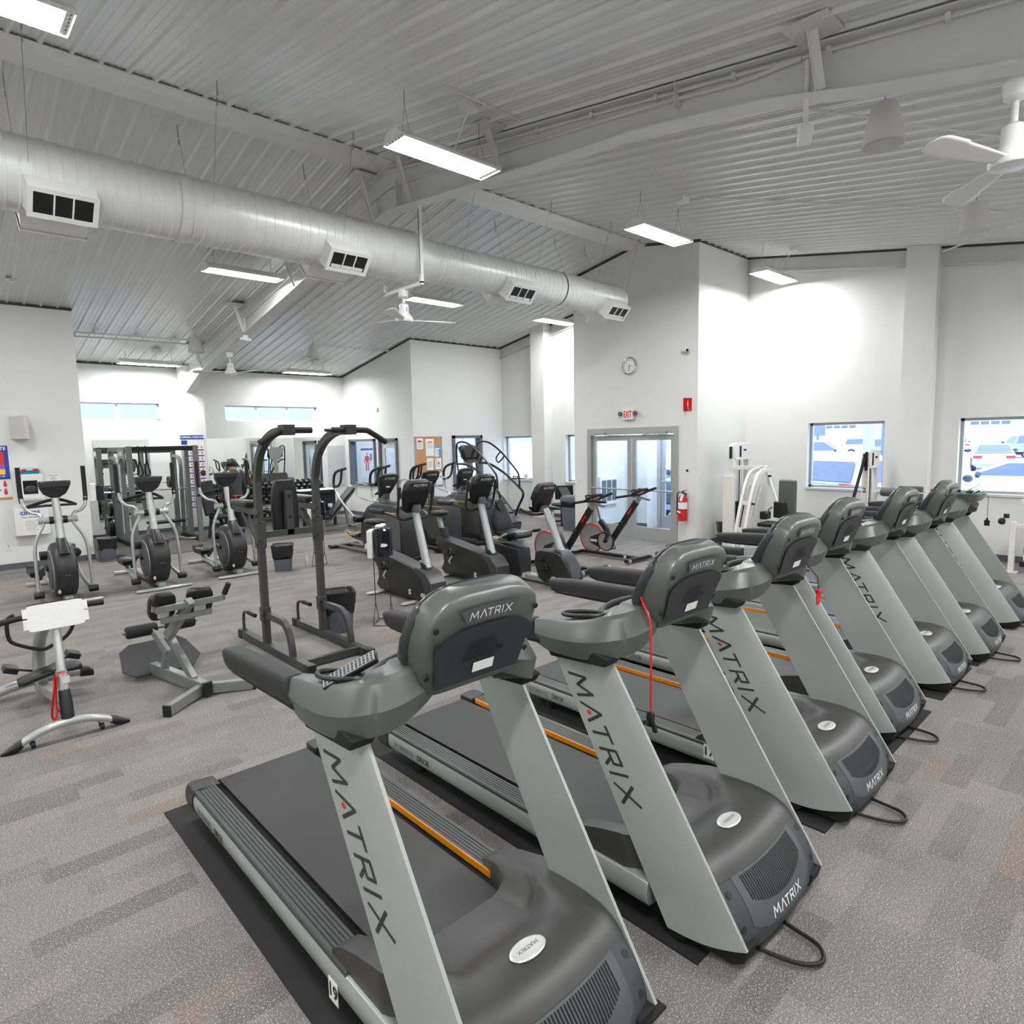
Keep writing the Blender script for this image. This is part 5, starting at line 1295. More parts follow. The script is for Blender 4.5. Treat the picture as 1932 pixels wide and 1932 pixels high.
q = spin(); q.location = (7.24, 5.98, 0); q['label'] = 'black spin bike behind the recumbent bike, the nearer of two'
dup(q, (8.42, 6.02, 0), 'black spin bike standing right in front of the double glass doors')

# ---- stair climber
m_blue = mat('stair blue plastic', (52,66,92), .4)
r = thing('stair_climber', 'tall stair climber with black arched rails and a blue side panel by the notice board', 'stair climber', (9.25, 9.95, 0))
mb = MB(); mb.prism([(.05,.05),(.0,.22),(.3,.45),(.62,.72),(.9,1.0),(1.35,1.05),(1.45,.9),(1.45,.05)], 'x', -.36, .36); b = mb.obj('body', m_octane, r, bev=.02)
for s in (-1, 1):
    mb = MB(); mb.prism([(.12,.12),(.12,.3),(.62,.75),(.95,.95),(1.2,.9),(1.2,.12)], 'x', s*.36, s*.385); mb.obj('side_panel', m_blue, b, bev=.01)
    mb = MB(); mb.tube([(s*.28,1.3,1.0),(s*.28,1.42,1.5),(s*.30,1.4,1.88),(s*.31,1.3,1.98),(s*.32,1.0,1.96),(s*.32,.6,1.75),(s*.32,.15,1.38),(s*.32,.04,1.22),(s*.32,.03,.95)], .021, 10, sub=5); mb.obj('upper_rail', m_black, r)
    mb = MB(); mb.tube([(s*.32,1.35,1.5),(s*.32,1.0,1.48),(s*.32,.5,1.28),(s*.33,.1,1.02),(s*.34,-.04,.9),(s*.34,-.05,.78),(s*.34,.1,.55),(s*.34,.2,.35)], .026, 10, sub=5); mb.obj('side_rail', m_black, r)
    mb = MB(); mb.tube([(s*.32,.62,1.76),(s*.28,.72,1.62),(s*.28,.66,1.52),(s*.31,.58,1.58),(s*.32,.5,1.66)], .017, 8, sub=4); mb.obj('grip_loop', m_grip2, r)
for k in range(4):
    mb = MB(); mb.bx(-.33, .33, .0+.24*k, .22+.24*k, .2+.2*k, .24+.2*k); mb.obj('step', m_eq, r, bev=.006)
mb = MB(); mb.bx(-.06, .06, 1.28, 1.36, 1.0, 1.7); mb.obj('mast', m_silver, r)
mb = MB(); mb.loft([sring((0,y,z),(1,0,0),(0,.9,.3),a,.05,24,5) for y, z, a in ((1.22,1.55,.2),(1.26,1.62,.27),(1.34,1.85,.27),(1.36,1.9,.2))]); c = mb.obj('console', m_black, r, ang=45)
MB().box((0,1.225,1.73), (.44,.01,.2), Matrix.Rotation(-.3, 3, 'X')).obj('display', m_scr, c, flat=True)
mb = MB(); mb.loft([sring((0,y+.06,z),(1,0,0),(0,.9,.3),a,.03,24,5) for y, z, a in ((1.22,1.52,.18),(1.34,1.87,.28),(1.37,1.93,.2))]); mb.obj('console_back', m_badge, c, ang=45)

# ---- chair and tall bin by the far window
r = thing('office_chair', 'black mesh-back office chair near the far window', 'chair', (11.05, 10.1, 0), math.radians(150))
mb = MB(); mb.grid(lambda u, v: V(((u-.5)*.44*(1-.15*(v-.5)**2), .2+.03*math.cos((u-.5)*3)*1, .62+.32*v)), 10, 8); o = mb.obj('backrest', m_matte, r); o.modifiers.new('s', 'SOLIDIFY').thickness = .02
mb = MB()
for k in range(9): mb.bar((-.17+.025*k, .245, .66), (-.05+.025*k, .245, .90), .008, .004)
mb.obj('mesh_slots', m_paper, o, flat=True)
mb = MB(); mb.loft([sring((0,-.02,z),(1,0,0),(0,1,0),a,a,20,4) for z, a in ((.42,.19),(.44,.23),(.49,.23),(.5,.2))]); mb.obj('seat', m_matte, r)
MB().cyl((0,0,.08), (0,0,.43), .03).obj('column', m_black, r)
mb = MB(); mb.rtube([(0,.1,.43),(0,.24,.46),(0,.26,.66)], .06, .02); mb.obj('back_stem', m_black, r)
for s in (-1, 1):
    mb = MB(); mb.tube([(s*.2,.05,.44),(s*.27,.05,.5),(s*.27,.05,.66)], .014, 8); mb.box((s*.27,-.03,.67), (.06,.26,.03)); mb.obj('armrest', m_black, r)
for k in range(5):
    a = 2*PI*k/5; mb = MB(); mb.bar((0,0,.09), (.28*math.cos(a), .28*math.sin(a), .07), .04, .03); l = mb.obj('leg', m_black, r)
    mb = MB(); mb.sph((.28*math.cos(a), .28*math.sin(a), .028), .028, 10); mb.obj('caster', m_black, l)
r = thing('waste_bin', 'tall grey waste bin with a black liner edge left of the door wall', 'waste bin', (10.55, 9.32, 0), .1)
MB().loft([sring((0,0,z),(1,0,0),(0,1,0),a,b_,24,6) for z, a, b_ in ((0,.12,.2),(.62,.15,.25))]).obj('bin', m_bin, r, ang=50)
MB().loft([sring((0,0,z),(1,0,0),(0,1,0),a,b_,24,6) for z, a, b_ in ((.52,.157,.256),(.62,.158,.258),(.64,.155,.255),(.6,.14,.24))], True).obj('liner', m_liner, r, ang=50)
MB().loft([sring((0,0,z),(1,0,0),(0,1,0),a,b_,24,6) for z, a, b_ in ((.64,.16,.262),(.72,.155,.255),(.76,.12,.2))]).obj('lid', m_base, r, ang=50)
# ---- low pedal machine with the white board (front left)
r = thing('pedal_trainer', 'low silver pedal machine with a white board on its mast and a red strap', 'exercise machine', (.62, 5.24, 0))
mb = MB(); mb.loft([sring(p,(0,1,0),(0,0,1),.035,.024,14,2.6) for p in smooth([V(q) for q in ((.36,5.235,.055),(.44,5.235,.09),(.54,5.235,.115),(.63,5.235,.122),(.72,5.235,.115),(.81,5.235,.09),(.88,5.235,.06))], [0]*7, 4)[0]]); WP(mb, 'front_arch', m_silver, r)
for s, pts in ((-1, ((.37,.055,.03),(.33,.035,.036),(.28,.018,.026),(.245,.01,.008))), (1, ((.87,.06,.03),(.91,.04,.036),(.96,.02,.026),(.995,.01,.008)))):
    mb = MB(); mb.loft([sring((x,5.235,z),(0,1,0),(0,0,1),k,min(k, z)*.95,14,2.6) for x, z, k in pts]); WP(mb, 'foot_tip', m_black, r)
    x = .62+s*.2; mb = MB(); mb.lathe([(.001,-.012),(.024,-.012),(.026,0),(.024,.012),(.001,.012)], (x,5.23,.026), 'x', 16); mb.bar((x-.016,5.23,.03), (x-.016,5.23,.085), .006, .03); WP(mb, 'caster', m_black, r)
mb = MB(); mb.tube([(.63,5.25,.12),(.63,5.28,.22),(.63,5.32,.33)], [.04,.04,.034], 16, sub=2); WP(mb, 'mast_boot', m_black, r)
mb = MB(); mb.tube([(.63,5.31,.30),(.63,5.36,.46)], .034, 18); mb.tube([(.63,5.345,.40),(.63,5.35,.42)], .037, 18); WP(mb, 'mast_collar', m_silver, r)
mb = MB(); mb.tube([(.63,5.35,.44),(.635,5.42,.62),(.64,5.50,.82)], .028, 18, sub=3); WP(mb, 'mast', m_silver, r)
Rb = Matrix.Rotation(math.radians(-18), 3, 'X') @ Matrix.Rotation(math.radians(-5), 3, 'Z')
mb = MB()
mb.loft([[V((.645,5.45,.835)) + Rb @ V((p.x, d, p.z)) for p in sring((0,0,0),(1,0,0),(0,0,1),.165,.092,32,12)] for d in (-.012, .008)]); b = WP(mb, 'white_board', m_paper, r, ang=30)
for s in (-1, 1):
    mb = MB()
    for z0, z1 in ((-.07,.0),(.01,.075)): mb._hull([V((.645,5.45,.835)) + Rb @ V((s*x, d, z)) for x in (.16,.19) for d in (-.004,.012) for z in (z0, z1)], [(0,1,3,2),(4,6,7,5),(0,4,5,1),(2,3,7,6),(0,2,6,4),(1,5,7,3)])
    WP(mb, 'board_tab', m_paper, r, b, flat=True)
mb = MB(); mb.tube([V((.645,5.45,.835)) + Rb @ V((-.15+.30*k/120, .0+.009*math.cos(k*1.9), .094+.009*math.sin(k*1.9))) for k in range(121)], .0022, 5); WP(mb, 'spiral_binding', m_black, r, b)
mb = MB(); mb.tube([(.27,5.78,.755),(.42,5.8,.775),(.64,5.8,.79),(.86,5.82,.80),(1.0,5.84,.795)], .022, 12, sub=4); WP(mb, 'handle_grip', m_grip2, r)
mb = MB(); mb.tube([(.44,5.86,.80),(.40,5.88,.76),(.40,5.88,.62),(.46,5.88,.56),(.58,5.88,.50),(.64,5.88,.51),(.75,5.88,.57),(.80,5.88,.66),(.82,5.86,.78)], .014, 10, sub=4); WP(mb, 'loop_bar', m_black, r)
mb = MB(); mb.tube([(.60,6.25,.08),(.60,6.3,.3),(.61,6.2,.5),(.63,5.95,.68),(.64,5.82,.78)], .045, 16, sub=3); WP(mb, 'rear_column', m_silver, r)
mb = MB(); mb.rtube([(.63,5.34,.28),(.62,5.7,.18),(.60,6.4,.09)], .06, .07, sub=2); WP(mb, 'spine', m_silver, r)
mb = MB(); mb.loft([sring(p,(0,1,0),(0,0,1),.045,.038,14,2.6) for p in smooth([V(q) for q in ((.22,6.42,.05),(.42,6.42,.10),(.62,6.42,.12),(.80,6.42,.12),(.90,6.42,.11))], [0]*5, 4)[0]]); WP(mb, 'rear_foot', m_silver, r)
mb = MB(); mb.loft([sring((x,6.42,z),(0,1,0),(0,0,1),k,k,14,2.6) for x, z, k in ((.88,.11,.046),(.94,.10,.045),(.98,.08,.03))]); WP(mb, 'rear_tip', m_black, r)
mb = MB(); mb.loft([sring((x,6.14,z),(0,1,0),(-.1,0,1),w,.028,16,3) for x, z, w in ((.44,.20,.05),(.47,.205,.09),(.58,.24,.10),(.70,.255,.10),(.83,.25,.09),(.86,.245,.05))]); WP(mb, 'seat', m_vinyl, r)
for x, z in ((.42,.26),(.84,.28)):
    mb = MB(); mb.box((x,6.38,z), (.10,.14,.05), Matrix.Rotation(.4, 3, 'Y')); mb.bar((x,6.38,z), (.6,6.36,.2), .02, .02); WP(mb, 'pedal', m_black, r, bev=.01)
mb = MB(); mb.tube([(.66,5.305,.45),(.62,5.29,.465),(.585,5.33,.44),(.575,5.3,.36),(.55,5.29,.22),(.545,5.29,.16),(.56,5.29,.14),(.575,5.29,.18),(.58,5.3,.3),(.597,5.32,.43)], .011, 8, sub=4, flat=.35); mb.tube([(.575,5.28,.22),(.6,5.27,.16),(.585,5.27,.11),(.57,5.28,.14)], .010, 8, sub=4, flat=.35)
s_ = WP(mb, 'strap', m_red, r); s_['label'] = 'red webbing strap'
MB().bx(-.0, .045, .031, .033, .385, .435).obj('warning_label', m_paper, r, flat=True)

# ---- back extension bench
r = thing('back_extension_bench', 'grey back extension bench with two black hip pads and a diamond plate footboard', 'exercise bench', (1.5, 5.5, 0))
m_frame2 = mat('bench frame grey', (132,134,133), .38, .3)
def T(a, b_, w=.06, h=.07, n='frame_tube', m=None, par=None):
    mb = MB(); mb.bar(a, b_, w, h); return WP(mb, n, m or m_frame2, r, par, bev=.005)
T((1.555,5.30,.075), (1.385,6.15,.075), .065, .10, 'base_tube')
T((1.562,5.265,.075), (1.555,5.30,.075), .072, .11, 'end_cap', m_black)
for e in ((1.215,5.115,.045), (1.90,5.20,.045)):
    d = (V(e)-V((1.545,5.36,.06))).normalized()
    l = T((1.545,5.36,.06), e, .055, .085, 'leg'); T(V(e)-d*.012, V(e)+d*.012, .06, .09, 'end_cap', m_black, l)
T((1.52,5.48,.11), (1.44,5.86,.46), .05, .06, 'strut'); T((1.435,5.80,.42), (1.545,5.50,.76), .06, .07, 'pad_post'); T((1.36,5.96,.47), (1.43,5.86,.28), .05, .05, 'strut'); T((1.42,5.95,.08), (1.43,5.86,.3), .05, .06, 'strut')
T((1.285,5.53,.72), (1.80,5.53,.735), .04, .05, 'pad_bar'); T((1.33,5.56,.62), (1.72,5.56,.63), .035, .045, 'pad_bar')
for x0, s in ((1.36, -1), (1.645, 1)):
    R_ = Matrix.Rotation(.38, 3, 'X') @ Matrix.Rotation(s*-.12, 3, 'Z')
    mb = MB(); rings = [[V((x0,5.61,.73)) + R_ @ p for p in sring((0,d,0),(1,0,0),(0,0,1),.10*k,.115*k,24,4)] for d, k in ((-.03,.9),(-.02,1),(.03,1),(.045,.88))]
    mb.loft(rings); p = WP(mb, 'hip_pad', m_vinyl, r, ang=50)
    mb = MB(); mb.loft([[V((x0,5.61,.73)) + R_ @ q for q in sring((0,d,-.045),(1,0,0),(0,0,1),.045,.045,16,8)] for d in (-.034,-.031)]); WP(mb, 'pad_sticker', m_paper, r, p, flat=True)
    xe = 1.275 if s < 0 else 1.81
    mb = MB(); mb.tube([(xe,5.53,.715),(xe+.005,5.525,.76),(xe+.03,5.50,.83)], .016, 10); h = WP(mb, 'handle', m_frame2, r)
    mb = MB(); mb.tube([(xe+.008,5.522,.765),(xe+.038,5.49,.855)], .023, 12); WP(mb, 'grip', m_grip2, r, h)
for a, e in ((1.16, 1.40), (1.46, 1.70)):
    mb = MB(); mb.lathe([(.02,a),(.045,a+.004),(.052,a+.02),(.052,e-.02),(.045,e-.004),(.02,e)], (0,5.98,.47), 'x', 20); WP(mb, 'foam_roller', m_grip2, r)
mb = MB(); mb.cyl((1.14,5.98,.47), (1.72,5.98,.47), .012); WP(mb, 'roller_axle', m_frame2, r)
mb = MB(); mb.sph((1.49,5.84,.60), .014, 8, (1.6,1,1)); WP(mb, 'pull_pin', m_yel, r)
m_dia = mat('diamond plate', (44,44,45), .5, bump=.8, bscale=60)
mb = MB(); q = [(1.24,.0),(1.70,.0),(1.79,.12),(1.72,.34),(1.66,.42),(1.26,.42),(1.17,.34),(1.15,.10)]
mb.loft([[V((x, 6.10+d*.72+t*.5, .035+d*.52-t*.6)) for x, d in q] for t in (0, .012)]); WP(mb, 'footboard', m_dia, r, flat=True)

# ---- cream weight machines
def stack_tower(r, x0, x1, y, h, n=14):
    """weight tower: two uprights, head plate, guide rods, plates"""
    for x in (x0, x1):
        mb = MB(); mb.bx(x-.035, x+.035, y-.05, y+.05, 0, h-.08); WP(mb, 'upright', m_wm, r, bev=.01)
    xm = (x0+x1)/2
    mb = MB(); mb.loft([[V((p.x, yy, p.z)) for p in sring((xm,0,h-.14),(1,0,0),(0,0,1),(x1-x0)/2+.045,.15,24,5)] for yy in (y-.06, y+.06)]); hd = WP(mb, 'head_plate', m_wm, r, bev=.008)
    mb = MB(); mb.bx(xm-.12, xm-.06, y-.066, y-.058, h-.24, h-.04); mb.bx(x0-.05, x0-.043, y-.02, y+.03, h-.26, h-.05); WP(mb, 'pulley_slot', m_slit, r, hd, flat=True)
    mb = MB(); mb.bx(xm+.03, xm+.12, y-.066, y-.060, h-.13, h-.10); WP(mb, 'maker_mark', m_slit, r, hd, flat=True)
    for s in (-1, 1):
        mb = MB(); mb.cyl((xm+s*.07, y, .05), (xm+s*.07, y, h-.2), .011, n=8); WP(mb, 'guide_rod', m_chrome, r)
    mb = MB(); mb.bx(xm-.012, xm+.012, y-.005, y+.005, .8, h-.15); WP(mb, 'belt', m_slit, r, flat=True)
    for k in range(n):
        mb = MB(); mb.bx(xm-.14, xm+.14, y-.06, y+.06, .12+k*.05, .165+k*.05); p = WP(mb, 'weight_plate', m_matte, r, flat=True)
    mb = MB(); mb.cyl((xm-.02, y-.10, .40), (xm-.02, y-.05, .40), .012); WP(mb, 'selector_pin', m_yel, r)
    mb = MB(); mb.bx(x0-.05, x1+.05, y-.2, y+.07, 0, .06); WP(mb, 'base', m_wm, r, bev=.006)
def pad(r, c, d, name='pad', m=None, R=None, b=.02):
    mb = MB(); mb.box(c, d, R); return WP(mb, name, m or m_greypad, r, bev=b, seg=3)
def curve(r, pts, w=.07, h=.07, n='frame_tube', sub=4, up_=(0,1,0)):
    mb = MB(); mb.rtube(pts, w, h, sub=sub, upv=up_); return WP(mb, n, m_wm, r, bev=.006)
r = thing('weight_machine', 'cream weight machine with arched frames and a tall grey pad near the fire extinguisher', 'weight machine', (10.9, 5.2, 0))
stack_tower(r, 10.62, 11.16, 5.6, 1.86)
mb = MB(); mb.bx(10.52, 10.575, 5.5, 5.72, 0, 1.30); WP(mb, 'side_shroud', m_wm, r, bev=.01)
mb = MB(); mb.bar((10.5,5.52,1.44), (11.2,5.2,1.42), .05, .07); WP(mb, 'cross_arm', m_wm, r, bev=.005)
for y in (5.28, 5.12):
    curve(r, [(10.12,y,.04),(10.22,y,.45),(10.40,y,.95),(10.58,y,1.27),(10.78,y,1.38),(11.05,y,1.40)], .05, .07, 'arch_leg')
    curve(r, [(10.30,y,.04),(10.42,y,.45),(10.58,y,.88),(10.72,y,1.12)], .05, .05, 'arch_inner')
for z, x in ((.40, 10.21), (.85, 10.37), (1.28, 10.62)):
    mb = MB(); mb.bar((x, 5.12, z), (x, 5.28, z), .05, .07); WP(mb, 'rung', m_wm, r)
curve(r, [(11.02,5.2,1.46),(11.04,5.12,1.2),(11.0,4.95,.8),(10.96,4.88,.48)], .05, .06, 'swing_arm', 3, (1,0,0))
for p in ((11.0,5.16,1.42),(11.02,5.12,1.28),(10.97,4.9,.56),(10.36,5.09,.84)):
    mb = MB(); mb.cyl(p, (p[0]-.012, p[1]-.05, p[2]), .018, n=10); WP(mb, 'pivot_bolt', m_slit, r)
pad(r, (10.9, 4.72, .92), (.08, .30, .62), 'back_pad', None, None, .03); pad(r, (10.78, 4.80, .72), (.06, .2, .28), 'lumbar_pad', m_vinyl); pad(r, (10.5, 4.82, .50), (.4, .3, .07), 'seat', m_vinyl); pad(r, (10.72,5.02,.62), (.2,.12,.14), 'arm_pad', m_vinyl)
curve(r, [(10.2,4.8,.05),(11.1,4.8,.05)], .07, .07, 'base_tube', 0); curve(r, [(10.95,4.75,.05),(10.98,4.72,.7)], .06, .06, 'seat_upright', 0); curve(r, [(10.65,5.6,.05),(10.65,4.8,.05)], .07, .07, 'base_tube', 0, (1,0,0))
mb = MB(); mb.tube([(10.62,4.95,.66),(10.58,4.9,.74),(10.6,4.85,.78)], .015, 8); WP(mb, 'side_handle', m_chrome, r)
r = thing('weight_machine', 'cream weight machine with a black roller pad in front of the square window', 'weight machine', (11.2, 3.4, 0))
stack_tower(r, 11.2, 11.62, 3.6, 1.72)
mb = MB(); mb.bar((11.12,3.6,1.60), (10.86,3.68,.85), .05, .012); WP(mb, 'strap', m_slit, r)
mb = MB(); mb.bx(11.14, 11.16, 3.56, 3.60, 1.40, 1.70); WP(mb, 'pulley_cover', m_black, r)
text('unit_number', '2', .11, m_ink, frame4((11.164-11.2, 3.6-3.4, 1.08), (0,-1,0), (0,0,1)), r, .002)
mb = MB(); mb.lathe([(.03,2.80),(.06,2.81),(.066,2.84),(.066,3.24),(.06,3.27),(.03,3.28)], (10.9,0,1.09), 'y', 24); WP(mb, 'roller_pad', m_greypad, r)
mb = MB(); mb.cyl((10.9,2.7,1.09), (10.9,3.36,1.09), .015); WP(mb, 'roller_axle', m_chrome, r)
curve(r, [(10.9,3.34,1.09),(10.98,3.40,.95),(11.05,3.42,.7),(11.05,3.42,.06)], .05, .06, 'roller_arm', 3, (1,0,0))
pad(r, (11.2, 2.95, 1.02), (.08, .34, .30), 'back_pad'); pad(r, (10.95,2.95,.55), (.42,.34,.07), 'seat', m_vinyl)
curve(r, [(11.15,2.95,.05),(11.2,2.95,.95)], .06, .06, 'seat_upright', 0); curve(r, [(10.85,2.95,.05),(11.5,2.95,.05)], .07, .07, 'base_tube', 0); curve(r, [(11.3,2.95,.05),(11.3,3.6,.05)], .07, .07, 'base_tube', 0, (1,0,0))
r = thing('weight_machine', 'cream weight machine cut off by the right edge of the photo', 'weight machine', (11.35, 1.5, 0))
curve(r, [(11.2,1.66,.01),(11.2,1.66,.72)], .07, .07, 'front_post', 0); mb = MB(); mb.bx(11.13, 11.27, 1.58, 1.74, 0, .015); WP(mb, 'foot_plate', m_wm, r)
stack_tower(r, 11.5, 11.86, 1.32, 1.16, 12)
curve(r, [(11.2,1.66,.66),(11.24,1.30,.66)], .05, .06, 'cross_tube', 0, (1,0,0)); curve(r, [(11.15,1.58,1.0),(11.16,1.50,1.0),(11.2,1.50,.7)], .05, .07, 'weight_arm', 2, (1,0,0))
mb = MB(); mb.lathe([(.03,0),(.045,.01),(.05,.05),(.03,.08)], (11.16,1.75,.72), 'y', 14); mb.box((11.16,1.74,.80), (.06,.06,.06)); WP(mb, 'adjust_knob', m_black, r)
pad(r, (11.2,1.36,.86), (.1,.2,.24), 'leg_pad', m_vinyl); pad(r, (11.3,1.25,.5), (.34,.3,.07), 'seat', m_vinyl)
curve(r, [(11.16,1.52,.13),(11.5,1.35,.13)], .06, .06, 'base_tube', 0); mb = MB(); mb.bx(11.125, 11.19, 1.49, 1.56, .10, .165); WP(mb, 'tube_plug', m_slit, r)
for z in (.22, .34):
    mb = MB(); mb.cyl((11.16,1.42,z), (11.16,1.52,z), .045); WP(mb, 'ankle_roller', m_wm if z < .3 else m_vinyl, r)

# ---- cable rack / smith frame with benches behind the ellipticals
m_rack = mat('rack grey', (112,114,113), .45, .1)
r = thing('smith_rack', 'tall grey smith rack with a barbell and black straps at the narrow mirror', 'weight rack', (3.73, 15.2, .008))
X0, X1, YF, YB, H = 3.13, 4.36, 14.40, 15.98, 2.04
for x in (X0, X1):
    mb = MB(); mb.bx(x-.05, x+.05, YF-.035, YF+.035, 0, H); WP(mb, 'front_post', m_rack, r, bev=.005)
    mb = MB(); mb.bx(x-.05, x+.05, YB-.035, YB+.035, 0, H-.05); WP(mb, 'rear_post', m_rack, r, bev=.005)
    mb = MB(); mb.bx(x-.04, x+.04, YF, YB, H-.10, H-.02); WP(mb, 'top_rail', m_steel, r, bev=.005)
    mb = MB(); mb.bx(x-.045, x+.045, YF, YB, 0, .09); WP(mb, 'base_rail', m_matte, r, bev=.005)
    mb = MB(); mb.bx(x-.04, x+.04, 14.98, 15.06, .09, H-.1); WP(mb, 'mid_post', m_rack, r, bev=.004)
    for y in (15.14, 15.28):
        mb = MB(); mb.cyl((x,y,.09), (x,y,H-.1), .018, n=10); WP(mb, 'guide_rod', m_chrome, r)
    mb = MB(); mb.tube([(x+.0,15.55,.05),(x,15.5,1.2),(x,15.45,1.6),(x,15.62,1.78),(x,YB,1.8)], .045, 10, sub=4); WP(mb, 'bent_tube', m_rack, r)
mb = MB(); mb.bx(X0, X1, YF-.03, YF+.03, H-.10, H-.01); WP(mb, 'front_beam', m_matte, r, bev=.004)
mb = MB(); mb.bx(X0, X1, YB-.03, YB+.03, H-.15, H-.06); WP(mb, 'rear_beam', m_steel, r, bev=.004)
mb = MB(); mb.prism([(14.45,1.98),(14.45,1.70),(14.62,1.80),(14.80,1.80),(15.0,1.68),(15.0,2.0)], 'x', X0-.075, X0-.055); sp_ = WP(mb, 'sign_plate', m_rack, r)
text('sign_lettering', 'JONES', .11, m_paper, frame4((X0-.077-3.73, 14.74-15.2, 1.885), (0,-1,0), (0,0,1)), sp_, .003)
mb = MB(); mb.cyl((2.62,15.21,1.10), (4.86,15.21,1.10), .015, n=10); mb.cyl((2.62,15.21,1.10), (2.98,15.21,1.10), .026, n=12); mb.cyl((4.5,15.21,1.10), (4.86,15.21,1.10), .026, n=12); WP(mb, 'barbell', m_chrome, r)
m_iron = mat('iron plate', (58,60,58), .35, .6)
def plates(label, x, y, z, n, R, grp='weight plates on the rack pegs'):
    for k in range(n):
        o = MB().lathe([(.02,-.012),(R*.35,-.014),(R*.4,-.008),(R*.82,-.008),(R*.88,-.018),(R,-.016),(R,.016),(R*.88,.018),(R*.82,.008),(R*.4,.008),(R*.35,.014),(.02,.012)], (0,0,0), 'x', 28, False).obj('weight_plate', m_iron)
        o.location = (x-k*.042, y, z); tag(o, label, 'weight plate', grp)
for y, z, n, R, lb in ((15.98,.30,3,.22,'large iron plate on the low left peg of the grey rack above the trash can'), (15.98,1.08,2,.13,'small iron plate on the upper left peg of the grey rack'), (15.98,.72,2,.19,'iron plate on the middle left peg of the grey rack')):
    mb = MB(); mb.cyl((X0-.05,y,z), (X0-.05-.2,y,z), .019, n=10); WP(mb, 'plate_peg', m_chrome, r)
    plates(lb, X0-.085, y, z, n, R)
for z, n, R in ((1.22,2,.13),):
    mb = MB(); mb.cyl((X1-.05,15.98,z), (X1-.25,15.98,z), .019, n=10); WP(mb, 'plate_peg', m_chrome, r)
    plates('small iron plate on the inside peg of the grey rack, right side', X1-.09, 15.98, z, n, R)
for dx in (0, .13):
    mb = MB(); x = 3.30+dx; mb.tube([(x,YF,H),(x-.005,YF-.02,1.75),(x-.04,YF-.02,1.55),(x-.03,YF-.02,1.46),(x+.02,YF-.02,1.45),(x+.05,YF-.02,1.5),(x+.03,YF-.02,1.62),(x,YF-.02,1.76)], .014, 8, sub=4)
    o = mb.obj('suspension_strap', m_slit); tag(o, 'black suspension strap loop hanging from the front beam of the grey rack', 'strap', 'black suspension straps')
o = MB().tube([(4.1,15.0,.06),(4.2,14.8,.05),(4.34,14.62,.05)], .022, 8).obj('cable_bar', m_chrome); tag(o, 'short chrome cable bar lying at the right foot of the grey rack', 'cable bar')
r = thing('flat_bench', 'low black bench with a light grey frame standing inside the grey rack', 'bench', (3.86, 15.25, .008))
pad(r, (3.92, 15.25, .40), (.72, .28, .06), 'pad', m_vinyl); mb = MB(); mb.rtube([(3.56,15.25,0),(3.56,15.25,.25),(3.62,15.25,.34),(3.75,15.25,.36)], .05, .05, sub=3, upv=(0,1,0)); WP(mb, 'leg', m_frame2, r); mb = MB(); mb.lathe([(.05,-.03),(.09,-.03),(.1,0),(.09,.03),(.05,.03)], (4.12,15.22,.17), 'y', 20); mb.bx(4.1,4.16,15.22,15.28,0,.37); WP(mb, 'leg', m_frame2, r)

# ---- dumbbells on a three tier rack under the wide mirror
r = thing('dumbbell_rack', 'black three tier dumbbell rack under the wide mirror', 'rack', (6.75, 16.1, .008))
for x in (5.42, 6.75, 8.08):
    mb = MB(); mb.rtube([(x,15.72,.02),(x,16.42,.02)], .06, .05); mb.rtube([(x,15.86,.04),(x,16.32,.98)], .06, .06); WP(mb, 'side_frame', m_matte, r)
TIER = [(15.84,.26),(16.02,.58),(16.2,.88)]
for y, z in TIER:
    for d in (-.09, .09):
        mb = MB(); mb.bar((5.38, y+d, z+d*.45), (8.12, y+d, z+d*.45), .04, .03); WP(mb, 'shelf_rail', m_matte, r)
m_db = mat('dumbbell rubber', (26,26,27), .45)
db = thing('dumbbell', '', 'dumbbell', group='black dumbbells on the rack under the mirror')
for s in (-1, 1):
    MB().lathe([(.02,s*.055),(.052,s*.058),(.06,s*.075),(.06,s*.135),(.052,s*.15),(.001,s*.152)], (0,0,0), 'y', 12).obj('head', m_db, db, ang=20)
MB().cyl((0,-.058,0), (0,.058,0), .017, n=10).obj('handle', m_chrome, db)
first = True
for (y, z), nm in zip(TIER, ('bottom', 'middle', 'top')):
    for k in range(17):
        o = db if first else copytree(db); first = False
        o.location = (5.48+k*.158, y, z+.078); o.rotation_euler = (.42, 0, 0); o['label'] = 'black dumbbell with a chrome handle on the %s tier of the rack' % nm; o['group'] = 'dumbbells on the %s tier' % nm

# ---- benches right of the rack
r = thing('incline_bench', 'steep black incline bench with a silver frame beside the office wall', 'bench', (7.35, 13.75, .008))
d = V((.72, 0, .78)).normalized()
mb = MB(); mb.bar(V((6.98,13.75,.32)), V((7.62,13.75,.96)), .30, .07); WP(mb, 'back_pad', m_vinyl, r, bev=.02)
mb = MB(); mb.bar((7.0,13.75,.22), (7.66,13.75,.88), .06, .06); WP(mb, 'spine', m_frame2, r)
mb = MB(); mb.bar((6.7,13.75,.30), (7.0,13.75,.30), .28, .07); WP(mb, 'seat', m_vinyl, r, bev=.02)
for a, b_ in (((6.8,13.75,.03),(7.0,13.75,.3)), ((7.5,13.75,.03),(7.4,13.75,.62)), ((6.7,13.75,.04),(7.6,13.75,.04))):
    mb = MB(); mb.bar(a, b_, .06, .06); WP(mb, 'frame_tube', m_frame2, r)
for x in (6.72, 7.58):
    mb = MB(); mb.bar((x,13.5,.03), (x,14.0,.03), .06, .05); mb.cyl((x,13.46,.06), (x,13.54,.06), .06); WP(mb, 'foot_bar', m_frame2, r)
mb = MB(); mb.cyl((6.86,13.55,.42), (6.86,13.95,.42), .05); WP(mb, 'knee_roller', m_grip2, r)
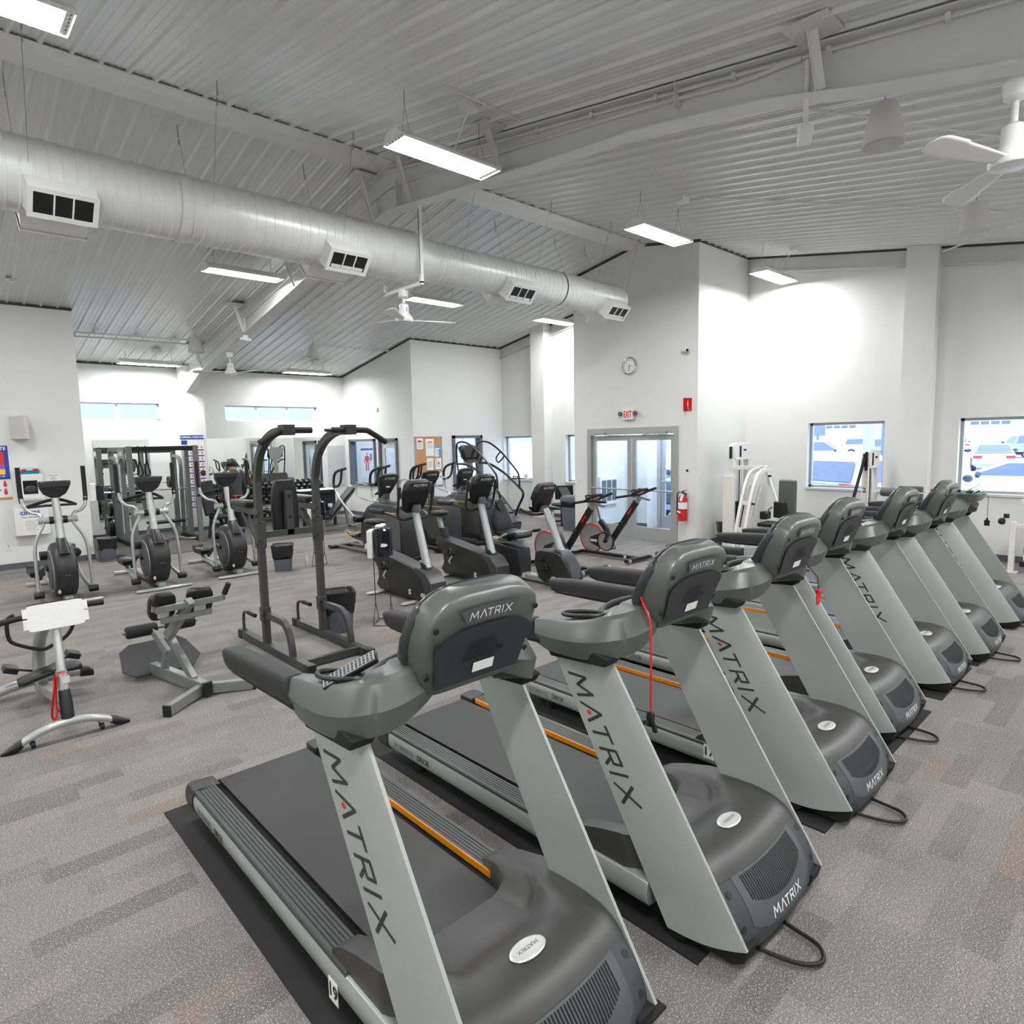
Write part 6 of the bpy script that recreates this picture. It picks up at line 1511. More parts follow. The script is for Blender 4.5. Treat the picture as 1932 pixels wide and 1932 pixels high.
r = thing('padded_table', 'black padded table with a pale top edge behind the tower pad', 'table', (7.15, 14.75, .008))
pad(r, (7.15,14.75,.84), (.95,.55,.10), 'pad', m_vinyl); mb = MB(); mb.bx(6.66, 7.64, 14.46, 15.04, .89, .905); WP(mb, 'top_sheet', m_paper, r, bev=.005)
mb = MB(); mb.bx(6.72, 7.58, 14.52, 14.98, .55, .80); WP(mb, 'cabinet', m_matte, r)
for x in (6.75, 7.55):
    for y in (14.54, 14.96): mb = MB(); mb.bx(x-.03, x+.03, y-.03, y+.03, 0, .56); WP(mb, 'leg', m_matte, r)
o = MB().lathe([(.035,0),(.037,.12),(.015,.16),(.015,.2),(.03,.2),(.03,.23)], n=14).obj('spray_bottle', mat('green liquid bottle', (60,200,70), .3)); o.location = (7.2, 14.7, .914); tag(o, 'bright green bottle standing on the padded table', 'bottle')
r = thing('preacher_bench', 'grey topped padded bench between the tower uprights, in front of the dumbbells', 'bench', (6.3, 14.3, .008))
mb = MB(); mb.box((6.40,14.3,.74), (.52,.36,.09), Matrix.Rotation(.15, 3, 'Y')); WP(mb, 'arm_pad', m_greypad, r, bev=.025, seg=3)
mb = MB(); mb.box((6.35,14.3,.68), (.56,.38,.07), Matrix.Rotation(.15, 3, 'Y')); WP(mb, 'pad_base', m_vinyl, r, bev=.02)
for a, b_ in (((6.35,14.3,.05),(6.35,14.3,.66)), ((5.95,14.3,.05),(6.6,14.3,.05)), ((5.97,14.3,.05),(5.87,14.3,.5))): mb = MB(); mb.bar(a, b_, .06, .06); WP(mb, 'frame_tube', m_frame2, r)
pad(r, (5.87,14.3,.52), (.28,.3,.07), 'seat', m_vinyl)
r = thing('leg_bench', 'black upright bench with slanted legs left of the standing person', 'bench', (4.75, 14.75, .008))
mb = MB(); mb.bar((4.73,14.75,.5), (4.65,14.85,1.25), .30, .08); WP(mb, 'back_pad', m_vinyl, r, bev=.02)
pad(r, (4.82,14.60,.46), (.32,.4,.08), 'seat', m_vinyl)
for a, b_ in (((4.75,14.9,.04),(4.7,14.83,.9)), ((4.97,14.45,.04),(4.75,14.8,.7)), ((4.55,14.5,.04),(4.75,14.8,.7))): mb = MB(); mb.bar(a, b_, .05, .05); WP(mb, 'leg', m_matte, r)

# ---- person at the mirror
m_skin = mat('skin', (198,150,122), .55, var=.04); m_hair = mat('dark hair', (44,32,26), .6, bump=.4, bscale=300); m_shirt = mat('dark grey shirt', (66,70,72), .85, var=.08, scale=14); m_pants = mat('black training trousers', (30,31,33), .85)
P = thing('person', 'person with dark hair and headphones in a grey top facing the wide mirror', 'person', (5.34, 15.05, .008))
verts = {'pelvis':((0,0,.90),.115),'waist':((0,.0,1.05),.112),'chest':((0,.02,1.26),.125),'upper':((0,0,1.38),.095),'neck':((0,.01,1.46),.055),'head0':((0,.03,1.53),.075),'head1':((0,.035,1.60),.088),'top':((0,.025,1.67),.06)}
ed = [('pelvis','waist'),('waist','chest'),('chest','upper'),('upper','neck'),('neck','head0'),('head0','head1'),('head1','top')]
for s, n in ((-1,'l'),(1,'r')):
    verts.update({n+'sh':((s*.17,0,1.37),.062),n+'el':((s*.26,.04,1.10),.045),n+'wr':((s*.24,.20,.92),.030),n+'pa':((s*.235,.25,.87),.032),
        n+'hip':((s*.09,0,.86),.092),n+'kn':((s*.10,.03,.48),.062),n+'an':((s*.11,-.01,.09),.042),n+'he':((s*.11,-.03,.04),.036),n+'to':((s*.12,.14,.03),.032)})
    ed += [('upper',n+'sh'),(n+'sh',n+'el'),(n+'el',n+'wr'),(n+'wr',n+'pa'),('pelvis',n+'hip'),(n+'hip',n+'kn'),(n+'kn',n+'an'),(n+'an',n+'he'),(n+'he',n+'to')]
    for i, (dx, L) in enumerate(((-.028,.06),(-.01,.075),(.01,.07),(.028,.055))):
        verts[n+'f%d' % i] = ((s*.235+dx,.285,.845),.010); verts[n+'g%d' % i] = ((s*.235+dx,.30+L*.3,.845-L),.008); ed += [(n+'pa',n+'f%d' % i),(n+'f%d' % i,n+'g%d' % i)]
    verts[n+'t'] = ((s*.235-s*.05,.25,.84),.011); ed += [(n+'pa',n+'t')]
keys = list(verts); me = bpy.data.meshes.new('body'); me.from_pydata([verts[k][0] for k in keys], [(keys.index(a), keys.index(b_)) for a, b_ in ed], [])
o = bpy.data.objects.new('body_tmp', me); C.objects.link(o); sk = o.modifiers.new('skin', 'SKIN'); sk.use_smooth_shade = True
for i, k in enumerate(keys): me.skin_vertices[0].data[i].radius = (verts[k][1],)*2
me.skin_vertices[0].data[0].use_root = True
ss = o.modifiers.new('sub', 'SUBSURF'); ss.levels = 1; ss.render_levels = 1
bpy.context.view_layer.update()
bm_ = bpy.data.meshes.new_from_object(o.evaluated_get(bpy.context.evaluated_depsgraph_get())); bpy.data.objects.remove(o)
bm_.name = 'body'; bm_.materials.clear(); bm_.materials.append(m_skin); o = bpy.data.objects.new('body', bm_); C.objects.link(o); o.parent = P
def wear(name, m, rows, par=P, n=24, p=2.6): return MB().loft([sring(c, (1,0,0), u, a, b_, n, p) for c, u, a, b_ in rows]).obj(name, m, par, ang=60)
U = (0,1,0)
wear('top', m_shirt, [((0,0,.86),U,.17,.125),((0,0,.95),U,.165,.125),((0,0,1.08),U,.165,.125),((0,.02,1.25),U,.20,.14),((0,.0,1.36),U,.20,.11),((0,0,1.43),U,.10,.08),((0,.01,1.47),U,.065,.065)])
for s in (-1, 1):
    mb = MB(); mb.tube([(s*.14,0,1.38),(s*.19,0,1.34),(s*.25,.03,1.14),(s*.265,.06,1.06),(s*.25,.17,.96)], [.075,.08,.066,.062,.045], 14, sub=3); mb.obj('sleeve', m_shirt, P)
    mb = MB(); mb.tube([(s*.085,0,.92),(s*.095,.01,.7),(s*.10,.03,.48),(s*.11,0,.12)], [.11,.105,.085,.065], 16, sub=3); mb.obj('trouser_leg', m_pants, P)
    mb = MB(); mb.loft([sring((s*.115,y,.045),(1,0,0),(0,0,1),a,.042,14,3) for y, a in ((-.09,.03),(-.06,.045),(.1,.05),(.19,.035))]); mb.obj('shoe', m_black, P)
wear('waistband', mat('orange fabric', (232,84,36), .8), [((0,0,.855),U,.172,.128),((0,0,.885),U,.174,.13)])
mb = MB(); mb.sph((0,.015,1.60), .103, 20, (.92,1.0,1.08)); 
for v in mb.bm.verts:
    if v.co.z < 1.56 and v.co.y > .02: v.co.y = .02+(v.co.y-.02)*.3
    if v.co.z < 1.54: v.co.z = 1.54-(1.54-v.co.z)*.3
mb.obj('hair', m_hair, P)
mb = MB(); mb.tube([(.1*math.sin(a)*1.05, .02, 1.585+.125*math.cos(a)) for a in [(-1.5+3.0*k/14) for k in range(15)]], .009, 8); hp = mb.obj('headphones', m_black, P)
for s in (-1, 1): MB().lathe([(.02,s*.09),(.04,s*.092),(.042,s*.115),(.03,s*.125),(.001,s*.126)], (0,.02,1.575), 'x', 16).obj('ear_cup', m_black, hp)
fc = MB(); fc.sph((0,.125,1.575), .016, 8, (.8,1,1.2)); fc.obj('nose', m_skin, P)
for s in (-1, 1): MB().sph((s*.033,.112,1.60), .012, 8).obj('eye', m_paper, P)
MB().sph((0,.113,1.535), .02, 8, (1,.3,.3)).obj('mouth', mat('lips', (170,96,88), .5), P)
# ------------------------------------------------------------------ things on the walls
def onwall(name, label, cat, loc, rz, group=None): return thing(name, label, cat, loc, rz, group)
m_ink2 = mat('print grey', (120,122,126), .8); m_pblue = mat('print blue', (40,66,150), .7); m_pred = mat('print red', (206,52,44), .7); m_cork = mat('cork', (190,142,98), .9, var=.16, scale=160); m_mag = mat('magenta folder', (200,20,150), .5); m_teal = mat('teal plastic', (20,140,160), .4); m_cyan = mat('print cyan', (58,150,200), .7); m_pink = mat('print violet', (150,80,180), .7)
RX = PI/2   # faces -x : rotate things built facing -y
def flat(mb_args, name, m, par, y=-.004):
    x0, x1, z0, z1 = mb_args; return MB().bx(x0, x1, y, y+.003, z0, z1).obj(name, m, par, flat=True)
# clock (built facing -y, turned to face -x)
r = thing('wall_clock', 'round silver rimmed wall clock above the exit sign', 'clock', (DX, 7.54, 3.38), -RX)
MB().lathe([(.12,0),(.17,0),(.175,-.02),(.165,-.045),(.145,-.05),(.14,-.03)], (0,0,0), 'y', 48, False).obj('rim', m_chrome, r)
MB().lathe([(.145,-.028),(.001,-.028)], (0,0,0), 'y', 48, False).obj('dial', m_paper, r)
for k in range(12):
    a = k*PI/6; s, c = math.sin(a), math.cos(a)
    text('numeral', str(k or 12), .034, m_ink, frame4((s*.112, -.030, c*.112), (1,0,0), (0,0,1)), r)
mb = MB(); mb.bar((-.015,-.034,.004), (.075,-.034,-.012), .004, .011, (0,1,0)); mb.obj('hour_hand', m_slit, r)
mb = MB(); mb.bar((.004,-.037,.02), (-.012,-.037,-.105), .004, .008, (0,1,0)); mb.obj('minute_hand', m_slit, r)
# exit sign
r = thing('exit_sign', 'lit EXIT sign with two emergency lamps above the double doors', 'sign', (DX, 7.56, 2.45), -RX)
MB().bx(-.13, .13, -.06, 0, -.10, .10).obj('housing', m_white, r, bev=.01)
m_exit = emit('exit letters', (240,40,24), .9)
text('exit_lettering', 'EXIT', .15, m_exit, frame4((0,-.0615,0), (1,0,0), (0,0,1)) @ Matrix.Diagonal((.62,1.15,1,1)), r, .004)
for s in (-1, 1):
    mb = MB(); mb.cyl((s*.13,-.03,.03), (s*.165,-.04,.03), .014); mb.lathe([(.02,0),(.042,-.02),(.045,-.06),(.001,-.062)], (s*.175,-.02,.02), 'y', 18); mb.obj('emergency_lamp', m_base, r)
# extinguisher sign
r = thing('extinguisher_sign', 'small red fire extinguisher sign high on the right end of the door wall', 'sign', (DX, 6.28, 2.575), -RX)
MB().bx(-.085, .085, -.012, 0, -.115, .115).obj('panel', m_red, r, flat=True)
MB().bx(-.006, .004, -.13, -.012, -.115, .115).obj('flange', m_red, r, flat=True)
mb = MB(); mb.bx(-.02, .02, -.016, -.012, -.03, .05); mb.bx(-.01, .01, -.016, -.012, .05, .075); mb.bx(-.03, .0, -.016, -.012, .066, .076); mb.obj('symbol', m_wink, r, flat=True)
text('sign_lettering', 'FIRE', .035, m_wink, frame4((.0,-.0135,-.06), (1,0,0), (0,0,1)), r); text('sign_lettering', 'EXTINGUISHER', .018, m_wink, frame4((.0,-.0135,-.09), (1,0,0), (0,0,1)), r)
r = thing('security_camera', 'small white security camera near the top right of the door wall', 'camera', (DX, 6.32, 3.54), -RX)
mb = MB(); mb.cyl((0,0,0), (0,-.03,0), .035); mb.cyl((0,-.03,0), (.03,-.07,-.01), .012); mb.obj('mount', m_white, r)
mb = MB(); mb.cyl((-.06,-.05,.0), (.08,-.10,-.02), .034); b = mb.obj('body', m_white, r); MB().cyl((.08,-.10,-.02), (.085,-.102,-.021), .026).obj('lens', m_slit, b)
# extinguisher
r = thing('fire_extinguisher', 'red fire extinguisher hanging on the wall right of the double doors', 'fire extinguisher', (DX, 6.30, .48), -RX)
cy_ = MB().lathe([(.07,0),(.08,.01),(.082,.40),(.07,.44),(.03,.47),(.025,.49)], (0,-.10,0), 'z', 28).obj('cylinder', m_red, r)
MB().lathe([(.0835,.22),(.0835,.34)], (0,-.10,0), 'z', 28, False).obj('label_band', m_paper, cy_)
mb = MB(); mb.box((-.03,-.181,.165), (.07,.004,.032), Matrix.Rotation(.3, 3, 'Y')); mb.obj('diamond_mark', m_wink, cy_)
mb = MB(); mb.cyl((0,-.10,.49), (0,-.10,.54), .02); mb.bar((0,-.10,.545), (.09,-.12,.56), .02, .012); mb.bar((0,-.10,.53), (.09,-.12,.49), .02, .01); mb.obj('valve_handle', m_dark, r)
mb = MB(); mb.cyl((-.02,-.12,.53), (-.03,-.14,.53), .014); mb.obj('gauge', m_chrome, r)
mb = MB(); mb.tube([(0,-.11,.51),(-.06,-.12,.52),(-.10,-.12,.46),(-.105,-.12,.2),(-.10,-.12,.12)], [.011,.011,.011,.012,.018], 10, sub=4); mb.obj('hose', m_black, r)
mb = MB(); mb.box((.03,-.185,.43), (.05,.003,.14), Matrix.Rotation(.35, 3, 'Y')); mb.obj('inspection_tag', m_paper, r)
MB().bx(-.02, .02, -.03, 0, .3, .5).obj('bracket', m_dark, r)
r = thing('door_stop', 'small round black stop on the wall above the fire extinguisher', 'door stop', (DX, 6.27, 1.39), -RX); MB().lathe([(.015,0),(.022,-.008),(.02,-.02),(.001,-.022)], (0,0,0), 'y', 16).obj('cap', m_slit, r)
def plate(label, loc, rz, n=2):
    r = thing('switch_plate', label, 'switch plate', loc, rz)
    MB().bx(-.035*n*.8, .035*n*.8, -.007, 0, -.06, .06).obj('plate', m_white, r, bev=.003)
    for k in range(n): x = (k-(n-1)/2)*.046; MB().bx(x-.008, x+.008, -.012, -.006, -.014, .014).obj('toggle', m_sgr, r)
plate('white double switch plate left of the glass doors', (DX, 8.85, 1.12), -RX)
r = thing('wall_outlet', 'white power outlet low on the left wall under the first aid cabinet', 'outlet', (1.06, LY, .38), 0)
MB().bx(-.036, .036, -.007, 0, -.06, .06).obj('plate', m_white, r, bev=.003)
for z in (-.024, .024): MB().bx(-.014, .014, -.009, -.006, z-.014, z+.014).obj('socket', m_sgr, r, bev=.003)
# left wall
r = thing('wall_speaker', 'white wedge shaped box high on the left wall above the cabinets', 'wall box', (1.36, LY, 2.19), 0)
mb = MB(); mb.prism([(-.12,0),(.12,0),(.11,-.24),(.06,-.26)], 'z', 0, .39); mb.obj('body', m_spk, r, bev=.008); MB().bx(.105, .118, -.235, -.03, .02, .37).obj('grille', m_sgr, r, flat=True)
r = thing('aed_cabinet', 'white defibrillator cabinet with a glass door under the teal box', 'cabinet', (1.42, LY, 1.155), 0)
mb = MB(); mb.bx(-.185, .185, -.16, 0, 0, .45); mb.obj('cabinet', m_white, r, bev=.008)
mb = MB()
for x0, x1, z0, z1 in ((-.15,-.10,.03,.42),(.10,.15,.03,.42),(-.10,.10,.03,.11),(-.10,.10,.34,.42)): mb.bx(x0, x1, -.17, -.16, z0, z1)
d = mb.obj('door', m_white, r, flat=True); MB().bx(-.10, .10, -.164, -.161, .11, .34).obj('door_glass', m_scr, d, flat=True); MB().bx(-.14, -.125, -.185, -.17, .2, .28).obj('latch', m_chrome, d)
mb = MB(); mb.sph((.0,-.167,.2), .075, 14, (1.1,.1,.75)); mb.obj('defibrillator_bag', m_eq2, r)
r = thing('first_aid_box', 'teal plastic first aid box with red latches on top of the defibrillator cabinet', 'box', (1.42, LY-.09, 1.606), 0)
MB().loft([sring((0,0,z),(1,0,0),(0,1,0),a,b_,24,8) for z, a, b_ in ((0,.14,.07),(.06,.155,.08))]).obj('base', m_teal, r, ang=50); MB().loft([sring((0,0,z),(1,0,0),(0,1,0),a,b_,24,8) for z, a, b_ in ((.06,.157,.082),(.10,.15,.078),(.11,.13,.06))]).obj('lid', mat('milky lid', (190,205,200), .35), r, ang=50)
for x in (-.07, .09): MB().bx(x-.035, x+.035, -.09, -.08, .05, .085).obj('latch', m_red, r, bev=.003)
r = thing('first_aid_cabinet', 'large white first aid cabinet with blue lettering low on the left wall', 'cabinet', (1.40, LY, .565), 0)
MB().bx(-.24, .24, -.14, 0, 0, .47).obj('cabinet', m_white, r, bev=.006)
text('cabinet_lettering', 'cintas', .12, m_pblue, frame4((-.02,-.1415,.39), (1,0,0), (0,0,1)), r, .003); text('cabinet_lettering', 'First Aid Cabinet', .04, m_ink2, frame4((0,-.1415,.31), (1,0,0), (0,0,1)), r)
flat((-.13,.15,.06,.27), 'notice', m_paper, r, -.144)
for k in range(7): flat((-.10, .10-.03*(k % 3), .245-k*.026, .25-k*.026), 'notice_line', m_ink2, r, -.1455)
r = thing('notice', 'small white fitness center notice right of the defibrillator cabinet', 'notice', (1.76, LY, 1.38), 0)
flat((-.10,.12,0,.21), 'sheet', m_paper, r); text('notice_lettering', 'FITNESS CENTER', .022, m_ink2, frame4((.01,-.0048,.18), (1,0,0), (0,0,1)), r)
for k, w_ in enumerate((.04,.09,.03,.05)): flat((.01-w_/2, .01+w_/2, .145-k*.03, .153-k*.03), 'print_line', m_ink2, r, -.0052)
def poster(name, label, loc, rz, w, h, parts, cat='poster'):
    r = thing(name, label, cat, loc, rz); MB().bx(-w/2, w/2, -.006, 0, 0, h).obj('sheet', m_paper, r, flat=True)
    for i, (n, m, x0, x1, z0, z1) in enumerate(parts): MB().bx(x0, x1, -.008-.0006*i, -.006, z0, z1).obj(n, m, r, flat=True)
    return r
r = poster('wall_poster', 'blue bordered heart rate poster with red and yellow bands cut off by the left edge', (.91, LY, 1.53), 0, .54, .56,
    [('border', m_pblue, -.27, .27, 0, .56), ('chart', m_pred, -.24, .21, .25, .46), ('chart_band', m_pink, -.24, .21, .17, .25), ('chart_band', mat('print yellow', (236,200,80), .7), -.24, .21, .08, .17)])
text('poster_title', 'HEART RATE', .075, m_wink, frame4((.245,-.0118,.51), (1,0,0), (0,0,1)), r, .002, 'RIGHT')
for k in range(3): MB().bx(.04+k*.06, .08+k*.06, -.011, -.009, .045, .06).obj('poster_note', m_wink, r, flat=True)
r = poster('wall_poster', 'white stretching poster with small figures under the blue poster at the left edge', (.91, LY, 1.19), 0, .54, .33,
    [('text_block', m_ink2, -.02, .06, .25, .29), ('text_block', m_pblue, .06, .13, .15, .17), ('base_band', m_cork, -.27, .27, .0, .04)])
for z in (.22, .09):
    mb = MB(); mb.sph((.19,-.009,z+.08), .017, 10, (1,.15,1)); mb.sph((.19,-.009,z+.03), .035, 10, (.7,.1,1.2)); mb.obj('stretch_figure', m_pred, r)
r = thing('towel_dispenser', 'grey and navy wall dispenser at the left wall corner above the trash can', 'dispenser', (LX, 13.70, 1.06), 0)
MB().bx(0, .12, -.07, .12, 0, .28).obj('body', m_fan, r, bev=.01); MB().bx(.12, .24, -.075, .125, -.0, .28).obj('cover', m_navy, r, bev=.008)
mb = MB(); mb.sph((.06,.0,.30), .045, 10, (1.2,1,.7)); mb.sph((.11,.04,.305), .035, 10, (1,1,.7)); mb.obj('tissue', m_paper, r)
# smoke detector
o = MB().lathe([(.06,0),(.06,-.03),(.045,-.05),(.001,-.052)], n=20).obj('smoke_detector', m_fan); o.location = (1.35, 12.6, roof(12.6)-.02); tag(o, 'round white smoke detector on the ceiling above the poster wall', 'smoke detector')
# exercise chart on the column
r = thing('exercise_chart', 'tall blue and white dumbbell exercise chart hung on the boxed column', 'poster', (4.86, MY-.42, .52), 0)
MB().bx(-.27, .25, -.008, -.001, 0, 1.76).obj('sheet', m_paper, r, flat=True)
flat((-.27,.25,1.66,1.76), 'title_band', m_pblue, r, -.010); text('chart_title', 'DUMBBELL EXERCISES', .055, m_wink, frame4((-.01,-.0112,1.71), (1,0,0), (0,0,1)), r, .001)
flat((-.25,-.12,1.54,1.64), 'intro_block', m_pblue, r, -.010)
rn = random.Random(3)
for row in range(11):
    z = 1.44-row*.135; flat((-.26,.24,z-.045,z-.018), 'row_band', m_pblue, r, -.010)
    mb = MB()
    for c_ in range(6):
        x = -.22+c_*.082; mb.sph((x,-.010,z+.062), .009, 8, (1,.2,1)); mb.bx(x-.011, x+.011, -.0105, -.009, z+.01, z+.052)
    mb.obj('figure_row', m_pred, r, flat=True)
for z in (.10, .80): flat((.13,.24,z,z+.12), 'chart_photo', m_eq, r, -.012)
# board on the mirror wall, small box, thermostat
r = thing('whiteboard', 'blank white board right of the wide mirror', 'whiteboard', (8.74, MY, .85), 0); MB().bx(-.25, .25, -.03, 0, 0, 1.12).obj('panel', m_door, r, bev=.004); MB().bx(-.25, .25, -.032, -.029, .285, .29).obj('seam', m_frame, r, flat=True); MB().bx(-.24,-.23,-.04,-.03,.5,.56).obj('latch', m_chrome, r)
r = thing('junction_box', 'small white box high on the office wall above the window', 'box', (OX, 14.82, 2.86), -RX); MB().bx(-.045, .045, -.035, 0, -.04, .07).obj('box', m_white, r, bev=.006); MB().bx(-.03, .03, -.04, -.034, -.02, .05).obj('cover', m_fan, r, bev=.003)
r = thing('thermostat', 'white thermostat between the office window and the office door', 'thermostat', (OX, 14.87, 1.34), -RX); MB().bx(-.05, .05, -.03, 0, -.09, .09).obj('body', m_white, r, bev=.006); MB().bx(-.025, .025, -.032, -.029, .03, .06).obj('display', m_scr, r, flat=True)
# notice board
r = thing('notice_board', 'cork notice board with pinned papers between the office door and the far opening', 'notice board', (9.5, OY, .90), 0)
MB().bx(-.40, .40, -.02, 0, .33, 1.23).obj('cork', m_cork, r, flat=True); MB().bx(-.40, .40, -.018, 0, 0, .33).obj('white_panel', m_paper, r, flat=True)
mb = MB()
for a in (-.41, .41): mb.box((a,-.014,.615), (.02,.03,1.25))
for z in (0, 1.235): mb.box((0,-.014,z), (.84,.03,.02))
mb.obj('frame', m_alu, r, flat=True)
def pin(x0, x1, z0, z1, ink, extra=()):
    p = flat((x0-9.5, x1-9.5, z0-.9, z1-.9), 'pinned_paper', m_paper, r, -.024)
    for k in range(5): MB().bx(x0-9.5+.02, x1-9.5-.02-.03*(k % 2), -.0252, -.0238, z1-.9-.10-k*.03, z1-.9-.092-k*.03).obj('print_line', m_ink2, p, flat=True)
    for (m, a, b_, c_, d_) in extra: MB().bx(x0-9.5+a, x0-9.5+b_, -.0256, -.0238, z0-.9+c_, z0-.9+d_).obj('print_block', m, p, flat=True)
pin(9.14, 9.33, 1.83, 2.10, 0, [(m_pink, .03, .12, .17, .22), (m_pred, .10, .16, .18, .21)]); pin(9.41, 9.66, 1.65, 2.08, 0, [(m_pred, .06, .19, .35, .37)]); pin(9.69, 9.87, 1.63, 1.90, 0, [(m_cyan, 0, .18, .22, .27), (m_cyan, .12, .18, 0, .2)])
pin(9.43, 9.63, 1.30, 1.60, 0); pin(9.69, 9.88, 1.31, 1.59, 0, [(m_cyan, .08, .13, .12, .17), (m_yel, .02, .06, .22, .25)])
MB().bx(-.25, .02, -.03, -.02, .05, .29).obj('magenta_folder', m_mag, r, flat=True)
flat((.05,.36,.02,.28), 'pinned_paper', m_paper, r, -.022)
# office poster
r = poster('anatomy_poster', 'anatomy chart poster with a human figure seen through the office window', (9.74, MY, 1.0), 0, .42, .88, [('title_band', m_pblue, -.2, .2, .80, .86), ('side_note', m_ink2, .09, .17, .5, .7)])
mb = MB(); mb.sph((0,-.009,.70), .03, 10, (.8,.1,1)); mb.sph((0,-.009,.55), .07, 12, (.75,.05,1.5))
for s in (-1, 1): mb.bar((s*.03,-.009,.46), (s*.035,-.009,.2), .03, .004, (0,1,0)); mb.bar((s*.05,-.009,.62), (s*.10,-.009,.42), .018, .004, (0,1,0))
mb.obj('figure', m_pred, r)
# far window sill
r = thing('desk_telephone', 'grey desk telephone on the sill of the far square window', 'telephone', (12.08, 12.82, .93), math.radians(100))
mb = MB(); mb.prism([(-.09,0),(.09,0),(.09,.05),(-.09,.02)], 'x', -.09, .09); mb.obj('base', m_eq2, r, bev=.006); mb = MB(); mb.tube([(-.06,-.09,.06),(-.06,-.05,.075),(-.06,.05,.085),(-.06,.09,.08)], [.026,.016,.016,.026], 12, sub=3); mb.obj('handset', m_black, r)
mb = MB(); mb.tube([(.09,.06,.02),(.12,.10,-.02),(.13,.12,-.2),(.12,.13,-.5),(.10,.14,-.85)], .005, 6, sub=4); mb.obj('cord', m_base, r)
o = MB().lathe([(.045,0),(.055,.01),(.058,.15),(.05,.15),(.048,.02)], n=24).obj('white_cup', m_white); o.location = (12.06, 12.30, .93); tag(o, 'white cylindrical pot on the sill of the far square window', 'pot')
# ------------------------------------------------------------------ added lobby fill
m_lob = emit('added lobby fill', (225,234,255), 40)
r = thing('lobby_fill_panel', 'added unseen ceiling panel brightening the entry lobby', 'light', (11.1, 7.5, 2.85), 0)  # unseen panel added to brighten the lobby beyond its daylight
MB().bx(-.3, .3, -.6, .6, 0, .04).obj('housing', m_white, r, flat=True); MB().bx(-.28, .28, -.58, .58, -.004, 0).obj('panel', m_lob, r, flat=True)
r = thing('office_light', 'ceiling panel inside the office behind the grey framed window', 'light', (10.6, 15.0, 3.4), 0)
MB().bx(-.6, .6, -.3, .3, 0, .04).obj('housing', m_white, r, flat=True); MB().bx(-.58, .58, -.28, .28, -.004, 0).obj('panel', m_lob, r, flat=True)
# ------------------------------------------------------------------ outside
GZ = -.16
m_snow = mat('snow', (236,240,246), .9, var=.03, scale=.4)
m_lot = mat('snowy parking lot', (216,220,228), .9, var=.05, scale=.3)
struct(MB().bx(-60, 220, -120, 140, GZ-.2, GZ).obj('ground', m_lot, flat=True), 'snow covered parking lot outside the windows', 'ground')
m_bld = mat('blue metal siding', (166,176,196), .6, var=.05, scale=2); m_bld2 = mat('pale blue siding', (170,186,206), .6, var=.03, scale=.5)
r = thing('neighbour_building', 'blue sided building behind the far window and the strip windows', 'building', (10, 30, GZ))
MB().bx(-26, 24, -3, 4, 0, 7.5).obj('wall', m_bld, r, flat=True); MB().bx(-26.3, 24.3, -3.3, 4.3, 7.5, 7.8).obj('roof', m_snow, r, flat=True)
MB().bx(8.2, 9.4, -3.06, -3, .0, 2.2).obj('door', m_frame, r, flat=True)
r = thing('warehouse', 'long pale blue warehouse with white garage doors across the parking lot', 'building', (112, 30, GZ))
MB().bx(0, 20, -60, 60, 0, 11).obj('wall', m_bld2, r, flat=True); MB().bx(-.5, 20.5, -60.5, 60.5, 11, 11.6).obj('roof', m_snow, r, flat=True)
for k in range(9):
    y = -40+k*10; d = MB().bx(-.12, 0, y-3, y+3, 0, 4.6).obj('garage_door', m_white, r, flat=True)
    mb = MB()
    for j in range(4): mb.bx(-.16, -.12, y-2.3+j*1.2, y-1.3+j*1.2, 3.0, 3.5)
    mb.obj('garage_window', m_frame, d, flat=True)
mb = MB(); rn = random.Random(5)
def mound(u, v):
    a, R = 2*PI*u, v
    return V((16.5+2.6*R*math.cos(a), 17.8+3.4*R*math.sin(a), GZ+(2.15*(1-R**2.2)+.22*math.sin(7*a)*R*(1-R)+.25*math.sin(3*a+2)*R*(1-R))))
mb.grid(mound, 28, 10); tag(mb.obj('snow_mound', m_snow), 'heap of snow piled outside the far square window', 'snow heap')
m_cw = mat('white car paint', (208,212,220), .25, coat=.5); m_cg = mat('grey car paint', (140,148,166), .25, coat=.5); m_cd = mat('dark car paint', (44,52,68), .25, coat=.5); m_cgl = mat('car glass', (96,108,132), .08); m_tire = mat('tyre', (40,44,54), .8); m_tail = mat('tail light red', (200,30,60), .3); m_head = mat('headlight', (226,230,236), .2)
PROF = {'sedan': (4.8, 1.85, [(0,.35),(.0,.72),(.15,.92),(.95,1.0),(3.3,1.02),(4.6,.85),(4.8,.6),(4.78,.35)], [(.55,.99),(1.25,1.40),(1.7,1.46),(2.6,1.44),(3.5,1.0)]),
        'suv': (4.7, 1.9, [(0,.42),(0,1.0),(.1,1.08),(3.4,1.1),(4.5,.98),(4.7,.7),(4.68,.42)], [(.05,1.08),(.35,1.62),(.8,1.72),(2.6,1.68),(3.45,1.1)]),
        'pickup': (5.6, 1.95, [(0,.5),(0,1.12),(2.2,1.12),(2.3,1.15),(4.2,1.15),(5.45,1.05),(5.6,.75),(5.58,.5)], [(2.3,1.15),(2.45,1.72),(2.7,1.80),(3.3,1.78),(4.15,1.15)])}
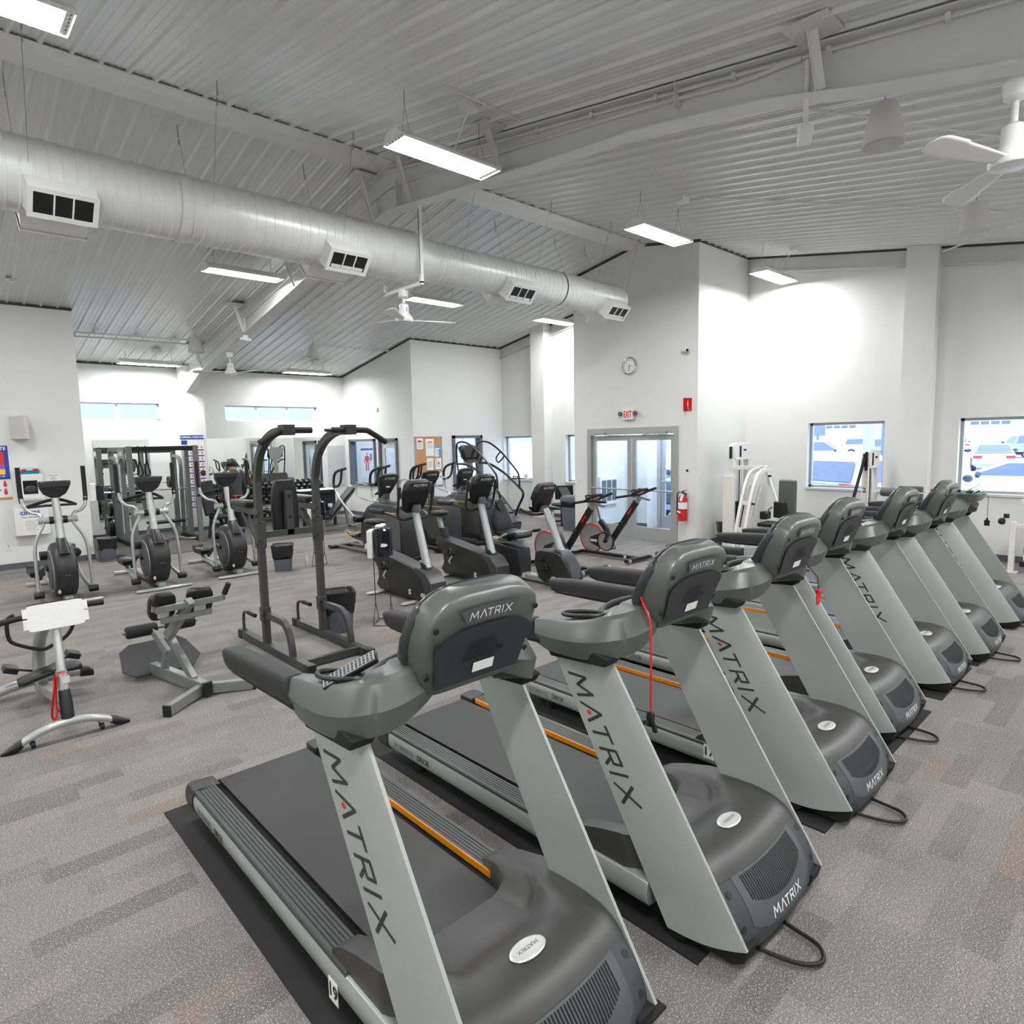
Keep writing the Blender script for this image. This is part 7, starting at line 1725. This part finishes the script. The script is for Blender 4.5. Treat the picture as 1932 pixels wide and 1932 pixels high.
def car(kind, label, loc, rz, m):
    L, Wd, body, cab = PROF[kind]; r = thing('car' if kind != 'pickup' else 'pickup_truck', label, 'car' if kind != 'pickup' else 'truck', loc, rz, 'parked cars outside the windows')
    w = Wd/2
    def shell(poly, k0, k1, name, m, par):
        z0, z1 = min(p[1] for p in poly), max(p[1] for p in poly)
        ws = lambda z: lerp(k0, k1, (z-z0)/(z1-z0))
        mb = MB(); mb.loft([[V((p[0]-L/2, s*ws(p[1]), p[1])) for p in poly] for s in (-1, 1)]); return mb.obj(name, m, par, bev=.05, seg=3)
    b = shell(body, w, w*.97, 'body', m, r); c = shell(cab+[], w*.93, w*.72, 'cabin', m, b)
    for s in (-1, 1):
        z0 = cab[0][1]+.05; zt = max(p[1] for p in cab)-.1
        q = [(cab[0][0]+.25, z0), (cab[1][0]+.12, zt), (cab[-2][0]-.05, zt), (cab[-1][0]-.2, z0)]
        f = lambda z: lerp(w*.93, w*.72, (z-cab[0][1])/(max(p[1] for p in cab)-cab[0][1]))+.012
        MB()._hull([V((a-L/2, s*f(z), z)) for a, z in q], [(0,1,2,3)]).obj('side_window', m_cgl, c, flat=True)
        for x in (.85, L-.95):
            mb = MB(); mb.lathe([(.12,-.1),(.33,-.11),(.35,-.08),(.35,.08),(.33,.11),(.12,.1)], (x-L/2, s*(w-.09), .35), 'y', 22); wh = mb.obj('wheel', m_tire, r); MB().cyl((x-L/2, s*(w+.03), .35), (x-L/2, s*(w+.035), .35), .2).obj('hubcap', m_alu, wh)
        MB().bx(-L/2-.02, -L/2+.06, s*(w-.42), s*(w-.03), body[1][1]-.02, body[1][1]+.12).obj('tail_light', m_tail, b, flat=True)
        MB().bx(L/2-.12, L/2-.0, s*(w-.45), s*(w-.08), .66, .8).obj('headlight', m_head, b, flat=True)
        mb = MB(); mb.sph((cab[-1][0]-L/2-.35, s*(w+.12), cab[-1][1]+.06), .12, 10, (.6,1,.8)); mb.obj('side_mirror', m_cd, c)
    a0, a1 = cab[0], cab[1]; e = V((a1[0]-a0[0], 0, a1[1]-a0[1])); n = V((-e.z, 0, e.x)).normalized()*.02
    for (p, q), k in (((cab[0], cab[1]), -1), ((cab[-1], cab[-2]), 1)):
        f = lambda z: lerp(w*.93, w*.72, (z-cab[0][1])/(max(p_[1] for p_ in cab)-cab[0][1]))-.08
        P0, P1 = V((p[0]-L/2, 0, p[1])), V((q[0]-L/2, 0, q[1])); A, B = P0.lerp(P1, .12), P0.lerp(P1, .95); off = V((k*.03, 0, .02))
        MB()._hull([A+off+V((0,-f(A.z),0)), A+off+V((0,f(A.z),0)), B+off+V((0,f(B.z),0)), B+off+V((0,-f(B.z),0))], [(0,1,2,3)]).obj('windscreen' if k > 0 else 'rear_window', m_cgl, c, flat=True)
    MB().bx(-L/2-.03, L/2+.02, -w*.9, w*.9, .28, .42).obj('bumper', m_cg if kind != 'pickup' else m_tire, b, flat=True)
    MB().bx(-L/2-.035, -L/2, -.22, .22, .62, .74).obj('plate', m_head, b, flat=True)
    if kind == 'pickup': MB().bx(-L/2+.1, -.62, -w*.85, w*.85, 1.05, 1.13).obj('truck_bed', m_snow, b, flat=True)
    return r
car('pickup', 'silver pickup truck parked side-on beyond the left of the two right windows', (38.6, 15.3, GZ), math.radians(-60), m_cw)
car('suv', 'white estate car close outside the window behind the roller pad machine', (17.7, 4.85, GZ-.1), math.radians(-28), m_cw)
car('sedan', 'white saloon car seen from behind through the rightmost window', (43.5, 7.6, GZ), math.radians(12), m_cw)
car('pickup', 'dark blue pickup truck at the right edge of the rightmost window', (61.5, 8.7, GZ), math.radians(35), m_cg)
car('sedan', 'white car close outside the rightmost window showing its dark side mirror', (21.45, 3.1, GZ-.05), math.radians(90), m_cw)
car('suv', 'dark car parked right outside the lobby door', (16.6, 9.3, GZ), math.radians(187), m_cd)
car('sedan', 'white car in the far row behind the silver pickup, left one', (62, 25, GZ), math.radians(-70), m_cw); car('suv', 'white car in the far row behind the silver pickup, right one', (66, 21, GZ), math.radians(-70), m_cw); car('suv', 'grey car in the far row seen right of the street lamp pole', (58, 16.3, GZ), math.radians(-60), m_cg); car('sedan', 'white car in the far row in front of the warehouse doors', (80, 17, GZ), math.radians(15), m_cw)
m_pole = mat('sign pole', (104,116,148), .5)
def pole(name, label, cat, x, y, h, parts, R=.12):
    r = thing(name, label, cat, (x, y, GZ)); MB().cyl((0,0,0), (0,0,h), R).obj('pole', m_pole, r)
    for n, m, c_, d_ in parts: MB().box(c_, d_).obj(n, m, r, bev=.02)
    return r
pole('lot_sign', 'small dark sign on a post at the left of the roller pad window', 'sign', 61, 23.8, 2.1, [('panel', m_pole, (0,0,2.6), (.2,1.3,1.2))])
pole('light_pole', 'dark parking lot lamp pole near the right of the roller pad window', 'lamp pole', 40, 11.9, 7, [('lamp_head', m_pole, (0,0,7), (.4,.9,.2))], .22)
pole('pale_pole', 'thick pale pole left of the dark lamp pole outside', 'pole', 42, 13.4, 7, [], .32).children[0].data.materials[0] = m_bld2
r = pole('traffic_signal', 'crosswalk signal with an orange hand on a post outside', 'signal', 52, 14.9, 2.4, [('signal_box', m_pole, (0,0,2.75), (.4,.75,.8)), ('second_box', m_pole, (0,-1.3,2.75), (.4,.75,.8))])
MB().box((-.22,0,2.75), (.03,.36,.42)).obj('orange_light', emit('orange signal', (255,110,40), 3), r, flat=True)
pole('lamp_post', 'thin dark post outside the rightmost window, left one', 'post', 60, 14.6, 8, [], .1); pole('lamp_post', 'dark lamp post outside the rightmost window behind the white saloon', 'post', 56, 12.6, 8, [], .16); pole('lamp_post', 'dark post at the far right of the rightmost window', 'post', 53, 7.3, 6, [('arm', m_pole, (0,0,6), (.2,1.2,.15))], .13)
# ------------------------------------------------------------------ world and view
w = bpy.data.worlds.new('World'); SC.world = w; w.use_nodes = True
bg = w.node_tree.nodes['Background']; bg.inputs['Color'].default_value = (.70,.82,1.0,1); bg.inputs['Strength'].default_value = 5.0
SC.view_settings.view_transform = 'Standard'; SC.view_settings.look = 'None'; SC.view_settings.gamma = 1; SC.view_settings.exposure = 0.0
SC.view_settings.use_curve_mapping = False
